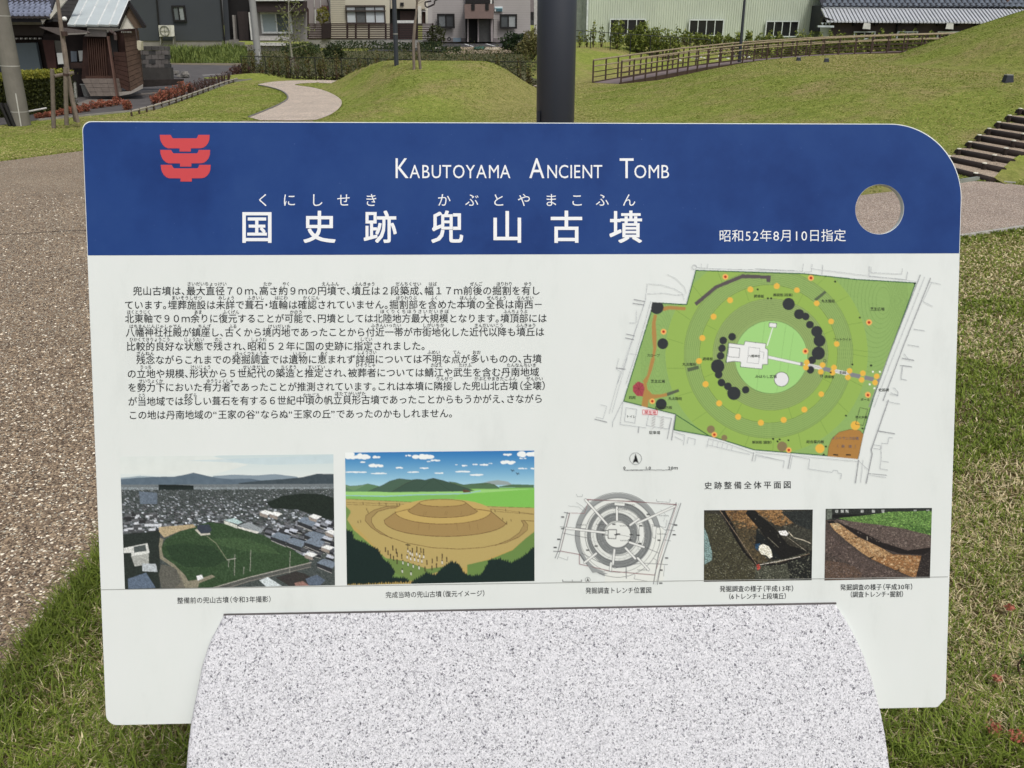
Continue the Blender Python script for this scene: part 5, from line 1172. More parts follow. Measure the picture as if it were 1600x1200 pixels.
# heap by the wall
pb = gz(277, 122)
rk = MB()
for i in range(14):
    c = (pb[0] + rng.uniform(-.25, .35), pb[1] + rng.uniform(-.2, .4), rng.uniform(.03, .18)); rk.box(c, (rng.uniform(.08, .22), rng.uniform(.08, .2), rng.uniform(.04, .1)), rng.uniform(0, 3))
tag(rk.build('rubble_pile', M('pale_rubble', (140, 136, 130), 0.9, 0.4, 12), origin=pb), 'small heap of broken pale concrete at the end of the block wall', 'rubble', kind='stuff')
# --- charcoal house
Ch = thing('charcoal_house', 'modern charcoal grey house with small black window and white air conditioner', 'house', wp(300, 75, 66)[:2] + (0,))
YC = 62.0
def bl2(*P): return [bl(*p) for p in P]
fac('wall', M('charcoal_wall', (62, 66, 70), 0.8, 0.05, 0.6), Ch, bl2((-160,-260),(750,-260),(805,392),(-160,392)), YC, 9)
fac('wall', M('charcoal_wall', (62, 66, 70), 0.8, 0.05, 0.6), Ch, bl2((775,-260),(820,-260),(860,392),(812,392)), YC + .5, 9)
fac('foundation', M('foundation_grey', (132, 128, 122), 0.9, 0.1, 2), Ch, bl2((-160,392),(860,392),(862,500),(-160,500)), YC + .06, 8)
for P in (((150,-50),(185,392)), ((765,-50),(806,436))):
    b = MB(); b.tube(wp(*bl(*P[0]), YC - .1), wp(*bl(*P[1]), YC - .1), .06, n=6); b.build('downpipe', BLK, Ch)
def window(parent, outer, Y, panes, fm, fw=.12, gm=None, depth=.12):
    """outer = (x0,y0,x1,y1) in photo pixels; panes = number across"""
    x0, y0, x1, y1 = outer; A = wp(x0, y0, Y); B = wp(x1, y1, Y)
    W0, W1, z1, z0 = A[0], B[0], A[2], B[2]
    b = MB(); cx_, cz_ = (W0 + W1) / 2, (z0 + z1) / 2
    for (sx, sz, ox, oz) in ((W1 - W0, fw, 0, (z1 - z0 - fw) / 2), (W1 - W0, fw, 0, -(z1 - z0 - fw) / 2)): b.box((cx_ + ox, Y, cz_ + oz), (sx, depth, sz))
    for i in range(panes + 1):
        x = W0 + fw / 2 + (W1 - W0 - fw) * i / panes; b.box((x, Y, cz_), (fw * (1 if i in (0, panes) else .7), depth * .96, z1 - z0 - 2 * fw - .002))
    fr = b.build('window', fm, parent)
    for i in range(panes):
        a = W0 + fw / 2 + (W1 - W0 - fw) * i / panes; c = W0 + fw / 2 + (W1 - W0 - fw) * (i + 1) / panes
        m = gm[i % len(gm)] if gm else GLS
        g = MB(); g.box(((a + c) / 2, Y + .02, cz_), (c - a - .01, .02, z1 - z0 - fw)); g.build('pane', m, fr)
    return fr
P1, P2 = bl(293, 52), bl(442, 208)
CUR2 = M('net_curtain', (138, 144, 142), 0.6, 0.1, 8)
window(Ch, (P1[0], P1[1], P2[0], P2[1]), YC - .1, 2, BLK, .11, [M('dim_curtain', (92, 98, 98), 0.5, 0.1, 8), CUR2])
A_ = thing('air_conditioner', 'white air conditioner unit on stand at the charcoal wall', 'air conditioner', wp(260, 75, YC - .8)[:2] + (0,))
fac('casing', M('ac_white', (190, 188, 176), 0.5), A_, bl2((168,242),(318,242),(324,350),(180,352)), YC - 1.1, .6)
fac('side_panel', M('ac_side', (208, 206, 196), 0.5), A_, bl2((288,246),(319,246),(324,346),(294,350)), YC - 1.13, .02)
c = wp(*bl(228, 298), YC - 1.14)
b = MB()
t_ = torus(c, .3, .03, 24, 4, (0, 1)); b.add(t_.v, t_.f); b.box(c, (.6, .02, .03)); b.box(c, (.03, .018, .6))
b.build('fan_grille', M('grille_grey', (112, 112, 104), 0.6), A_)
fac('stand', M('stand_grey', (120, 118, 112), 0.6), A_, bl2((182,354),(192,354),(194,432),(184,432)), YC - 1.0, .3); fac('stand', M('stand_grey', (120, 118, 112), 0.6), A_, bl2((308,354),(316,354),(320,430),(310,430)), YC - 1.0, .3)
# porch recess and steps
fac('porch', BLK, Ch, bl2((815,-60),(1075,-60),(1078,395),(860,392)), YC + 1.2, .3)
fac('porch_post', M('porch_grey', (140, 136, 130), 0.7), Ch, bl2((878,145),(898,145),(912,380),(894,380)), YC + .6, .4)
fac('entrance_step', M('step_grey', (118, 114, 108), 0.9), Ch, bl2((850,385),(940,380),(945,405),(1000,408),(1000,440),(850,438)), YC - .6, .8)
fac('entrance_step', M('step_grey2', (132, 130, 124), 0.9), Ch, bl2((806,438),(1010,434),(1010,488),(870,462)), YC - 1.2, .8)
fac('door', M('door_dark', (52, 44, 42), 0.6), Ch, bl2((925,110),(1030,110),(1040,390),(950,392)), YC + 1.0, .1)
# --- grey house with white window behind the sapling
Gh = thing('grey_house', 'pale grey house with white framed window behind the sapling', 'house', wp(430, 72, 66)[:2] + (0,))
YG = 61.0
fac('wall', M('pale_grey_wall', (140, 136, 132), 0.85, 0.06, 1), Gh, bl2((1046,-260),(1600,-260),(1600,400),(1072,400)), YG, 8)
fac('canopy', M('canopy_brown', (54, 44, 42), 0.8), Gh, bl2((1100,12),(1600,10),(1600,112),(1110,116)), YG - 1.2, 1.1)
fac('canopy_edge', M('canopy_white', (200, 200, 194), 0.7), Gh, bl2((1095,-8),(1560,-8),(1560,8),(1098,10)), YG - 1.4, .3)
fac('corner_trim', M('trim_white', (206, 206, 200), 0.7), Gh, bl2((1034,118),(1046,118),(1074,385),(1060,385)), YG - .1, .1)
P1, P2 = bl(1147, 118), bl(1462, 322)
window(Gh, (P1[0], P1[1], P2[0], P2[1]), YG - .12, 2, M('frame_white', (214, 216, 214), 0.5), .11, [M('frosted', (158, 170, 172), 0.3, 0.05), M('dark_screen', (84, 92, 92), 0.4)])
fac('sill_band', M('band_white', (190, 186, 180), 0.8), Gh, bl2((1130,345),(1420,345),(1425,388),(1132,388)), YG - .2, .2)
fac('terrace', M('terrace_white', (196, 194, 188), 0.8), Gh, bl2((1110,412),(1420,412),(1420,440),(1115,440)), YG - 1.2, 1.2)
fac('foundation', M('foundation_grey', (132, 128, 122), 0.9, 0.1, 2), Gh, bl2((806,440),(1420,440),(1420,500),(806,500)), YG - 1.0, 3)
# --- cream house with slatted fence
def c3_(*P): return [(440 + x / 6.154, y / 6.154) for x, y in P]
Cr = thing('cream_house', 'cream house with wide four pane window behind the brown slatted fence', 'house', wp(560, 72, 72)[:2] + (0,))
YR = 70.0
CRM = M('cream_wall', (196, 190, 170), 0.85, 0.05, 1)
LAP = MB()
fac('wall', CRM, Cr, c3_((462,-260),(1040,-260),(1040,400),(478,400)), YR, 8)
for i in range(14):
    y = -20 + i * 20; LAP.prism([wp(*q, YR - .02) for q in c3_((468,y),(612,y),(612,y+2.2),(468,y+2.2))], (0,.03,0))
LAP.build('lap_shade_lines', M('lap_shadow', (156, 150, 134), 0.9), Cr, kind='stuff')  # thin strips in darkened wall colour, painted shade under each lap
fac('upper_wall', M('cream_wall_2', (186, 178, 160), 0.85, 0.05, 1), Cr, c3_((1045,-260),(1380,-260),(1380,84),(1048,82)), YR + .5, 6)
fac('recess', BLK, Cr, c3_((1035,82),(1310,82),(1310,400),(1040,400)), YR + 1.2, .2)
fac('shutter', M('brown_shutter', (70, 56, 52), 0.8, 0.1, 10), Cr, c3_((1140,106),(1278,106),(1278,196),(1140,196)), YR + 1.0, .2)
fac('vent', BLK, Cr, c3_((1140,24),(1174,24),(1174,56),(1140,56)), YR + .4, .1)
fac('corner_wall', M('cream_light', (206, 202, 190), 0.8), Cr, c3_((1310,60),(1345,60),(1345,225),(1312,225)), YR + .3, 4)
fac('corner_wall', M('cream_light', (206, 202, 190), 0.8), Cr, c3_((1345,-10),(1405,-10),(1408,225),(1385,225),(1385,96),(1345,96)), YR + .6, 4)
fac('side_door', DARKW, Cr, c3_((1350,112),(1384,112),(1384,225),(1352,225)), YR + .9, .2)
b = MB(); b.chain([Vector(wp(*q, YR - .2)) for q in c3_((1500,-8),(1470,10),(1470,40),(1400,72),(1380,55),(1380,20),(1440,10))], [.06] * 7, 6)
b.build('gutter_pipe', M('pipe_dark', (60, 54, 54), 0.5), Cr)
Q = c3_((612,50),(1002,228)); window(Cr, (Q[0][0], Q[0][1], Q[1][0], Q[1][1]), YR - .15, 4, M('bronze_frame', (70, 62, 56), 0.5), .09, [CURT, M('inner_dark', (96, 98, 98), 0.4), CURT, CURT])
b = MB(); b.prism([wp(*q, YR - .3) for q in c3_((618,98),(1000,98),(1000,112),(618,112))], (0, .1, 0)); b.prism([wp(*q, YR - .32) for q in c3_((618,62),(1000,62),(1000,68),(618,68))], (0, .05, 0)); b.build('transom', M('bronze_frame', (70, 62, 56), 0.5), Cr)
fac('railing', M('rail_white', (206, 206, 202), 0.5), Cr, c3_((1100,196),(1280,196),(1280,222),(1100,222)), YR - .8, .1)
# neighbour wall left of it
fac('wall', M('mauve_wall', (150, 142, 140), 0.85, 0.06, 1), Cr, c3_((-20,-260),(455,-260),(462,400),(-10,400)), YR + 3, 6)
fac('porch_roof', DARKW, Cr, c3_((-60,12),(210,12),(262,92),(262,225),(228,225),(228,60),(-60,60)), YR - 1.5, .5)
b = MB(); b.chain([Vector(wp(*q, YR - .3)) for q in c3_((432,-20),(452,40),(452,120),(470,225))], [.05] * 4, 5); b.build('downpipe', M('pipe_dark', (60, 54, 54), 0.5), Cr)
b = MB()
for x in (312, 372): b.prism([wp(*q, YR + 2.9) for q in c3_((x,0),(x+4,0),(x+4,70),(x,70))], (0, .1, 0))
b.prism([wp(*q, YR + 2.7) for q in c3_((318,92),(328,92),(328,225),(318,225))], (0, .2, 0)); b.build('wall_trim', M('trim_white', (206, 206, 200), 0.7), Cr)
# fence: one rail at a time
Fe = thing('slatted_fence', 'dark brown horizontal slat fence on a low concrete wall before the cream house', 'fence', wp(560, 72, 66)[:2] + (0,))
YF = 66.0; FB = M('fence_brown', (58, 42, 40), 0.75, 0.15, 4)
def seg(x): return 1
for i in range(9):
    y0 = 226 + i * 17.2
    fac('slat', FB, Fe, c3_((125, y0), (1460, y0 + 1), (1460, y0 + 11.5), (125, y0 + 10.5)), YF, .12)
for x in (248, 630, 712, 838, 1000, 1130, 1300, 1452, 392):
    fac('post', M('fence_post', (42, 32, 31), 0.75), Fe, c3_((x - 8, 224), (x + 8, 224), (x + 8, 378), (x - 8, 378)), YF + .13, .15)
fac('gate_panel', M('fence_post', (42, 32, 31), 0.75), Fe, c3_((385,224),(475,222),(475,362),(388,378)), YF - .15, .1)
fac('base_wall', M('fence_base', (148, 146, 140), 0.9, 0.12, 2), Fe, c3_((262,370),(1464,382),(1464,460),(262,460)), YF + .05, .3)
# topiary
tp = thing('topiary_bush', 'round clipped yellow green bush rising over the slatted fence', 'bush', wp(505, 36, 68)[:2] + (0,))
c = wp(*c3_((395,150))[0], 68); b = MB(); b.tube((c[0], c[1], 0), (c[0], c[1], c[2]), .05); b.build('trunk', DARKW, tp)
leaves('crown', leafmat('topiary_leaf', [(70, 78, 34), (120, 122, 48), (168, 160, 66), (96, 100, 44)]), tp, blob(c, (.46, .4, .58), 1200, .6), .05)
c = wp(*c3_((410,80))[0], 69); leaves('red_crown', leafmat('red_leaf', [(60, 34, 34), (104, 48, 48), (84, 56, 52)]), tp, blob(c, (.34, .3, .2), 250, .4), .05, label='dark red foliage')
# --- apartment block
Ap = thing('apartment_block', 'two storey pinkish grey apartment block with central entrance and brown balcony', 'building', wp(760, 68, 88)[:2] + (0,))
def c4_(*P): return [(650 + x / 5.926, y / 5.926) for x, y in P]
YA = 84.0
fac('wall', M('pinkish_wall', (178, 173, 170), 0.85, 0.04, .6), Ap, c4_((60,-320),(1056,-320),(1060,386),(60,386)), YA, 10)
JT = MB()
for i in range(26):
    y = -30 + i * 16; JT.prism([wp(*q, YA - .02) for q in c4_((150,y),(1056,y),(1056,y+1.6),(150,y+1.6))], (0,.03,0))
JT.build('cladding_joints', M('joint_pink', (158, 150, 150), 0.9), Ap, kind='stuff')
fac('side_wall', M('pinkish_dark', (128, 120, 120), 0.85), Ap, c4_((1056,-320),(1090,-320),(1090,110),(1058,108)), YA + .4, 3)
fac('side_wall', M('side_pale', (186, 184, 178), 0.85), Ap, c4_((1090,-320),(1300,-320),(1300,390),(1094,390)), YA + .6, 3)
fac('gas_meter', BLK, Ap, c4_((1062,110),(1090,112),(1090,190),(1066,185)), YA + .2, .3)
fac('foundation', M('apt_base', (120, 114, 114), 0.9), Ap, c4_((100,352),(470,352),(470,390),(100,390)), YA - .1, .2); fac('foundation', M('apt_base', (120, 114, 114), 0.9), Ap, c4_((700,352),(900,352),(900,392),(700,392)), YA - .1, .2)
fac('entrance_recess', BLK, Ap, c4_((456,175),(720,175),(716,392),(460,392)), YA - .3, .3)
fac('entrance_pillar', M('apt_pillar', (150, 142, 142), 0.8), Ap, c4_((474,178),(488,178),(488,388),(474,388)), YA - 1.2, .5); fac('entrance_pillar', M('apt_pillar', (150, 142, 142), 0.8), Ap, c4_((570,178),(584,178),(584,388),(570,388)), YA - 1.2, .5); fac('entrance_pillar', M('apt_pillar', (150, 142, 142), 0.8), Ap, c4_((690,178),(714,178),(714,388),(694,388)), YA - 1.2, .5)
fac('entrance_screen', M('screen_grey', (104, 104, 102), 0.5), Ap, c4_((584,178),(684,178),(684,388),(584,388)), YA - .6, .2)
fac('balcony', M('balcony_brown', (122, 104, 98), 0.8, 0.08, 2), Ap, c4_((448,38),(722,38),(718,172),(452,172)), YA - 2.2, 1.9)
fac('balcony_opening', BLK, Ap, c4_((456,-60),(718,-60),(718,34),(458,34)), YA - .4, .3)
for x in (512, 642): fac('balcony_slot', BLK, Ap, c4_((x,38),(x+32,38),(x+32,92),(x,92)), YA - 2.28, .06)
fac('balcony_post', M('trim_white', (206, 206, 200), 0.7), Ap, c4_((688,-60),(704,-60),(704,34),(688,34)), YA - 2.0, .4)
Q = c4_((194,126),(360,262)); window(Ap, (*Q[0], *Q[1]), YA - .4, 2, BLK, .16, [M('grey_blind', (106, 110, 112), 0.5), M('dark_blind', (60, 62, 64), 0.4)])
Q = c4_((774,130),(936,266)); window(Ap, (*Q[0], *Q[1]), YA - .4, 2, BLK, .16, [M('dim_room', (76, 80, 82), 0.4), M('net_white', (148, 152, 152), 0.6, .1, 6)])
sg = fac('sign_board', M('sign_white', (216, 222, 224), 0.6), Ap, c4_((728,60),(802,60),(802,106),(728,106)), YA - .15, .1)
fac('sign_band', M('sign_teal', (66, 96, 106), 0.6), sg, c4_((742,82),(800,82),(800,106),(742,106)), YA - .2, .04)
fac('sign_stripe', M('sign_blue', (140, 190, 196), 0.6), sg, c4_((730,74),(800,74),(800,79),(730,79)), YA - .2, .04)
fac('utility_box', M('box_blue', (110, 126, 138), 0.6), Ap, c4_((345,350),(416,350),(416,386),(345,386)), YA - 1.0, .4)
p = gz(702, 66.5); ty = thing('tyre', 'black car tyre standing against the apartment wall', 'tyre', wp(650 + 307 / 5.926, 390 / 5.926, 80)[:2] + (0,))
c = wp(650 + 307 / 5.926, 362 / 5.926, 80); t_ = torus(c, .13, .05, 20, 8, (0, 1)); t_.build('tread', BLK, ty)
b = MB(); b.tube((c[0], c[1] - .05, c[2]), (c[0], c[1] + .05, c[2]), .07, n=14); b.build('hub', M('hub_grey', (120, 118, 116), 0.4), ty)
# heaps on the open ground
def heap(name, px, py, w, h, mats, label, cat, n=16):
    p = gz(px, py); z = p[1] / FPX; b = MB(); R3 = w * z / 2; 
    pts = []
    for i in range(n):
        a = rng.uniform(0, 6.28); r = R3 * math.sqrt(rng.random()) * .9; hh_ = h * z * (1 - r / R3 * .6) 
        c = (p[0] + r * math.cos(a), p[1] + r * math.sin(a) * .7, hh_ * .4)
        s = R3 * rng.uniform(.25, .45)
        for j in range(4):
            a0, a1 = math.pi * j / 4 - math.pi / 2, math.pi * (j + 1) / 4 - math.pi / 2
            b.tube((c[0], c[1], c[2] + s * .7 * math.sin(a0)), (c[0], c[1], c[2] + s * .7 * math.sin(a1)), s * math.cos(a0) + .001, s * math.cos(a1) + .001, 7, cap=False)
    return tag(b.build(name, mats, origin=p), label, cat)
heap('tarpaulin_heap', 752, 78, 18, 9, M('green_tarp', (40, 78, 66), 0.6, 0.4, 3), 'dark green bundled tarpaulin on the bare ground before the apartment car park', 'tarpaulin')
heap('sandbags', 770, 79, 22, 6, M('sandbag', (176, 166, 148), 0.8, 0.3, 2), 'pale sandbags beside the green tarpaulin', 'sandbags', 10)
heap('boulder', 687, 78, 18, 7, M('boulder_pale', (170, 164, 154), 0.9, 0.25, 3, 0.5), 'large pale boulder right of the slatted fence end', 'rock', 7)
# --- green metal warehouse
Wa = thing('metal_warehouse', 'large pale green corrugated metal warehouse with three rows of dark windows', 'warehouse', wp(1100, 66, 46)[:2] + (0,))
YW = 44.0; GRN = M('pale_green_metal', (188, 196, 178), 0.5, 0.06, .8)
A0 = wp(917, 85, YW); A1 = wp(1281, 85, YW); zt = wp(1287, -80, YW)[2]
# ribbed sheet
def ribbed(name, m, parent, x0, x1, Y, z0, z1, pitch, d, y2=None):
    n = int((x1 - x0) / pitch); v = []; f = []
    for i in range(n):
        for u, o in ((0, 0), (.3, 0), (.42, -d), (.88, -d)):
            x = x0 + (i + u) * pitch; yy = Y + ((x - x0) / (x1 - x0)) * ((y2 or Y) - Y); v += [(x, yy + o, z0), (x, yy + o, z1)]
    k_ = len(v) // 2
    for i in range(k_ - 1): f.append((2 * i, 2 * i + 2, 2 * i + 3, 2 * i + 1))
    return mesh(name, v, f, m, parent)
ribbed('corrugated_wall', GRN, Wa, A0[0], A1[0], YW, -.5, zt, .11, .02)
b = MB(); b.box(((A0[0] + A1[0]) / 2, YW + 4.1, zt / 2), (A1[0] - A0[0] - .1, 8, zt + .9)); b.build('wall_core', GRN, Wa)
B0 = wp(898, 85, YW + 1.5)
ribbed('side_wall', M('pale_green_light', (184, 190, 178), 0.6), Wa, wp(880, 85, YW + 1.5)[0], wp(919, 85, YW + 1.5)[0], YW + 1.5, -.5, zt, .3, .03)
fac('downpipe', M('pipe_white', (206, 212, 208), 0.5), Wa, [(918, -40), (920.5, -40), (918, 70), (915.5, 70)], YW - .25, .1)
fac('corner_flashing', M('flashing_white', (190, 198, 192), 0.5), Wa, [(1286.5, -40), (1290, -40), (1281.5, 66), (1278.5, 66)], YW - .12, .2)
WF = M('frame_pale', (206, 212, 208), 0.5); DG = glass('dark_glass', (34, 34, 38), 0.15)
for (x0, y0, x1, y1, n) in ((953, 29.2, 1008, 56, 4), (1077, 30.2, 1129.5, 56.5, 4), (1197, 32.4, 1246, 58, 4)): window(Wa, (x0, y0, x1, y1), YW - .14, n, WF, .05, [DG], .08)
# --- long dark building with tiled and metal roofs
Lo = thing('long_dark_building', 'long low building with blue tile ridge, silver metal roof and dark wall', 'building', wp(1430, 60, 44)[:2] + (0,))
def c5_(*P): return [(1260 + x / 4.706, y / 4.706) for x, y in P]
YL = 40.0
fac('wall', M('umber_wall', (74, 64, 62), 0.85, 0.12, 2), Lo, c5_((180,150),(1700,150),(1700,330),(190,330)), YL, 6)
fac('annex_wall', GRN, Lo, c5_((100,200),(190,200),(188,300),(100,300)), YL + .2, 2)
fac('annex_beam', M('beam_white', (186, 194, 192), 0.6), Lo, c5_((86,186),(204,188),(204,202),(86,200)), YL - .6, .15)
fac('annex_dark', BLK, Lo, c5_((118,130),(200,150),(196,186),(112,186)), YL + .3, .3)
for i in range(3): fac('brace', M('beam_white', (186, 194, 192), 0.6), Lo, c5_((108 + i * 26, 166), (130 + i * 26, 166), (119 + i * 26, 184)), YL - .3 , .05)
MR = M('metal_roof_grey', (190, 192, 194), 0.45, 0.1, .7, spec=.7)
p0, p1 = wp(1292, 33, YL - .5), wp(1700, 36, YL - .5); q0, q1 = wp(1283, 13.5, YL + 2.2), wp(1680, 15, YL + 2.2)
nn = 70
for i in range(nn):
    t0, t1 = i / nn, (i + 1) / nn; L_ = lambda a, c, t: np.array(a) * (1 - t) + np.array(c) * t
    a, c, d_, e = L_(p0, p1, t0), L_(p0, p1, t1 - .003), L_(q0, q1, t1 - .003), L_(q0, q1, t0)
    b = MB(); b.prism([a, c, d_, e], (0, 0, -.05)); wv = np.array((.035, 0, 0)); b.prism([a, a + wv, e + wv, e], (0, 0, .03)); b.build('roof_sheet', MR, Lo)
fac('roof_end', BLK, Lo, c5_((118,118),(200,146),(196,160),(118,128)), YL - .4, .2)
for x in (356, 515, 680, 820, 972, 1118, 1250): fac('roof_bracket', BLK, Lo, c5_((x-8,160),(x+10,160),(x+10,188),(x-8,188)), YL - .2, .18)
for x0, x1 in ((350, 500), (668, 810), (965, 1135)):
    Q = c5_((x0, 230), (x1, 290)); window(Lo, (*Q[0], *Q[1]), YL - .1, 2, WF, .05, [DG], .08)
for x in (412, 1022): fac('vent_hood', M('hood_white', (206, 206, 196), 0.5), Lo, c5_((x+12,168),(x+52,170),(x+60,175),(x+58,216),(x,212)), YL - .5, .45)
fac('downpipe', BLK, Lo, c5_((665,170),(676,170),(674,235),(664,235)), YL - .12, .1)
# tiled upper roof
tb = MB(); TB = M('blue_tile', (102, 109, 118), 0.35, 0.35, 6, spec=.6)
for r in range(8):
    z_ = wp(1400, 11.5, YL + 2.6)[2] + r * .145; yy = YL + 2.6 + r * .2; xa = wp(1285, 10, yy)[0]; xb = wp(1700, 10, yy)[0]; k_ = int((xb - xa) / .26)
    for c in range(k_):
        x = xa + c * .26 + (r % 2) * .13; v_ = [(x, yy - .03, z_ + .0), (x + .08, yy - .05, z_ + .05), (x + .18, yy - .05, z_ + .05), (x + .25, yy - .03, z_), (x, yy + .2, z_ + .14), (x + .08, yy + .18, z_ + .19), (x + .18, yy + .18, z_ + .19), (x + .25, yy + .2, z_ + .14)]
        tb.add(v_, [(0,1,5,4),(1,2,6,5),(2,3,7,6)])
tb.build('roof_tiles', TB, Lo, kind='stuff')
b = MB(); a = wp(1285, 10, YL + 2.5); c = wp(1572, 12, YL + 2.5); b.box(((a[0] + c[0]) / 2, a[1] + .9, a[2] - .5), (c[0] - a[0], 1.6, 1.1)); b.prism([(a[0], YL + 2.62, a[2] + .02), (c[0], YL + 2.62, a[2] + .02), (c[0], YL + 4.3, a[2] + 1.2), (a[0], YL + 4.3, a[2] + 1.2)], (0, 0, -.05)); b.build('roof_base', M('roof_dark', (48, 50, 56), 0.8), Lo)
fac('ridge_trim', M('trim_grey', (150, 154, 156), 0.5), Lo, c5_((130,52),(1460,66),(1460,76),(130,62)), YL + 2.3, .1)
fac('side_roof', M('grey_tile_flat', (120, 120, 122), 0.7), Lo, c5_((1400,-60),(1700,-60),(1700,66),(1462,66)), YL + 3.4, 2)
fac('chimney', M('chimney_rust', (110, 84, 74), 0.8), Lo, c5_((1476,-40),(1494,-40),(1494,46),(1476,46)), YL + 2.9, .3)
# --- far row of houses, closing the view above the roofs
for x0, x1, col_, lab in ((-400, 200, (96, 92, 90), 'plain grey house rising behind the tiled roof'), (1560, 2200, (150, 152, 156), 'pale blue grey shed roof beyond the long dark building')):
    F_ = thing('far_house', lab, 'house', wp((x0 + x1) / 2, 60, 95)[:2] + (0,))
    fac('wall', M('far_' + str(x0), col_, 0.85), F_, [(x0, -10 if x0 > 0 else -90), (x1, -10 if x0 > 0 else -90), (x1, 60), (x0, 60)], 95, 8)
    fac('roof', M('farroof_' + str(x0), (150, 168, 190) if x0 > 0 else (70, 72, 80), 0.4), F_, [(x0, -30 if x0 > 0 else -140), (x1, -30 if x0 > 0 else -140), (x1, -8 if x0 > 0 else -88), (x0, -8 if x0 > 0 else -88)], 94, 9)

# ------------------------------------------------------------------ poles, lamp posts
def pole(name, label, cat, base, tops, mat, group=None):
    t = thing(name, label, cat, base, group); return t
PC = M('pole_concrete', (118, 114, 106), 0.9, 0.14, 5, 0.2); PC2 = M('pole_pale', (148, 148, 144), 0.9, 0.08, 3)
g = wp(33, 197, 15.3); t = thing('utility_pole', 'leaning concrete utility pole at far left in front of the hedge', 'utility pole', (g[0], g[1], 0))
top = wp(-4, -5, 15.3); d = np.array(top) - np.array(g)
b = MB(); b.tube((g[0], g[1], -.1), tuple(np.array(g) + d * 2.2), .155, .11, 20); b.build('pole_shaft', PC, t)
for fz in (.12, .48, .86):
    q = np.array(g) + d * fz; b = MB(); b.tube(tuple(q - d * .004), tuple(q + d * .004), .158 - fz * .02, n=20); b.build('steel_band', M('band_steel', (164, 162, 156), 0.4), t)
b = MB(); b.tube((g[0] - .11, g[1] - .13, 0), (g[0] - .2, g[1] - .13, .38), .035, n=8); b.build('cable_guard', BLK, t)
b = MB(); b.tube((g[0] - .02, g[1] - .17, 0), (g[0] - .1, g[1] - .17, .38), .03, n=8); b.build('cable_guard', BLK, t)
b = MB(); b.tube(wp(33, 197, 15.0), wp(24.5, 146, 15.0), .009, n=6); b.build('conduit', M('conduit_white', (196, 194, 188), 0.5), t)
g = gz(405, 105); t = thing('utility_pole', 'pale concrete utility pole before the porch of the charcoal house', 'utility pole', g)
b = MB(); b.tube((g[0], g[1], -.1), tuple(np.array(wp(394, 0, g[1])) * 1 + (np.array(wp(394, 0, g[1])) - np.array(g)) * 1.2), .14, .12, 16); b.build('pole_shaft', PC2, t)
q = wp(404.3, 92, g[1]); b = MB(); b.tube((q[0] + .1, q[1] - .14, q[2] - .3), (q[0] + .08, q[1] - .14, q[2] + .25), .02); b.build('ground_wire_cover', M('conduit_white', (196, 194, 188), 0.5), t)
# large lamp post right behind the sign
LPm = M('lamp_post_paint', (52, 56, 64), 0.38, 0.04, 3, spec=0.5)
D0 = 3.55; a0 = wp(867.5, 195, D0); a1 = wp(870.5, 0, D0)
t = thing('lamp_post', 'thick dark grey metal lamp post directly behind the sign', 'lamp post', (a0[0], D0, 0))
b = MB(); v = np.array(a1) - np.array(a0); P0 = np.array(a0) - v * (a0[2] / v[2]); r0 = 29.0 / FPX * D0 * .985
b.tube(tuple(P0), tuple(np.array(a1) + v * 3), r0, r0 * .985, 48); o = b.build('pole_shaft', LPm, t); 
for p_ in o.data.polygons: p_.use_smooth = len(p_.vertices) == 4
b = MB(); b.tube((a0[0], D0, 0), (a0[0], D0, .02), .16, n=24); b.build('base_plate', LPm, t)
q = wp(840, 182, D0 - r0 * .3); b = MB(); b.box((q[0] + .003, q[1], q[2] - .06), (.01, .05, .16)); b.build('hatch', M('hatch_black', (34, 36, 42), 0.5), t)
g = hit(619.5, 102); t = thing('lamp_post', 'dark grey lamp post standing on the small round mound', 'lamp post', g)
b = MB(); tp_ = np.array(wp(615.8, 0, g[1])); b.tube((g[0], g[1], g[2] - .1), tuple(tp_ + (tp_ - np.array(g)) * 1.3), .056, .05, 16); b.build('pole_shaft', LPm, t)
q = wp(617.8, 53, g[1]); b = MB(); b.tube((q[0], q[1], q[2] - .01), (q[0], q[1], q[2] + .01), .058, n=16); b.build('clamp', M('band_steel', (164, 162, 156), 0.4), t)
g = wp(1157.5, 68, 33.0); t = thing('lamp_post', 'thin dark tapering lamp post before the green metal warehouse', 'lamp post', (g[0], g[1], float(height(g[0], g[1]))))
b = MB(); tp_ = np.array(wp(1163.5, 0, 33.0)); v = tp_ - np.array(g); b.tube(tuple(np.array(g) - v * .6), tuple(tp_ + v), .062, .035, 12); b.build('pole_shaft', LPm, t)

# ------------------------------------------------------------------ trees with stakes
WOODG = M('grey_stake_wood', (112, 102, 92), 0.9, 0.25, 14, 0.4); BARK = M('grey_bark', (122, 110, 100), 0.9, 0.25, 10, 0.4); BARK2 = M('pale_bark', (142, 140, 124), 0.9, 0.2, 8)
BLADE = attrmat('grass_blade', 0.6, 0.2, 0.3)
Y1 = 15.0
g = gz(121, 190); t = thing('staked_tree', 'slim leaning bare tree tied to wooden stakes at the left lawn edge', 'tree', g)
b = MB(); b.chain([Vector(wp(x, y, Y1)) for x, y in ((122,191),(114,160),(106,118),(101,80),(96,45),(90,0),(84,-50))], [.032, .038, .04, .042, .033, .027, .02], 8); b.build('trunk', BARK, t)
b = MB(); b.chain([Vector(wp(x, y, Y1 + .1)) for x, y in ((117,190),(110,140),(105,110),(99,52))], [.022, .026, .03, .02], 8); b.build('trunk', BARK, t)
for P in (((84,200),(81.5,108)), ((104,195),(102,105))):
    b = MB(); b.tube(wp(*P[0], Y1 - .15), wp(*P[1], Y1 - .15), .036, .034, 10); b.build('stake', WOODG, t)
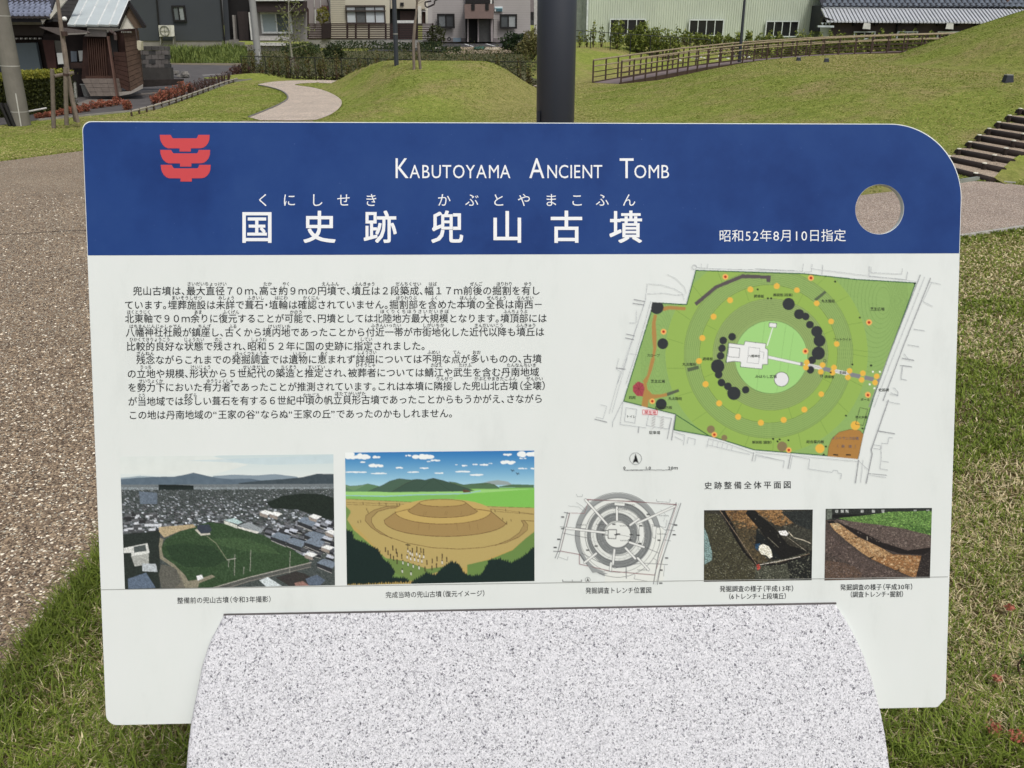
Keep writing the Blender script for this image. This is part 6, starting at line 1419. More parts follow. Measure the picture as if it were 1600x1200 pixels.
b = MB(); b.tube(wp(122, 190, Y1), wp(108, 116, Y1 + .12), .008); b.build('guy_pole', M('bamboo_pale', (150, 132, 96), 0.7), t)
b = MB(); b.tube(wp(85, 119, Y1 - .16), wp(115, 114, Y1 + .05), .03, .03, 10); b.build('crossbar', WOODG, t)
b = MB(); b.tube(wp(103, 118.5, Y1 - .14), wp(103, 114.5, Y1 - .14), .046, n=10); b.build('binding', M('hemp_dark', (66, 50, 44), 0.9), t)
b = MB(); b.tube(wp(100, 49, Y1 - .02), wp(101, 56, Y1 - .02), .05, n=8); b.build('binding', M('hemp_dark', (66, 50, 44), 0.9), t)
g = hit(647, 108.5); t = thing('staked_tree', 'thin young tree with one short stake on the small round mound', 'tree', g)
b = MB(); b.chain([Vector((g[0], g[1], g[2] - .05))] + [Vector(wp(x, y, g[1])) for x, y in ((646,80),(646,65),(648,40),(650,24),(652,0),(654,-40))], [.034, .032, .036, .034, .026, .02, .014], 8); b.build('trunk', BARK, t)
b = MB(); b.tube((wp(657, 108.5, g[1])[0], g[1], g[2] - .05), wp(653.3, 66, g[1]), .032, .03, 8); b.build('stake', WOODG, t)
b = MB()
for k in range(12):
    a = rng.uniform(0, 6.28); q0 = np.array(wp(650.5, rng.uniform(-6, 10), g[1])); b.tube(tuple(q0), tuple(q0 + np.array((math.cos(a) * .3, math.sin(a) * .3, .12))), .006, .003, 4)
b.build('twigs', BARK, t, kind='stuff')
g = gz(459, 116); t = thing('sapling', 'young sapling with sparse small green leaves left of the winding path end', 'tree', (g[0], g[1], float(height(g[0], g[1]))))
YS = g[1]
b = MB(); b.chain([Vector(wp(x, y, YS)) for x, y in ((459,115),(457,95),(454,72),(452,55),(451,20),(451,-20))], [.045, .04, .034, .026, .02, .012], 8); b.build('trunk', BARK2, t)
pts = []
for (sx, sy, ex, ey) in ((454,74,470,52),(454,70,438,46),(453,60,474,34),(452,50,436,24),(452,40,470,18),(451,30,438,8),(451,20,466,0),(454,76,480,70),(454,66,484,44),(451,5,440,-18),(451,5,464,-20),(453,62,432,60)):
    dz = rng.uniform(-.5, .5); p0 = np.array(wp(sx, sy, YS)); p1 = np.array(wp(ex, ey, YS)) + np.array((0, dz, 0)); b = MB(); b.tube(tuple(p0), tuple(p1), .013, .005, 5); b.build('limb', BARK2, t)
    for k in range(46): u = rng.random() ** .6; pts.append(p0 + (p1 - p0) * u + rng.normal(size=3) * .11)
leaves('crown', leafmat('sapling_leaf', [(92, 96, 58), (130, 134, 84), (108, 118, 66), (150, 150, 100)]), t, pts, .042)
for P in (((452,114),(455,92)), ((466,113),(459,92))):
    b = MB(); b.tube(wp(*P[0], YS - .1), wp(*P[1], YS - .1), .02); b.build('stake', WOODG, t)
b = MB(); b.tube(wp(453, 93, YS - .1), wp(461, 91, YS - .1), .022); b.build('crossbar', M('hemp_dark', (66, 50, 44), 0.9), t)

# ------------------------------------------------------------------ clipped hedge, left
h0 = np.array(gz(-60, 191)); h1 = np.array(gz(117, 172)); hz0, hz1 = .74, .76
HD = thing('hedge', 'clipped dark green hedge with yellow green top behind the utility pole', 'hedge', tuple(h0[:2]) + (0,))
dv = (h1 - h0)[:2]; nv_ = np.array((-dv[1], dv[0])); nv_ /= np.linalg.norm(nv_)
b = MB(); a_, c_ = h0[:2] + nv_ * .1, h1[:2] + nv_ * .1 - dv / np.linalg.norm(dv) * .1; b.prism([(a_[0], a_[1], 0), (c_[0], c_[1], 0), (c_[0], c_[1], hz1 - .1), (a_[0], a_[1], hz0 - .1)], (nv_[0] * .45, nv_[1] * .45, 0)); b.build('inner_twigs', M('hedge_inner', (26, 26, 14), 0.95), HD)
n = 26000; u = rng.random(n); w = rng.random(n); dp = rng.random(n) ** 2 * .1
top = rng.random(n) < .25; H_ = hz0 + (hz1 - hz0) * u
P = np.stack([h0[0] + dv[0] * u, h0[1] + dv[1] * u, w * H_], 1); P[:, :2] += nv_ * dp[:, None]
P[top, 2] = H_[top] - rng.random(top.sum()) * .05; P[top, :2] += nv_ * (rng.random(top.sum()) * .5)[:, None]
e_ = rng.random(n) < .08; P[e_, 0] = h1[0] + nv_[0] * (rng.random(e_.sum()) * .5) + rng.normal(size=e_.sum()) * .03; P[e_, 1] = h1[1] + nv_[1] * (rng.random(e_.sum()) * .5)
P += rng.normal(size=P.shape) * .015
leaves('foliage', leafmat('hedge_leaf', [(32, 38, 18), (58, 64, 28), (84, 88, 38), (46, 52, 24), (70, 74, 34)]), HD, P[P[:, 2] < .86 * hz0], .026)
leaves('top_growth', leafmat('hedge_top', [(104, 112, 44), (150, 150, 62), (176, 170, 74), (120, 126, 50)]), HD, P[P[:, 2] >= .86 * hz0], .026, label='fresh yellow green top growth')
b = MB(); b.tube(wp(43, 174.5, 16.0), wp(72, 169, 16.6), .016); o = b.build('garden_rail', M('rail_pale', (206, 202, 196), 0.6), origin=wp(43, 174.5, 16.0)); tag(o, 'short white rail lying low along the foot of the hedge', 'rail')

# ------------------------------------------------------------------ low rail and azaleas along the lot
RW = M('bleached_rail', (168, 160, 146), 0.7, 0.3, 9); RP = M('rail_post', (72, 58, 48), 0.85)
r0_, r1_ = gz(205, 178), gz(370, 127.5)
RL = thing('low_rail', 'low bleached wooden rail on short dark posts along the lawn edge', 'rail', r0_)
line = [(205,179),(240,169.5),(275,158.5),(300,149.5),(325,140),(350,130.5),(371,124.5)]
pt = [np.array(gz(x, y + 3)) for x, y in line]
for i in range(len(pt) - 1):
    b = MB(); b.tube(tuple(pt[i] + (0, 0, .09)), tuple(pt[i + 1] + (0, 0, .09)), .018, n=6); b.build('rail_piece', RW, RL)
    for k in range(3):
        q = pt[i] + (pt[i + 1] - pt[i]) * k / 3; b = MB(); b.tube((q[0], q[1] + .03, 0), (q[0], q[1] + .03, .11), .02, n=6); b.build('rail_post', RP, RL)
AZ1 = leafmat('azalea_red', [(112, 70, 56), (170, 98, 76), (196, 126, 100), (134, 82, 64), (112, 100, 66)]); AZ2 = leafmat('azalea_purple', [(88, 62, 60), (112, 82, 78), (78, 60, 52), (98, 80, 62)])
def shrub(name, label, cat, base, r, n, m, size, group=None, stems=5, hollow=.25, sm_=None, up=.3):
    t = thing(name, label, cat, base, group)
    b = MB()
    for k in range(stems):
        a = rng.uniform(0, 6.28); q = (base[0] + r[0] * .6 * math.cos(a), base[1] + r[1] * .6 * math.sin(a), base[2] + r[2] * rng.uniform(1.0, 1.7)); b.tube((base[0] + .02 * math.cos(a), base[1] + .02 * math.sin(a), base[2] - .03), q, .012 + .01 * r[2], .004, 4)
    b.build('stems', sm_ or M('twig_brown', (74, 56, 46), 0.9), t, kind='stuff')
    leaves('foliage', m, t, blob((base[0], base[1], base[2] + r[2] * .95), r, n, hollow), size, up=up)
    return t
for k in range(11):
    x = 62 + k * 12.2; y = 186 - k * 1.7 - (3 if k > 6 else 0); base = gz(x, y - 1.0); sc_ = base[1] / FPX
    hh_ = (5, 5, 6, 6, 7, 7, 8, 8, 8, 6, 9)[k]
    shrub('azalea_bush', 'low rust red azalea bush in the row behind the staked tree', 'bush', base, (7.5 * sc_, 6 * sc_, hh_ * sc_ * .8), 420, AZ1, .016, 'rust red azaleas behind the staked tree')
shrub('azalea_bush', 'taller rust red azalea bush right in front of the bicycle', 'bush', gz(199, 172), (.1, .09, .11), 420, AZ1, .022)
for k in range(6):
    base = gz(244 + k * 10.5, 163 - k * 3.3); sc_ = base[1] / FPX
    shrub('azalea_bush', 'dense rust red azalea bush behind the low bleached rail', 'bush', base, (8.5 * sc_, 7 * sc_, (10, 11, 12, 12, 14, 11)[k] * sc_ * .8), 520, AZ1, .018, 'dense azaleas behind the rail', 12, .05)
for k in range(8):
    base = gz(301 + k * 8, 147 - k * 2.8); sc_ = base[1] / FPX
    shrub('azalea_bush', 'thin leafless purple brown azalea behind the low bleached rail', 'bush', base, (6.5 * sc_, 5 * sc_, 9 * sc_), 130, AZ2, .02, 'thin azaleas behind the rail', 14)
for k in range(3):
    base = gz(368 + k * 9, 121 - k); sc_ = base[1] / FPX
    shrub('azalea_bush', 'rounded purple brown azalea at the corner of the wire fence', 'bush', base, (8 * sc_, 7 * sc_, 9 * sc_), 420, AZ2, .03, 'azaleas at the fence corner', 10)

# ------------------------------------------------------------------ wire fence with climbing shrubs
F0 = np.array(gz(380, 120)); F1 = np.array(gz(860, 136.5)); FH = .64
WF_ = thing('wire_fence', 'dark wire mesh fence running behind the small round mound', 'fence', tuple(F0))
WM = M('wire_dark', (40, 42, 36), 0.6)
for k in range(12):
    q = F0 + (F1 - F0) * k / 11; b = MB(); b.tube((q[0], q[1], 0), (q[0], q[1], FH + .02), .018, n=6); b.build('post', WM, WF_)
b = MB(); b.tube((F0[0], F0[1], FH), (F1[0], F1[1], FH), .012, n=5); b.build('top_rail', WM, WF_)
b = MB()
for k in range(120): q = F0 + (F1 - F0) * k / 120; b.tube((q[0], q[1], .03), (q[0], q[1], FH), .0028, n=3, cap=False)
for k in range(1, 6): b.tube((F0[0], F0[1], FH * k / 6), (F1[0], F1[1], FH * k / 6), .0028, n=3, cap=False)
b.build('mesh_wires', WM, WF_, kind='stuff')
LF1 = leafmat('climber_leaf', [(38, 46, 24), (60, 68, 34), (92, 88, 52), (78, 60, 42), (50, 58, 30)]); LFC = leafmat('fence_leaf', [(50, 58, 30), (92, 96, 50), (124, 122, 72), (100, 76, 52), (70, 78, 40)]); LF2 = leafmat('weed_leaf', [(40, 52, 28), (64, 74, 40), (96, 98, 58), (50, 64, 34), (112, 100, 66)])
for k in range(30):
    u = (k + .5 + rng.uniform(-.3, .3)) / 30; q = F0 + (F1 - F0) * u; hh_ = rng.uniform(.26, .5)
    shrub('climbing_shrub', 'sparse upright shrub growing along the wire fence behind the mound', 'shrub', (q[0], q[1] - .12, 0), (rng.uniform(.07, .15), .08, hh_), int(rng.uniform(90, 240)), LFC, .032, 'shrubs along the wire fence', 3, .1)
hd = MB(); pts = []
for k in range(2600):
    u = rng.random(); q = F0 + (F1 - F0) * u; pts.append((q[0], q[1] - .1 + rng.normal() * .1, abs(rng.normal()) * .11))
o = leaves('undergrowth', leafmat('dark_growth', [(34, 36, 20), (56, 58, 30), (70, 60, 40)]), None, pts, .04); tag(o, 'dark low growth along the foot of the wire fence', 'undergrowth', kind='stuff')
# rough field beyond the fence
pts = []
for k in range(16000):
    px = rng.uniform(384, 842); v_ = rng.random(); py = 75 + v_ * 38; q = gz(px, py + 5); s_ = 0.13 + .16 * vnoise(q[0], q[1], .55, 3); pts.append((q[0], q[1], rng.random() ** 1.5 * s_ * rng.choice([.8, 1.6, 3.0])))
o = leaves('weeds', LF2, None, pts, .055, .3, .1); tag(o, 'rough mixed weeds covering the field beyond the wire fence', 'weeds', kind='stuff')
pts = []
for px0, px1, py, h_, n_ in ((520, 600, 74, .55, 1500), (600, 645, 75, .45, 800), (655, 690, 76, .5, 900), (440, 500, 80, .45, 700), (690, 720, 80, .3, 300)):
    for k in range(n_): q = gz(rng.uniform(px0, px1), py + rng.uniform(-1, 4)); pts.append((q[0], q[1], rng.random() * h_))
o = leaves('undergrowth', leafmat('brush_leaf', [(30, 44, 24), (52, 68, 34), (40, 54, 28)]), None, pts, .08, .5, .1); tag(o, 'dark green brush at the foot of the slatted fence wall', 'undergrowth', kind='stuff')
# tall bright weeds in front of the charcoal house
n = 9000; px = rng.uniform(262, 386, n); py = rng.uniform(80, 99, n)
P = np.array([gz(a, c) for a, c in zip(px, py)]); hgt = .08 + .62 * vnoise(P[:, 0], P[:, 1], .45, 8) ** 2; hgt *= .6 + .8 * rng.random(n)
def blades(P, hgt, wid, lean, col0, col1, name, m, curl=.0, **k):
    n = len(P); a = rng.uniform(0, 2 * math.pi, n); d = np.stack([np.cos(a), np.sin(a)], 1); pr = np.stack([-d[:, 1], d[:, 0]], 1)
    w = wid[:, None]; L = lean[:, None] * hgt[:, None]; h_ = hgt[:, None]
    v = np.zeros((n, 5, 3)); z = P[:, 2:3]
    v[:, 0, :2] = P[:, :2] - pr * w; v[:, 1, :2] = P[:, :2] + pr * w; v[:, 0:2, 2] = z - .003
    v[:, 2, :2] = P[:, :2] + d * L * .35 - pr * w * .8; v[:, 3, :2] = P[:, :2] + d * L * .35 + pr * w * .8; v[:, 2:4, 2] = z + h_ * .62
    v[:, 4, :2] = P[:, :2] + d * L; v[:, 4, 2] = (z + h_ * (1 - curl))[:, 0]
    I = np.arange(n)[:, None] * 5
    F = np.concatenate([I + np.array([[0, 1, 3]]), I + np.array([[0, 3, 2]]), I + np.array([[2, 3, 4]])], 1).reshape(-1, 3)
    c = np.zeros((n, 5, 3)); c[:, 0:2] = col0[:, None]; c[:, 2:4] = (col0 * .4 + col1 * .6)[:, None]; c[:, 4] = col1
    return mesh(name, v.reshape(-1, 3), F, m, col=c.reshape(-1, 3), kind='stuff', **k)
g1 = s2l((78, 96, 46)); g2 = s2l((136, 148, 78)); q = rng.random((n, 1)); base = g1 * (1 - q) + g2 * q
o = blades(P, hgt, np.full(n, .028), rng.uniform(.1, .7, n), base * .8, base * 1.1, 'weeds', BLADE); tag(o, 'tall bright green weeds before the charcoal house', 'weeds', kind='stuff')

# bushes at the car park
shrub('bush', 'dense dark green bush beside the lamp post before the apartment', 'bush', gz(806, 84), (.95, .7, .62), 2600, leafmat('dark_bush_leaf', [(26, 40, 26), (44, 60, 34), (62, 80, 44)]), .07)
shrub('bush', 'tall loose olive shrub just left of the thick lamp post', 'bush', gz(832, 98), (.62, .6, .78), 3400, leafmat('olive_leaf', [(82, 84, 50), (116, 116, 66), (140, 134, 84), (96, 84, 58)]), .045, stems=16, hollow=.05)
shrub('bush', 'small dark bush at the right end of the slatted fence', 'bush', gz(682, 76), (.75, .5, .85), 1200, leafmat('bush3', [(52, 58, 34), (76, 80, 46)]), .07)
shrub('bush', 'dark round shrub rising in the field left of the mound', 'bush', gz(523, 97), (.5, .4, .42), 1800, leafmat('bush4', [(32, 44, 26), (52, 64, 34), (68, 76, 40)]), .05)
shrub('bush', 'broad green shrub between the sapling and the slatted fence', 'bush', gz(478, 92), (.7, .5, .4), 1600, leafmat('bush5', [(50, 64, 34), (78, 90, 48), (96, 104, 60)]), .05)

# ------------------------------------------------------------------ bank fence and shrubs before the warehouse
SHL = leafmat('fresh_leaf', [(60, 74, 34), (110, 124, 54), (150, 160, 74), (90, 102, 46), (172, 174, 96)])
BF = thing('bank_fence', 'thin wire fence on the grassy bank before the green warehouse', 'fence', wp(900, 72, 33.5))
zb_ = lambda x, y: float(height(x, y))
b0 = np.array(wp(892, 47, 33.5)); b1 = np.array(wp(1110, 62, 33.5)); hb = .6
b = MB(); b.tube(tuple(b0), tuple(b1), .012, n=5); b.build('top_rail', WM, BF)
for k in range(8):
    q = b0 + (b1 - b0) * k / 7; b = MB(); b.tube((q[0], q[1], zb_(q[0], q[1]) - .1), tuple(q), .018, n=6); b.build('post', WM, BF)
b = MB()
for k in range(60): q = b0 + (b1 - b0) * k / 60; b.tube((q[0], q[1], zb_(q[0], q[1])), tuple(q), .0028, n=3, cap=False)
b.build('mesh_wires', WM, BF, kind='stuff')
for i, (x, w_, yt, n_) in enumerate(((906,5,48,70),(918,5,44,60),(929,5,30,110),(941,6,38,110),(966,12,29,800),(985,9,45,400),(998,15,36,1100),(1006,14,30,900),(1022,10,40,500),(1030,8,38,350),(1042,11,42,500),(1058,9,40,450))):
    Yq = 34.0 + .3 * (i % 2); p = wp(x, yt, Yq); z0_ = zb_(p[0], p[1]); hh_ = (p[2] - z0_) / 2; s_ = Yq * .94 / FPX
    shrub('bank_shrub', 'young upright leafy shrub on the bank before the green warehouse', 'shrub', (p[0], p[1], z0_), (w_ * s_, w_ * s_ * .8, hh_), n_, SHL, .05, 'young shrubs on the bank', 4, .15)
for i in range(26):
    x = 1075 + i * 16; Yq = 38.8; yt = 53 + (x - 1080) * -.018 + rng.uniform(-2, 2) - (3 if i % 3 == 0 else 0); p = wp(x, yt, Yq); z0_ = zb_(p[0], p[1]); hh_ = max(.25, (p[2] - z0_) / 2); s_ = Yq * .94 / FPX
    shrub('hedge_shrub', 'rounded green shrub in the row behind the ramp handrails', 'shrub', (p[0], p[1], z0_), ((6 + 5 * rng.random()) * s_, 9 * s_, hh_ * rng.uniform(.8, 1.12)), 420, SHL, .055, 'shrub row behind the ramp', 4, .3)
for i in range(15):
    x = 1064 + i * 7.5 + rng.uniform(-2, 2); p = hit(x, 93 + rng.uniform(-2.5, 2.0) - i * .3); b = MB(); s_ = rng.uniform(.05, .1)
    zz = max(zb_(p[0], p[1]), .02)
    for j in range(4):
        a0, a1 = math.pi * j / 4 - math.pi / 2, math.pi * (j + 1) / 4 - math.pi / 2; b.tube((p[0], p[1], p[2] + s_ * .7 * math.sin(a0)), (p[0], p[1], p[2] + s_ * .7 * math.sin(a1)), s_ * math.cos(a0) + .001, s_ * math.cos(a1) + .001, 7, cap=False)
    tag(b.build('white_stone', M('white_stone', (214, 212, 206), 0.8, 0.1, 9), origin=p), 'white stone in the rock edging seen between the ramp posts', 'stone', 'white stones under the ramp')
pts = []
for k in range(3000):
    x = rng.uniform(1010, 1500); q = wp(x, 80, rng.uniform(36.8, 38.6)); pts.append((q[0], q[1], zb_(q[0], q[1]) + rng.random() ** 2 * .28))
o = leaves('undergrowth', LF1, None, pts, .05, .5, .2); tag(o, 'brown green undergrowth behind the ramp deck', 'undergrowth', kind='stuff')

# ------------------------------------------------------------------ ramp with handrails
RD = thing('ramp', 'long raised ramp with pinkish deck and brown three bar handrails', 'ramp', (2.8, 26.6, 0))
cl = [np.array(p) for p in ((2.78, 26.65, .0), (3.5, 27.6, .05), (4.6, 29.1, .12), (6.2, 31.2, .22), (8.6, 33.4, .36), (11.8, 35.1, .5), (15.0, 35.9, .6), (18.5, 36.2, .68), (23, 36.4, .74))]
RWd = .42
def side(i):
    d = cl[min(i + 1, len(cl) - 1)] - cl[max(i - 1, 0)]; n_ = np.array((-d[1], d[0], 0)); return n_ / np.linalg.norm(n_)
DKM = M('ramp_deck', (126, 112, 110), 0.8, 0.08, 3); PST = M('ramp_post', (66, 50, 42), 0.7); RLM = M('ramp_rail', (150, 136, 110), 0.6)
for i in range(len(cl) - 1):
    a, c = cl[i], cl[i + 1]; na, nc = side(i), side(i + 1); e = np.array((0, 0, .012)); b = MB()
    b.prism([a - na * RWd + e, a + na * RWd + e, c + nc * RWd + e, c - nc * RWd + e], (0, 0, -.1)); b.build('deck', DKM, RD)
    for s_ in (-1, 1):
        b = MB(); b.prism([a + na * RWd * s_ + e * 3, a + na * (RWd + .05) * s_ + e * 3, c + nc * (RWd + .05) * s_ + e * 3, c + nc * RWd * s_ + e * 3], (0, 0, -.2)); b.build('edge_beam', PST, RD)
tot = [0]
for i in range(len(cl) - 1): tot.append(tot[-1] + np.linalg.norm(cl[i + 1] - cl[i]))
def along(s_):
    i = min(np.searchsorted(tot, s_, side='right') - 1, len(cl) - 2); u = (s_ - tot[i]) / (tot[i + 1] - tot[i]); return cl[i] * (1 - u) + cl[i + 1] * u, side(i) * (1 - u) + side(i + 1) * u
for s_ in (-1, 1):
    st = .72; n_ = int(tot[-1] / st); tops = []
    for k in range(n_ + 1):
        p, nn_ = along(min(k * st, tot[-1])); q = p + nn_ * (RWd + .06) * s_; tops.append(q)
        zg = zb_(q[0], q[1]); b = MB(); b.box((q[0], q[1], (min(zg, q[2]) - .1 + q[2] + .62) / 2), (.045, .045, q[2] + .62 - min(zg, q[2]) + .1)); b.build('post', PST, RD)
    for h_, r_2 in ((.63, .025), (.46, .02), (.30, .013), (.16, .013)):
        b = MB(); b.chain([tuple(q + np.array((0, 0, h_))) for q in tops], [r_2] * len(tops), 6); b.build('handrail' if h_ > .45 else 'lower_bar', RLM if h_ > .45 else PST, RD)

# ------------------------------------------------------------------ log stairs on the great mound
ST = thing('log_stairway', 'earth stairway of dark logs climbing the great grassy mound', 'stairs', hit(1490, 262))
lefts = [hit(*p) for p in ((1478, 262), (1482, 247.5), (1498, 236.5), (1515, 225.5), (1530, 215), (1545, 205), (1560, 195), (1576.5, 184.5), (1593, 174), (1611, 163), (1630, 152))]
rights = [(1552, 281), (1567, 265), (1581, 251.5), (1600, 241)]
R3 = [np.array(gz(x, y, lefts[i][2])) for i, (x, y) in enumerate(rights)]
dd = np.mean([R3[i] - np.array(lefts[i]) for i in range(4)], 0); dd[2] = 0
LOGM = M('dark_log', (46, 36, 30), 0.8, 0.25, 18, 0.3); PEG = M('log_end', (246, 240, 220), 0.7)
TRD = aggregate('tread_gravel', [(176, 158, 136), (198, 178, 154), (216, 198, 174), (164, 146, 126)], 110)
nl = len(lefts)
for i in range(nl):
    L_ = np.array(lefts[i]); d_ = (R3[i] - L_) if i < 4 else dd; d_ = np.array(d_); d_[2] = 0
    if i >= 4: L_[2] = lefts[i][2]
    rr = .047; up_ = np.array((0, 0, .0))
    ext_ = d_ / np.linalg.norm(d_)
    dn_ = np.array((ext_[1], -ext_[0], 0)); dn_ = dn_ if dn_[0] < 0 else -dn_; a = L_ + ext_ * .01 + dn_ * .035 + (0, 0, -.012); c = L_ + d_ + ext_ * .05 + dn_ * .035 + (0, 0, -.012)
    b = MB(); b.tube(tuple(a + up_), tuple(c + up_), rr, rr * .95, 12); o = b.build('log', LOGM, ST)
    for p_ in o.data.polygons: p_.use_smooth = len(p_.vertices) == 4
    nx_ = np.array(lefts[i + 1]) if i + 1 < nl else L_ + (L_ - np.array(lefts[i - 1]))
    # tread from this log back to the next one
    b = MB(); z_ = L_[2] + .028; q = [L_, L_ + d_, nx_ + (dd if i + 1 >= 4 else (R3[i + 1] - nx_ if i + 1 < 4 else dd)), nx_]
    q = [np.array((p[0], p[1], z_)) for p in q]; b.prism(q, (0, 0, -.35)); b.build('tread', TRD, ST)
    for u in (.13, .80):
        q = L_ + d_ * u + np.array((-ext_[1], ext_[0], 0)) * (-.05); nrm = np.array((ext_[1], -ext_[0], 0)); 
        s_ = 1 if nrm[0] < 0 else -1; q = L_ + d_ * u + nrm * s_ * .10
        b = MB(); b.tube((q[0], q[1], q[2] - .25), (q[0], q[1], q[2] + .045), .027, n=10); pg = b.build('peg', LOGM, ST)
        b = MB(); b.tube((q[0], q[1], q[2] + .045), (q[0], q[1], q[2] + .055), .026, n=10); b.build('peg_top', PEG, pg)

vg = MB()
for i in range(nl - 1):
    a = np.array(lefts[i]) + (R3[i] - np.array(lefts[i]) if i < 4 else dd); c = np.array(lefts[i + 1]) + (R3[i + 1] - np.array(lefts[i + 1]) if i + 1 < 4 else dd)
    a[2] = lefts[i][2] + .02; c[2] = lefts[i + 1][2] + .02; o_ = np.array((.05, -.42, 0)); a2, c2b = a + o_, c + o_; a2[2] = zb_(a2[0], a2[1]) - .02; c2b[2] = zb_(c2b[0], c2b[1]) - .02
    vg.add([a, c, c2b, a2], [(0, 3, 2, 1)])
vg.build('grass_verge', LAWN, kind='structure')
# ------------------------------------------------------------------ footlights on the terrace
for (x, y, wpx, lab) in ((1574, 128.5, 13.5, 'nearest dark box footlight on the mound, above the log stairs'), (1291, 97, 7, 'middle dark box footlight on the terrace of the great mound'), (1247.5, 95, 6.5, 'farthest tiny dark box footlight at the terrace edge, nearest the ramp')):
    p = hit(x, y); s_ = wpx / FPX * (p[1] * math.cos(TH) + (CH - p[2]) * math.sin(TH)) / 2; t = thing('footlight', lab, 'footlight', p, 'box footlights on the terrace')
    b = MB(); v = [(p[0] + a * s_ * k_, p[1] + c * s_ * k_, p[2] + z_) for k_, z_ in ((1, -.02), (.72, s_ * 1.55)) for a, c in ((-1, -1), (1, -1), (1, 1), (-1, 1))]
    b.add(v, [(0,3,2,1),(4,5,6,7),(0,1,5,4),(1,2,6,5),(2,3,7,6),(3,0,4,7)]); b.build('housing', M('footlight_dark', (40, 44, 54), 0.5), t)
    b = MB(); b.box((p[0], p[1], p[2] + s_ * 1.6), (s_ * 1.5, s_ * 1.5, s_ * .16)); b.build('lens', M('footlight_top', (150, 152, 150), 0.3), t)

# ------------------------------------------------------------------ turf and loose pebbles
def dist_poly(x, y, P):
    d = np.full(len(x), 99.0); n = len(P)
    for i in range(n):
        a, c = np.array(P[i][:2]), np.array(P[(i + 1) % n][:2]); e = c - a; L = e @ e + 1e-12
        t = np.clip(((x - a[0]) * e[0] + (y - a[1]) * e[1]) / L, 0, 1); d = np.minimum(d, np.hypot(x - a[0] - t * e[0], y - a[1] - t * e[1]))
    return d
def scatter(D0_, D1_, dens, step=.25):
    X_, Y_ = [], []
    d = D0_
    while d < D1_:
        zc = (d + step) * math.cos(TH) + CH * math.sin(TH); hw_ = .615 * zc + .35; n_ = int(dens(d) * step * 2 * hw_)
        X_.append(rng.uniform(-hw_, hw_, n_)); Y_.append(rng.uniform(d, d + step, n_)); d += step
    return np.concatenate(X_), np.concatenate(Y_)
def toppx(x, y, z):
    p = np.stack([x, y, z], 1) - C0; zz = p @ Fv; return 800 + FPX * (p @ Rv) / zz, 600 - FPX * (p @ Uv) / zz
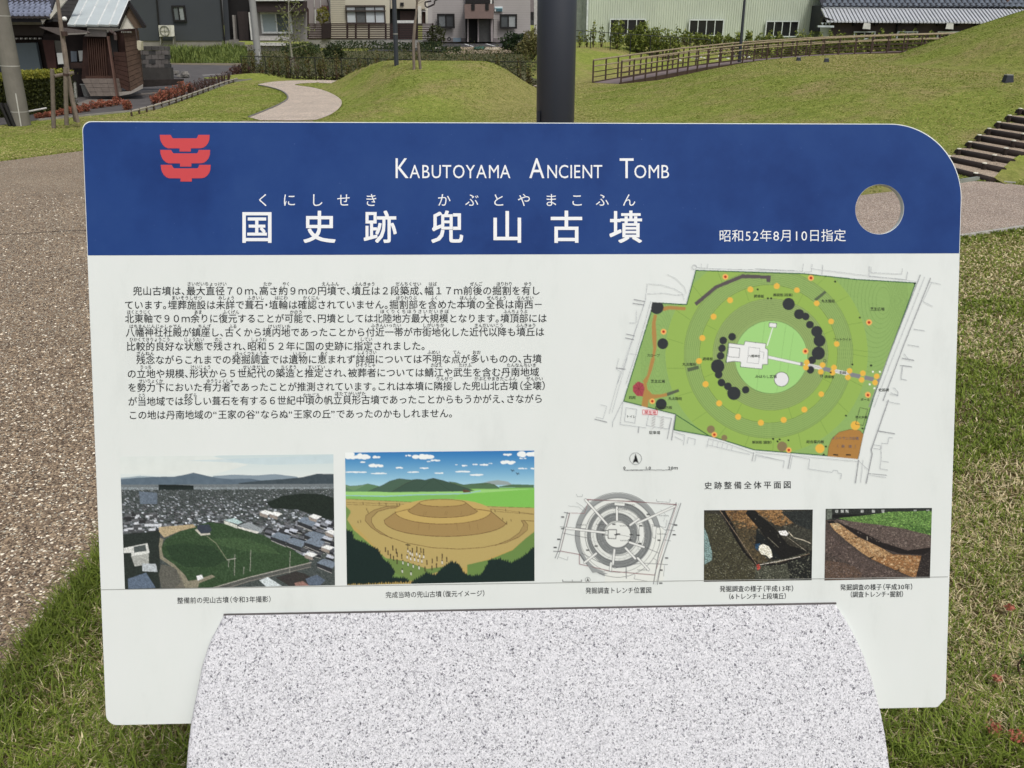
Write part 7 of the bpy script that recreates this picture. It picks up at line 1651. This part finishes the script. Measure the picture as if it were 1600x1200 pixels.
def turf(name, D0_, D1_, dens, label, hmul=1.0, wmul=1.0, flat=False):
    x, y = scatter(D0_, D1_, dens)
    ok = ~inpoly(x, y, PAVE) & ~inpoly(x, y, PATH) & ~inpoly(x, y, BACK) & ~inpoly(x, y, LOT)
    stp = [lefts[0], tuple(np.array(lefts[0]) + dd), tuple(np.array(lefts[-1]) + dd), lefts[-1]]; ok &= ~inpoly(x, y, stp)
    x, y = x[ok], y[ok]
    z = height(x, y); px, py = toppx(x, y, z)
    hid = (px > 190) & (px < 1455) & (py > 215) & (py < 1090); keep = ~hid | (rng.random(len(x)) < .12)
    keep &= ~((px > 330) & (px < 1350) & (py > 1090)) | (rng.random(len(x)) < .25)
    # bare strip of kerb
    keep &= ~((y < gz(1462, 1196)[1] - .02) & (x > .8))
    bare = fbm(x, y, 5.0, 77, 3); keep &= rng.random(len(x)) < np.clip((bare - .28) / .16, .5, 1)
    x, y, z = x[keep], y[keep], z[keep]; n = len(x)
    D = y; de = np.minimum(np.minimum(dist_poly(x, y, PAVE), dist_poly(x, y, PATH)), 3)
    dry = fbm(x, y, 1.6, 21, 4); dry2 = fbm(x, y, .5, 31, 4); rr_ = np.hypot(x - 15.1, y - 19.5); ff = np.clip((.6 * dry + .4 * dry2 - .475) / .09, 0, 1); ff = np.clip(ff + .9 * np.exp(-((rr_ - 8.0) / 1.1) ** 2) + .8 * np.exp(-((rr_ - 14.8) / 1.0) ** 2) * (y > 11.5) + .9 * np.exp(-((x + 1.02) / .22) ** 2 - ((y - 1.95) / .4) ** 2) - .6 * (rr_ < 6.4), 0, 1)
    # the band of lush growth along the paving, pale stripe behind it
    lush = np.exp(-(de / .16) ** 2); ff = np.clip(ff * (1 - lush), 0, 1)
    near = np.clip((3.0 - D) / 1.5, 0, 1)
    straw = rng.random(n) < ((.11 + .5 * ff) * (1 - .75 * lush) if not flat else .82)
    gA, gB = s2l((84, 104, 38)), s2l((142, 156, 66)); q = np.clip(rng.random((n, 1)) * .7 + .3 * fbm(x, y, 3, 5, 3)[:, None], 0, 1)
    gcol = gA * (1 - q) + gB * q; gcol = gcol * (1 - .25 * lush[:, None]) 
    q2 = rng.random((n, 1)); scol = s2l((160, 144, 100)) * (1 - q2) + s2l((238, 224, 184)) * q2
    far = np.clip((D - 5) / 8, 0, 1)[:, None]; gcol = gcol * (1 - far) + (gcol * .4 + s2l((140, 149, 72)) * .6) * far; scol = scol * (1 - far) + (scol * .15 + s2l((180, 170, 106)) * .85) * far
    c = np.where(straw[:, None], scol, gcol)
    h_ = rng.uniform(.018, .045, n) * hmul * (1 + .8 * lush) / (1 + np.clip(D - 4.5, 0, 9) * .3); h_ *= np.where(straw, .62, 1.0)
    corner = np.exp(-(((x - 1.15) / .35) ** 2 + ((y - 1.58) / .12) ** 2)); h_ *= 1 + .9 * corner
    if flat: h_ = h_ * .35
    lean = np.where(straw, rng.uniform(.8, 3.2, n), rng.uniform(.2, 1.5, n))
    if flat: lean = rng.uniform(2, 6, n); c = c * rng.uniform(.45, .95, (n, 1))
    w_ = np.maximum(.0017, .0009 * D ** .9) * wmul * rng.uniform(.7, 1.3, n)
    h_ = h_ * np.where((D < 4.2) & (x > 0), .78, 1.0)
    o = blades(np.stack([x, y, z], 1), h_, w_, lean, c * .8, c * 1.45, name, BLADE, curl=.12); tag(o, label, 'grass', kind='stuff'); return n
n1 = turf('near_grass', 1.2, 4.2, lambda d: 26000 * (2.0 / max(d, 1.8)) ** 1.3, 'coarse turf with green and straw blades around the sign')
turf('thatch', 1.2, 5.5, lambda d: 14000 * (2.0 / max(d, 1.8)) ** 1.3, 'flat dry thatch lying between the turf blades around the sign', 1.0, 1.0, True)
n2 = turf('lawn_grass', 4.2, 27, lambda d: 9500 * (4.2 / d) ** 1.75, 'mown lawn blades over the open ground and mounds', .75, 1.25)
print('blades', n1, n2)
# pebbles standing out of the near paving
x, y = scatter(1.5, 9.0, lambda d: 12000 / (1 + (max(d - 2.5, 0) / 1.5) ** 2)); ok = inpoly(x, y, PAVE) & (x < -1.0); x, y = x[ok], y[ok]; n = len(x)
oct_ = np.array([(1, 0, 0), (.4, .8, .1), (-.6, .75, 0), (-1, 0, .1), (-.4, -.85, 0), (.6, -.7, .05), (.1, .05, .8)])
r = rng.uniform(.0025, .0062, n) * (1 + .1 * y); a = rng.uniform(0, 6.28, n); ca, sa = np.cos(a), np.sin(a); asp = rng.uniform(.6, 1, n)
v = np.zeros((n, 7, 3)); jit = rng.uniform(.75, 1.2, (n, 7)); ox = oct_[None, :, 0] * jit; oy = oct_[None, :, 1] * jit * asp[:, None]
v[:, :, 0] = x[:, None] + r[:, None] * (ox * ca[:, None] - oy * sa[:, None]); v[:, :, 1] = y[:, None] + r[:, None] * (ox * sa[:, None] + oy * ca[:, None]); v[:, :, 2] = .0045 + r[:, None] * oct_[None, :, 2] * .6 * jit
I = np.arange(n)[:, None] * 7; F = np.concatenate([I + np.array([[k, (k + 1) % 6, 6]]) for k in range(6)], 1).reshape(-1, 3)
pal = s2l(np.array(PEB)) ; pi = rng.choice(len(PEB), n, p=[.18, .18, .16, .17, .14, .09, .08]); c = np.repeat((pal[pi] * rng.uniform(.8, 1.25, (n, 1)))[:, None], 7, 1)
o = mesh('pebbles', v.reshape(-1, 3), F, attrmat('pebble_stone', 0.55, 0.4), col=c.reshape(-1, 3)); tag(o, 'brown and cream pebbles set in the near paving', 'pebbles', kind='stuff')
# small red-leaved azalea sprigs, bottom right
AZ3 = leafmat('azalea_sprig', [(186, 92, 80), (216, 150, 120), (160, 60, 66), (206, 176, 136)])
for (x, y, s_, lab) in ((1548, 1152, .022, 'small red leaved azalea sprig in the grass right of the granite block'), (1583, 1163, .02, 'crimson azalea sprig at the bottom right corner'), (1553, 1070, .012, 'tiny red azalea shoot in the grass above the sprigs'), (1573, 957, .012, 'tiny faded red shoot in the grass right of the board')):
    p = gz(x, y + 8); t = thing('azalea_sprig', lab, 'plant', p, 'azalea sprigs in the grass')
    b = MB()
    for k in range(5): a = rng.uniform(0, 6.28); b.tube(p, (p[0] + s_ * math.cos(a), p[1] + s_ * math.sin(a), s_ * 1.6), .0012, .0006, 4)
    b.build('stem', M('twig_brown', (74, 56, 46), 0.9), t)
    leaves('leaves', AZ3, t, blob((p[0], p[1], .03 + s_ * .7), (s_, s_, s_ * .7), 60, .2), .0055, .45)
p = gz(1594, 1062); t = thing('azalea_twig', 'dark bare twig with few green leaves at the right picture edge', 'plant', p, 'azalea sprigs in the grass'); b = MB()
b.chain([Vector(p), Vector((p[0] - .01, p[1] + .01, .04)), Vector((p[0] + .012, p[1] + .02, .085))], [.003, .0025, .0012], 5); b.build('stem', M('twig_brown', (74, 56, 46), 0.9), t)
leaves('leaves', leafmat('twig_leaf', [(70, 92, 44), (100, 124, 60)]), t, blob((p[0] + .005, p[1], .07), (.04, .03, .03), 40, .2), .008, .5)

# labels that single out each of a row
ORD = ['first', 'second', 'third', 'fourth', 'fifth', 'sixth', 'seventh', 'eighth', 'ninth', 'tenth', 'eleventh', 'twelfth', 'thirteenth', 'fourteenth', 'fifteenth', 'sixteenth', 'seventeenth', 'eighteenth', 'nineteenth', 'twentieth',
       'twenty-first', 'twenty-second', 'twenty-third', 'twenty-fourth', 'twenty-fifth', 'twenty-sixth', 'twenty-seventh', 'twenty-eighth', 'twenty-ninth', 'thirtieth']
for grp in ('shrub row behind the ramp', 'young shrubs on the bank', 'shrubs along the wire fence', 'rust red azaleas behind the staked tree', 'dense azaleas behind the rail', 'thin azaleas behind the rail', 'azaleas at the fence corner', 'white stones under the ramp'):
    L = sorted([o for o in SC.objects if o.get('group') == grp and 'category' in o.keys()], key=lambda o: o.location[0] / o.location[1])
    for i, o in enumerate(L): o['label'] = ORD[i] + ' from the left, ' + o['label']
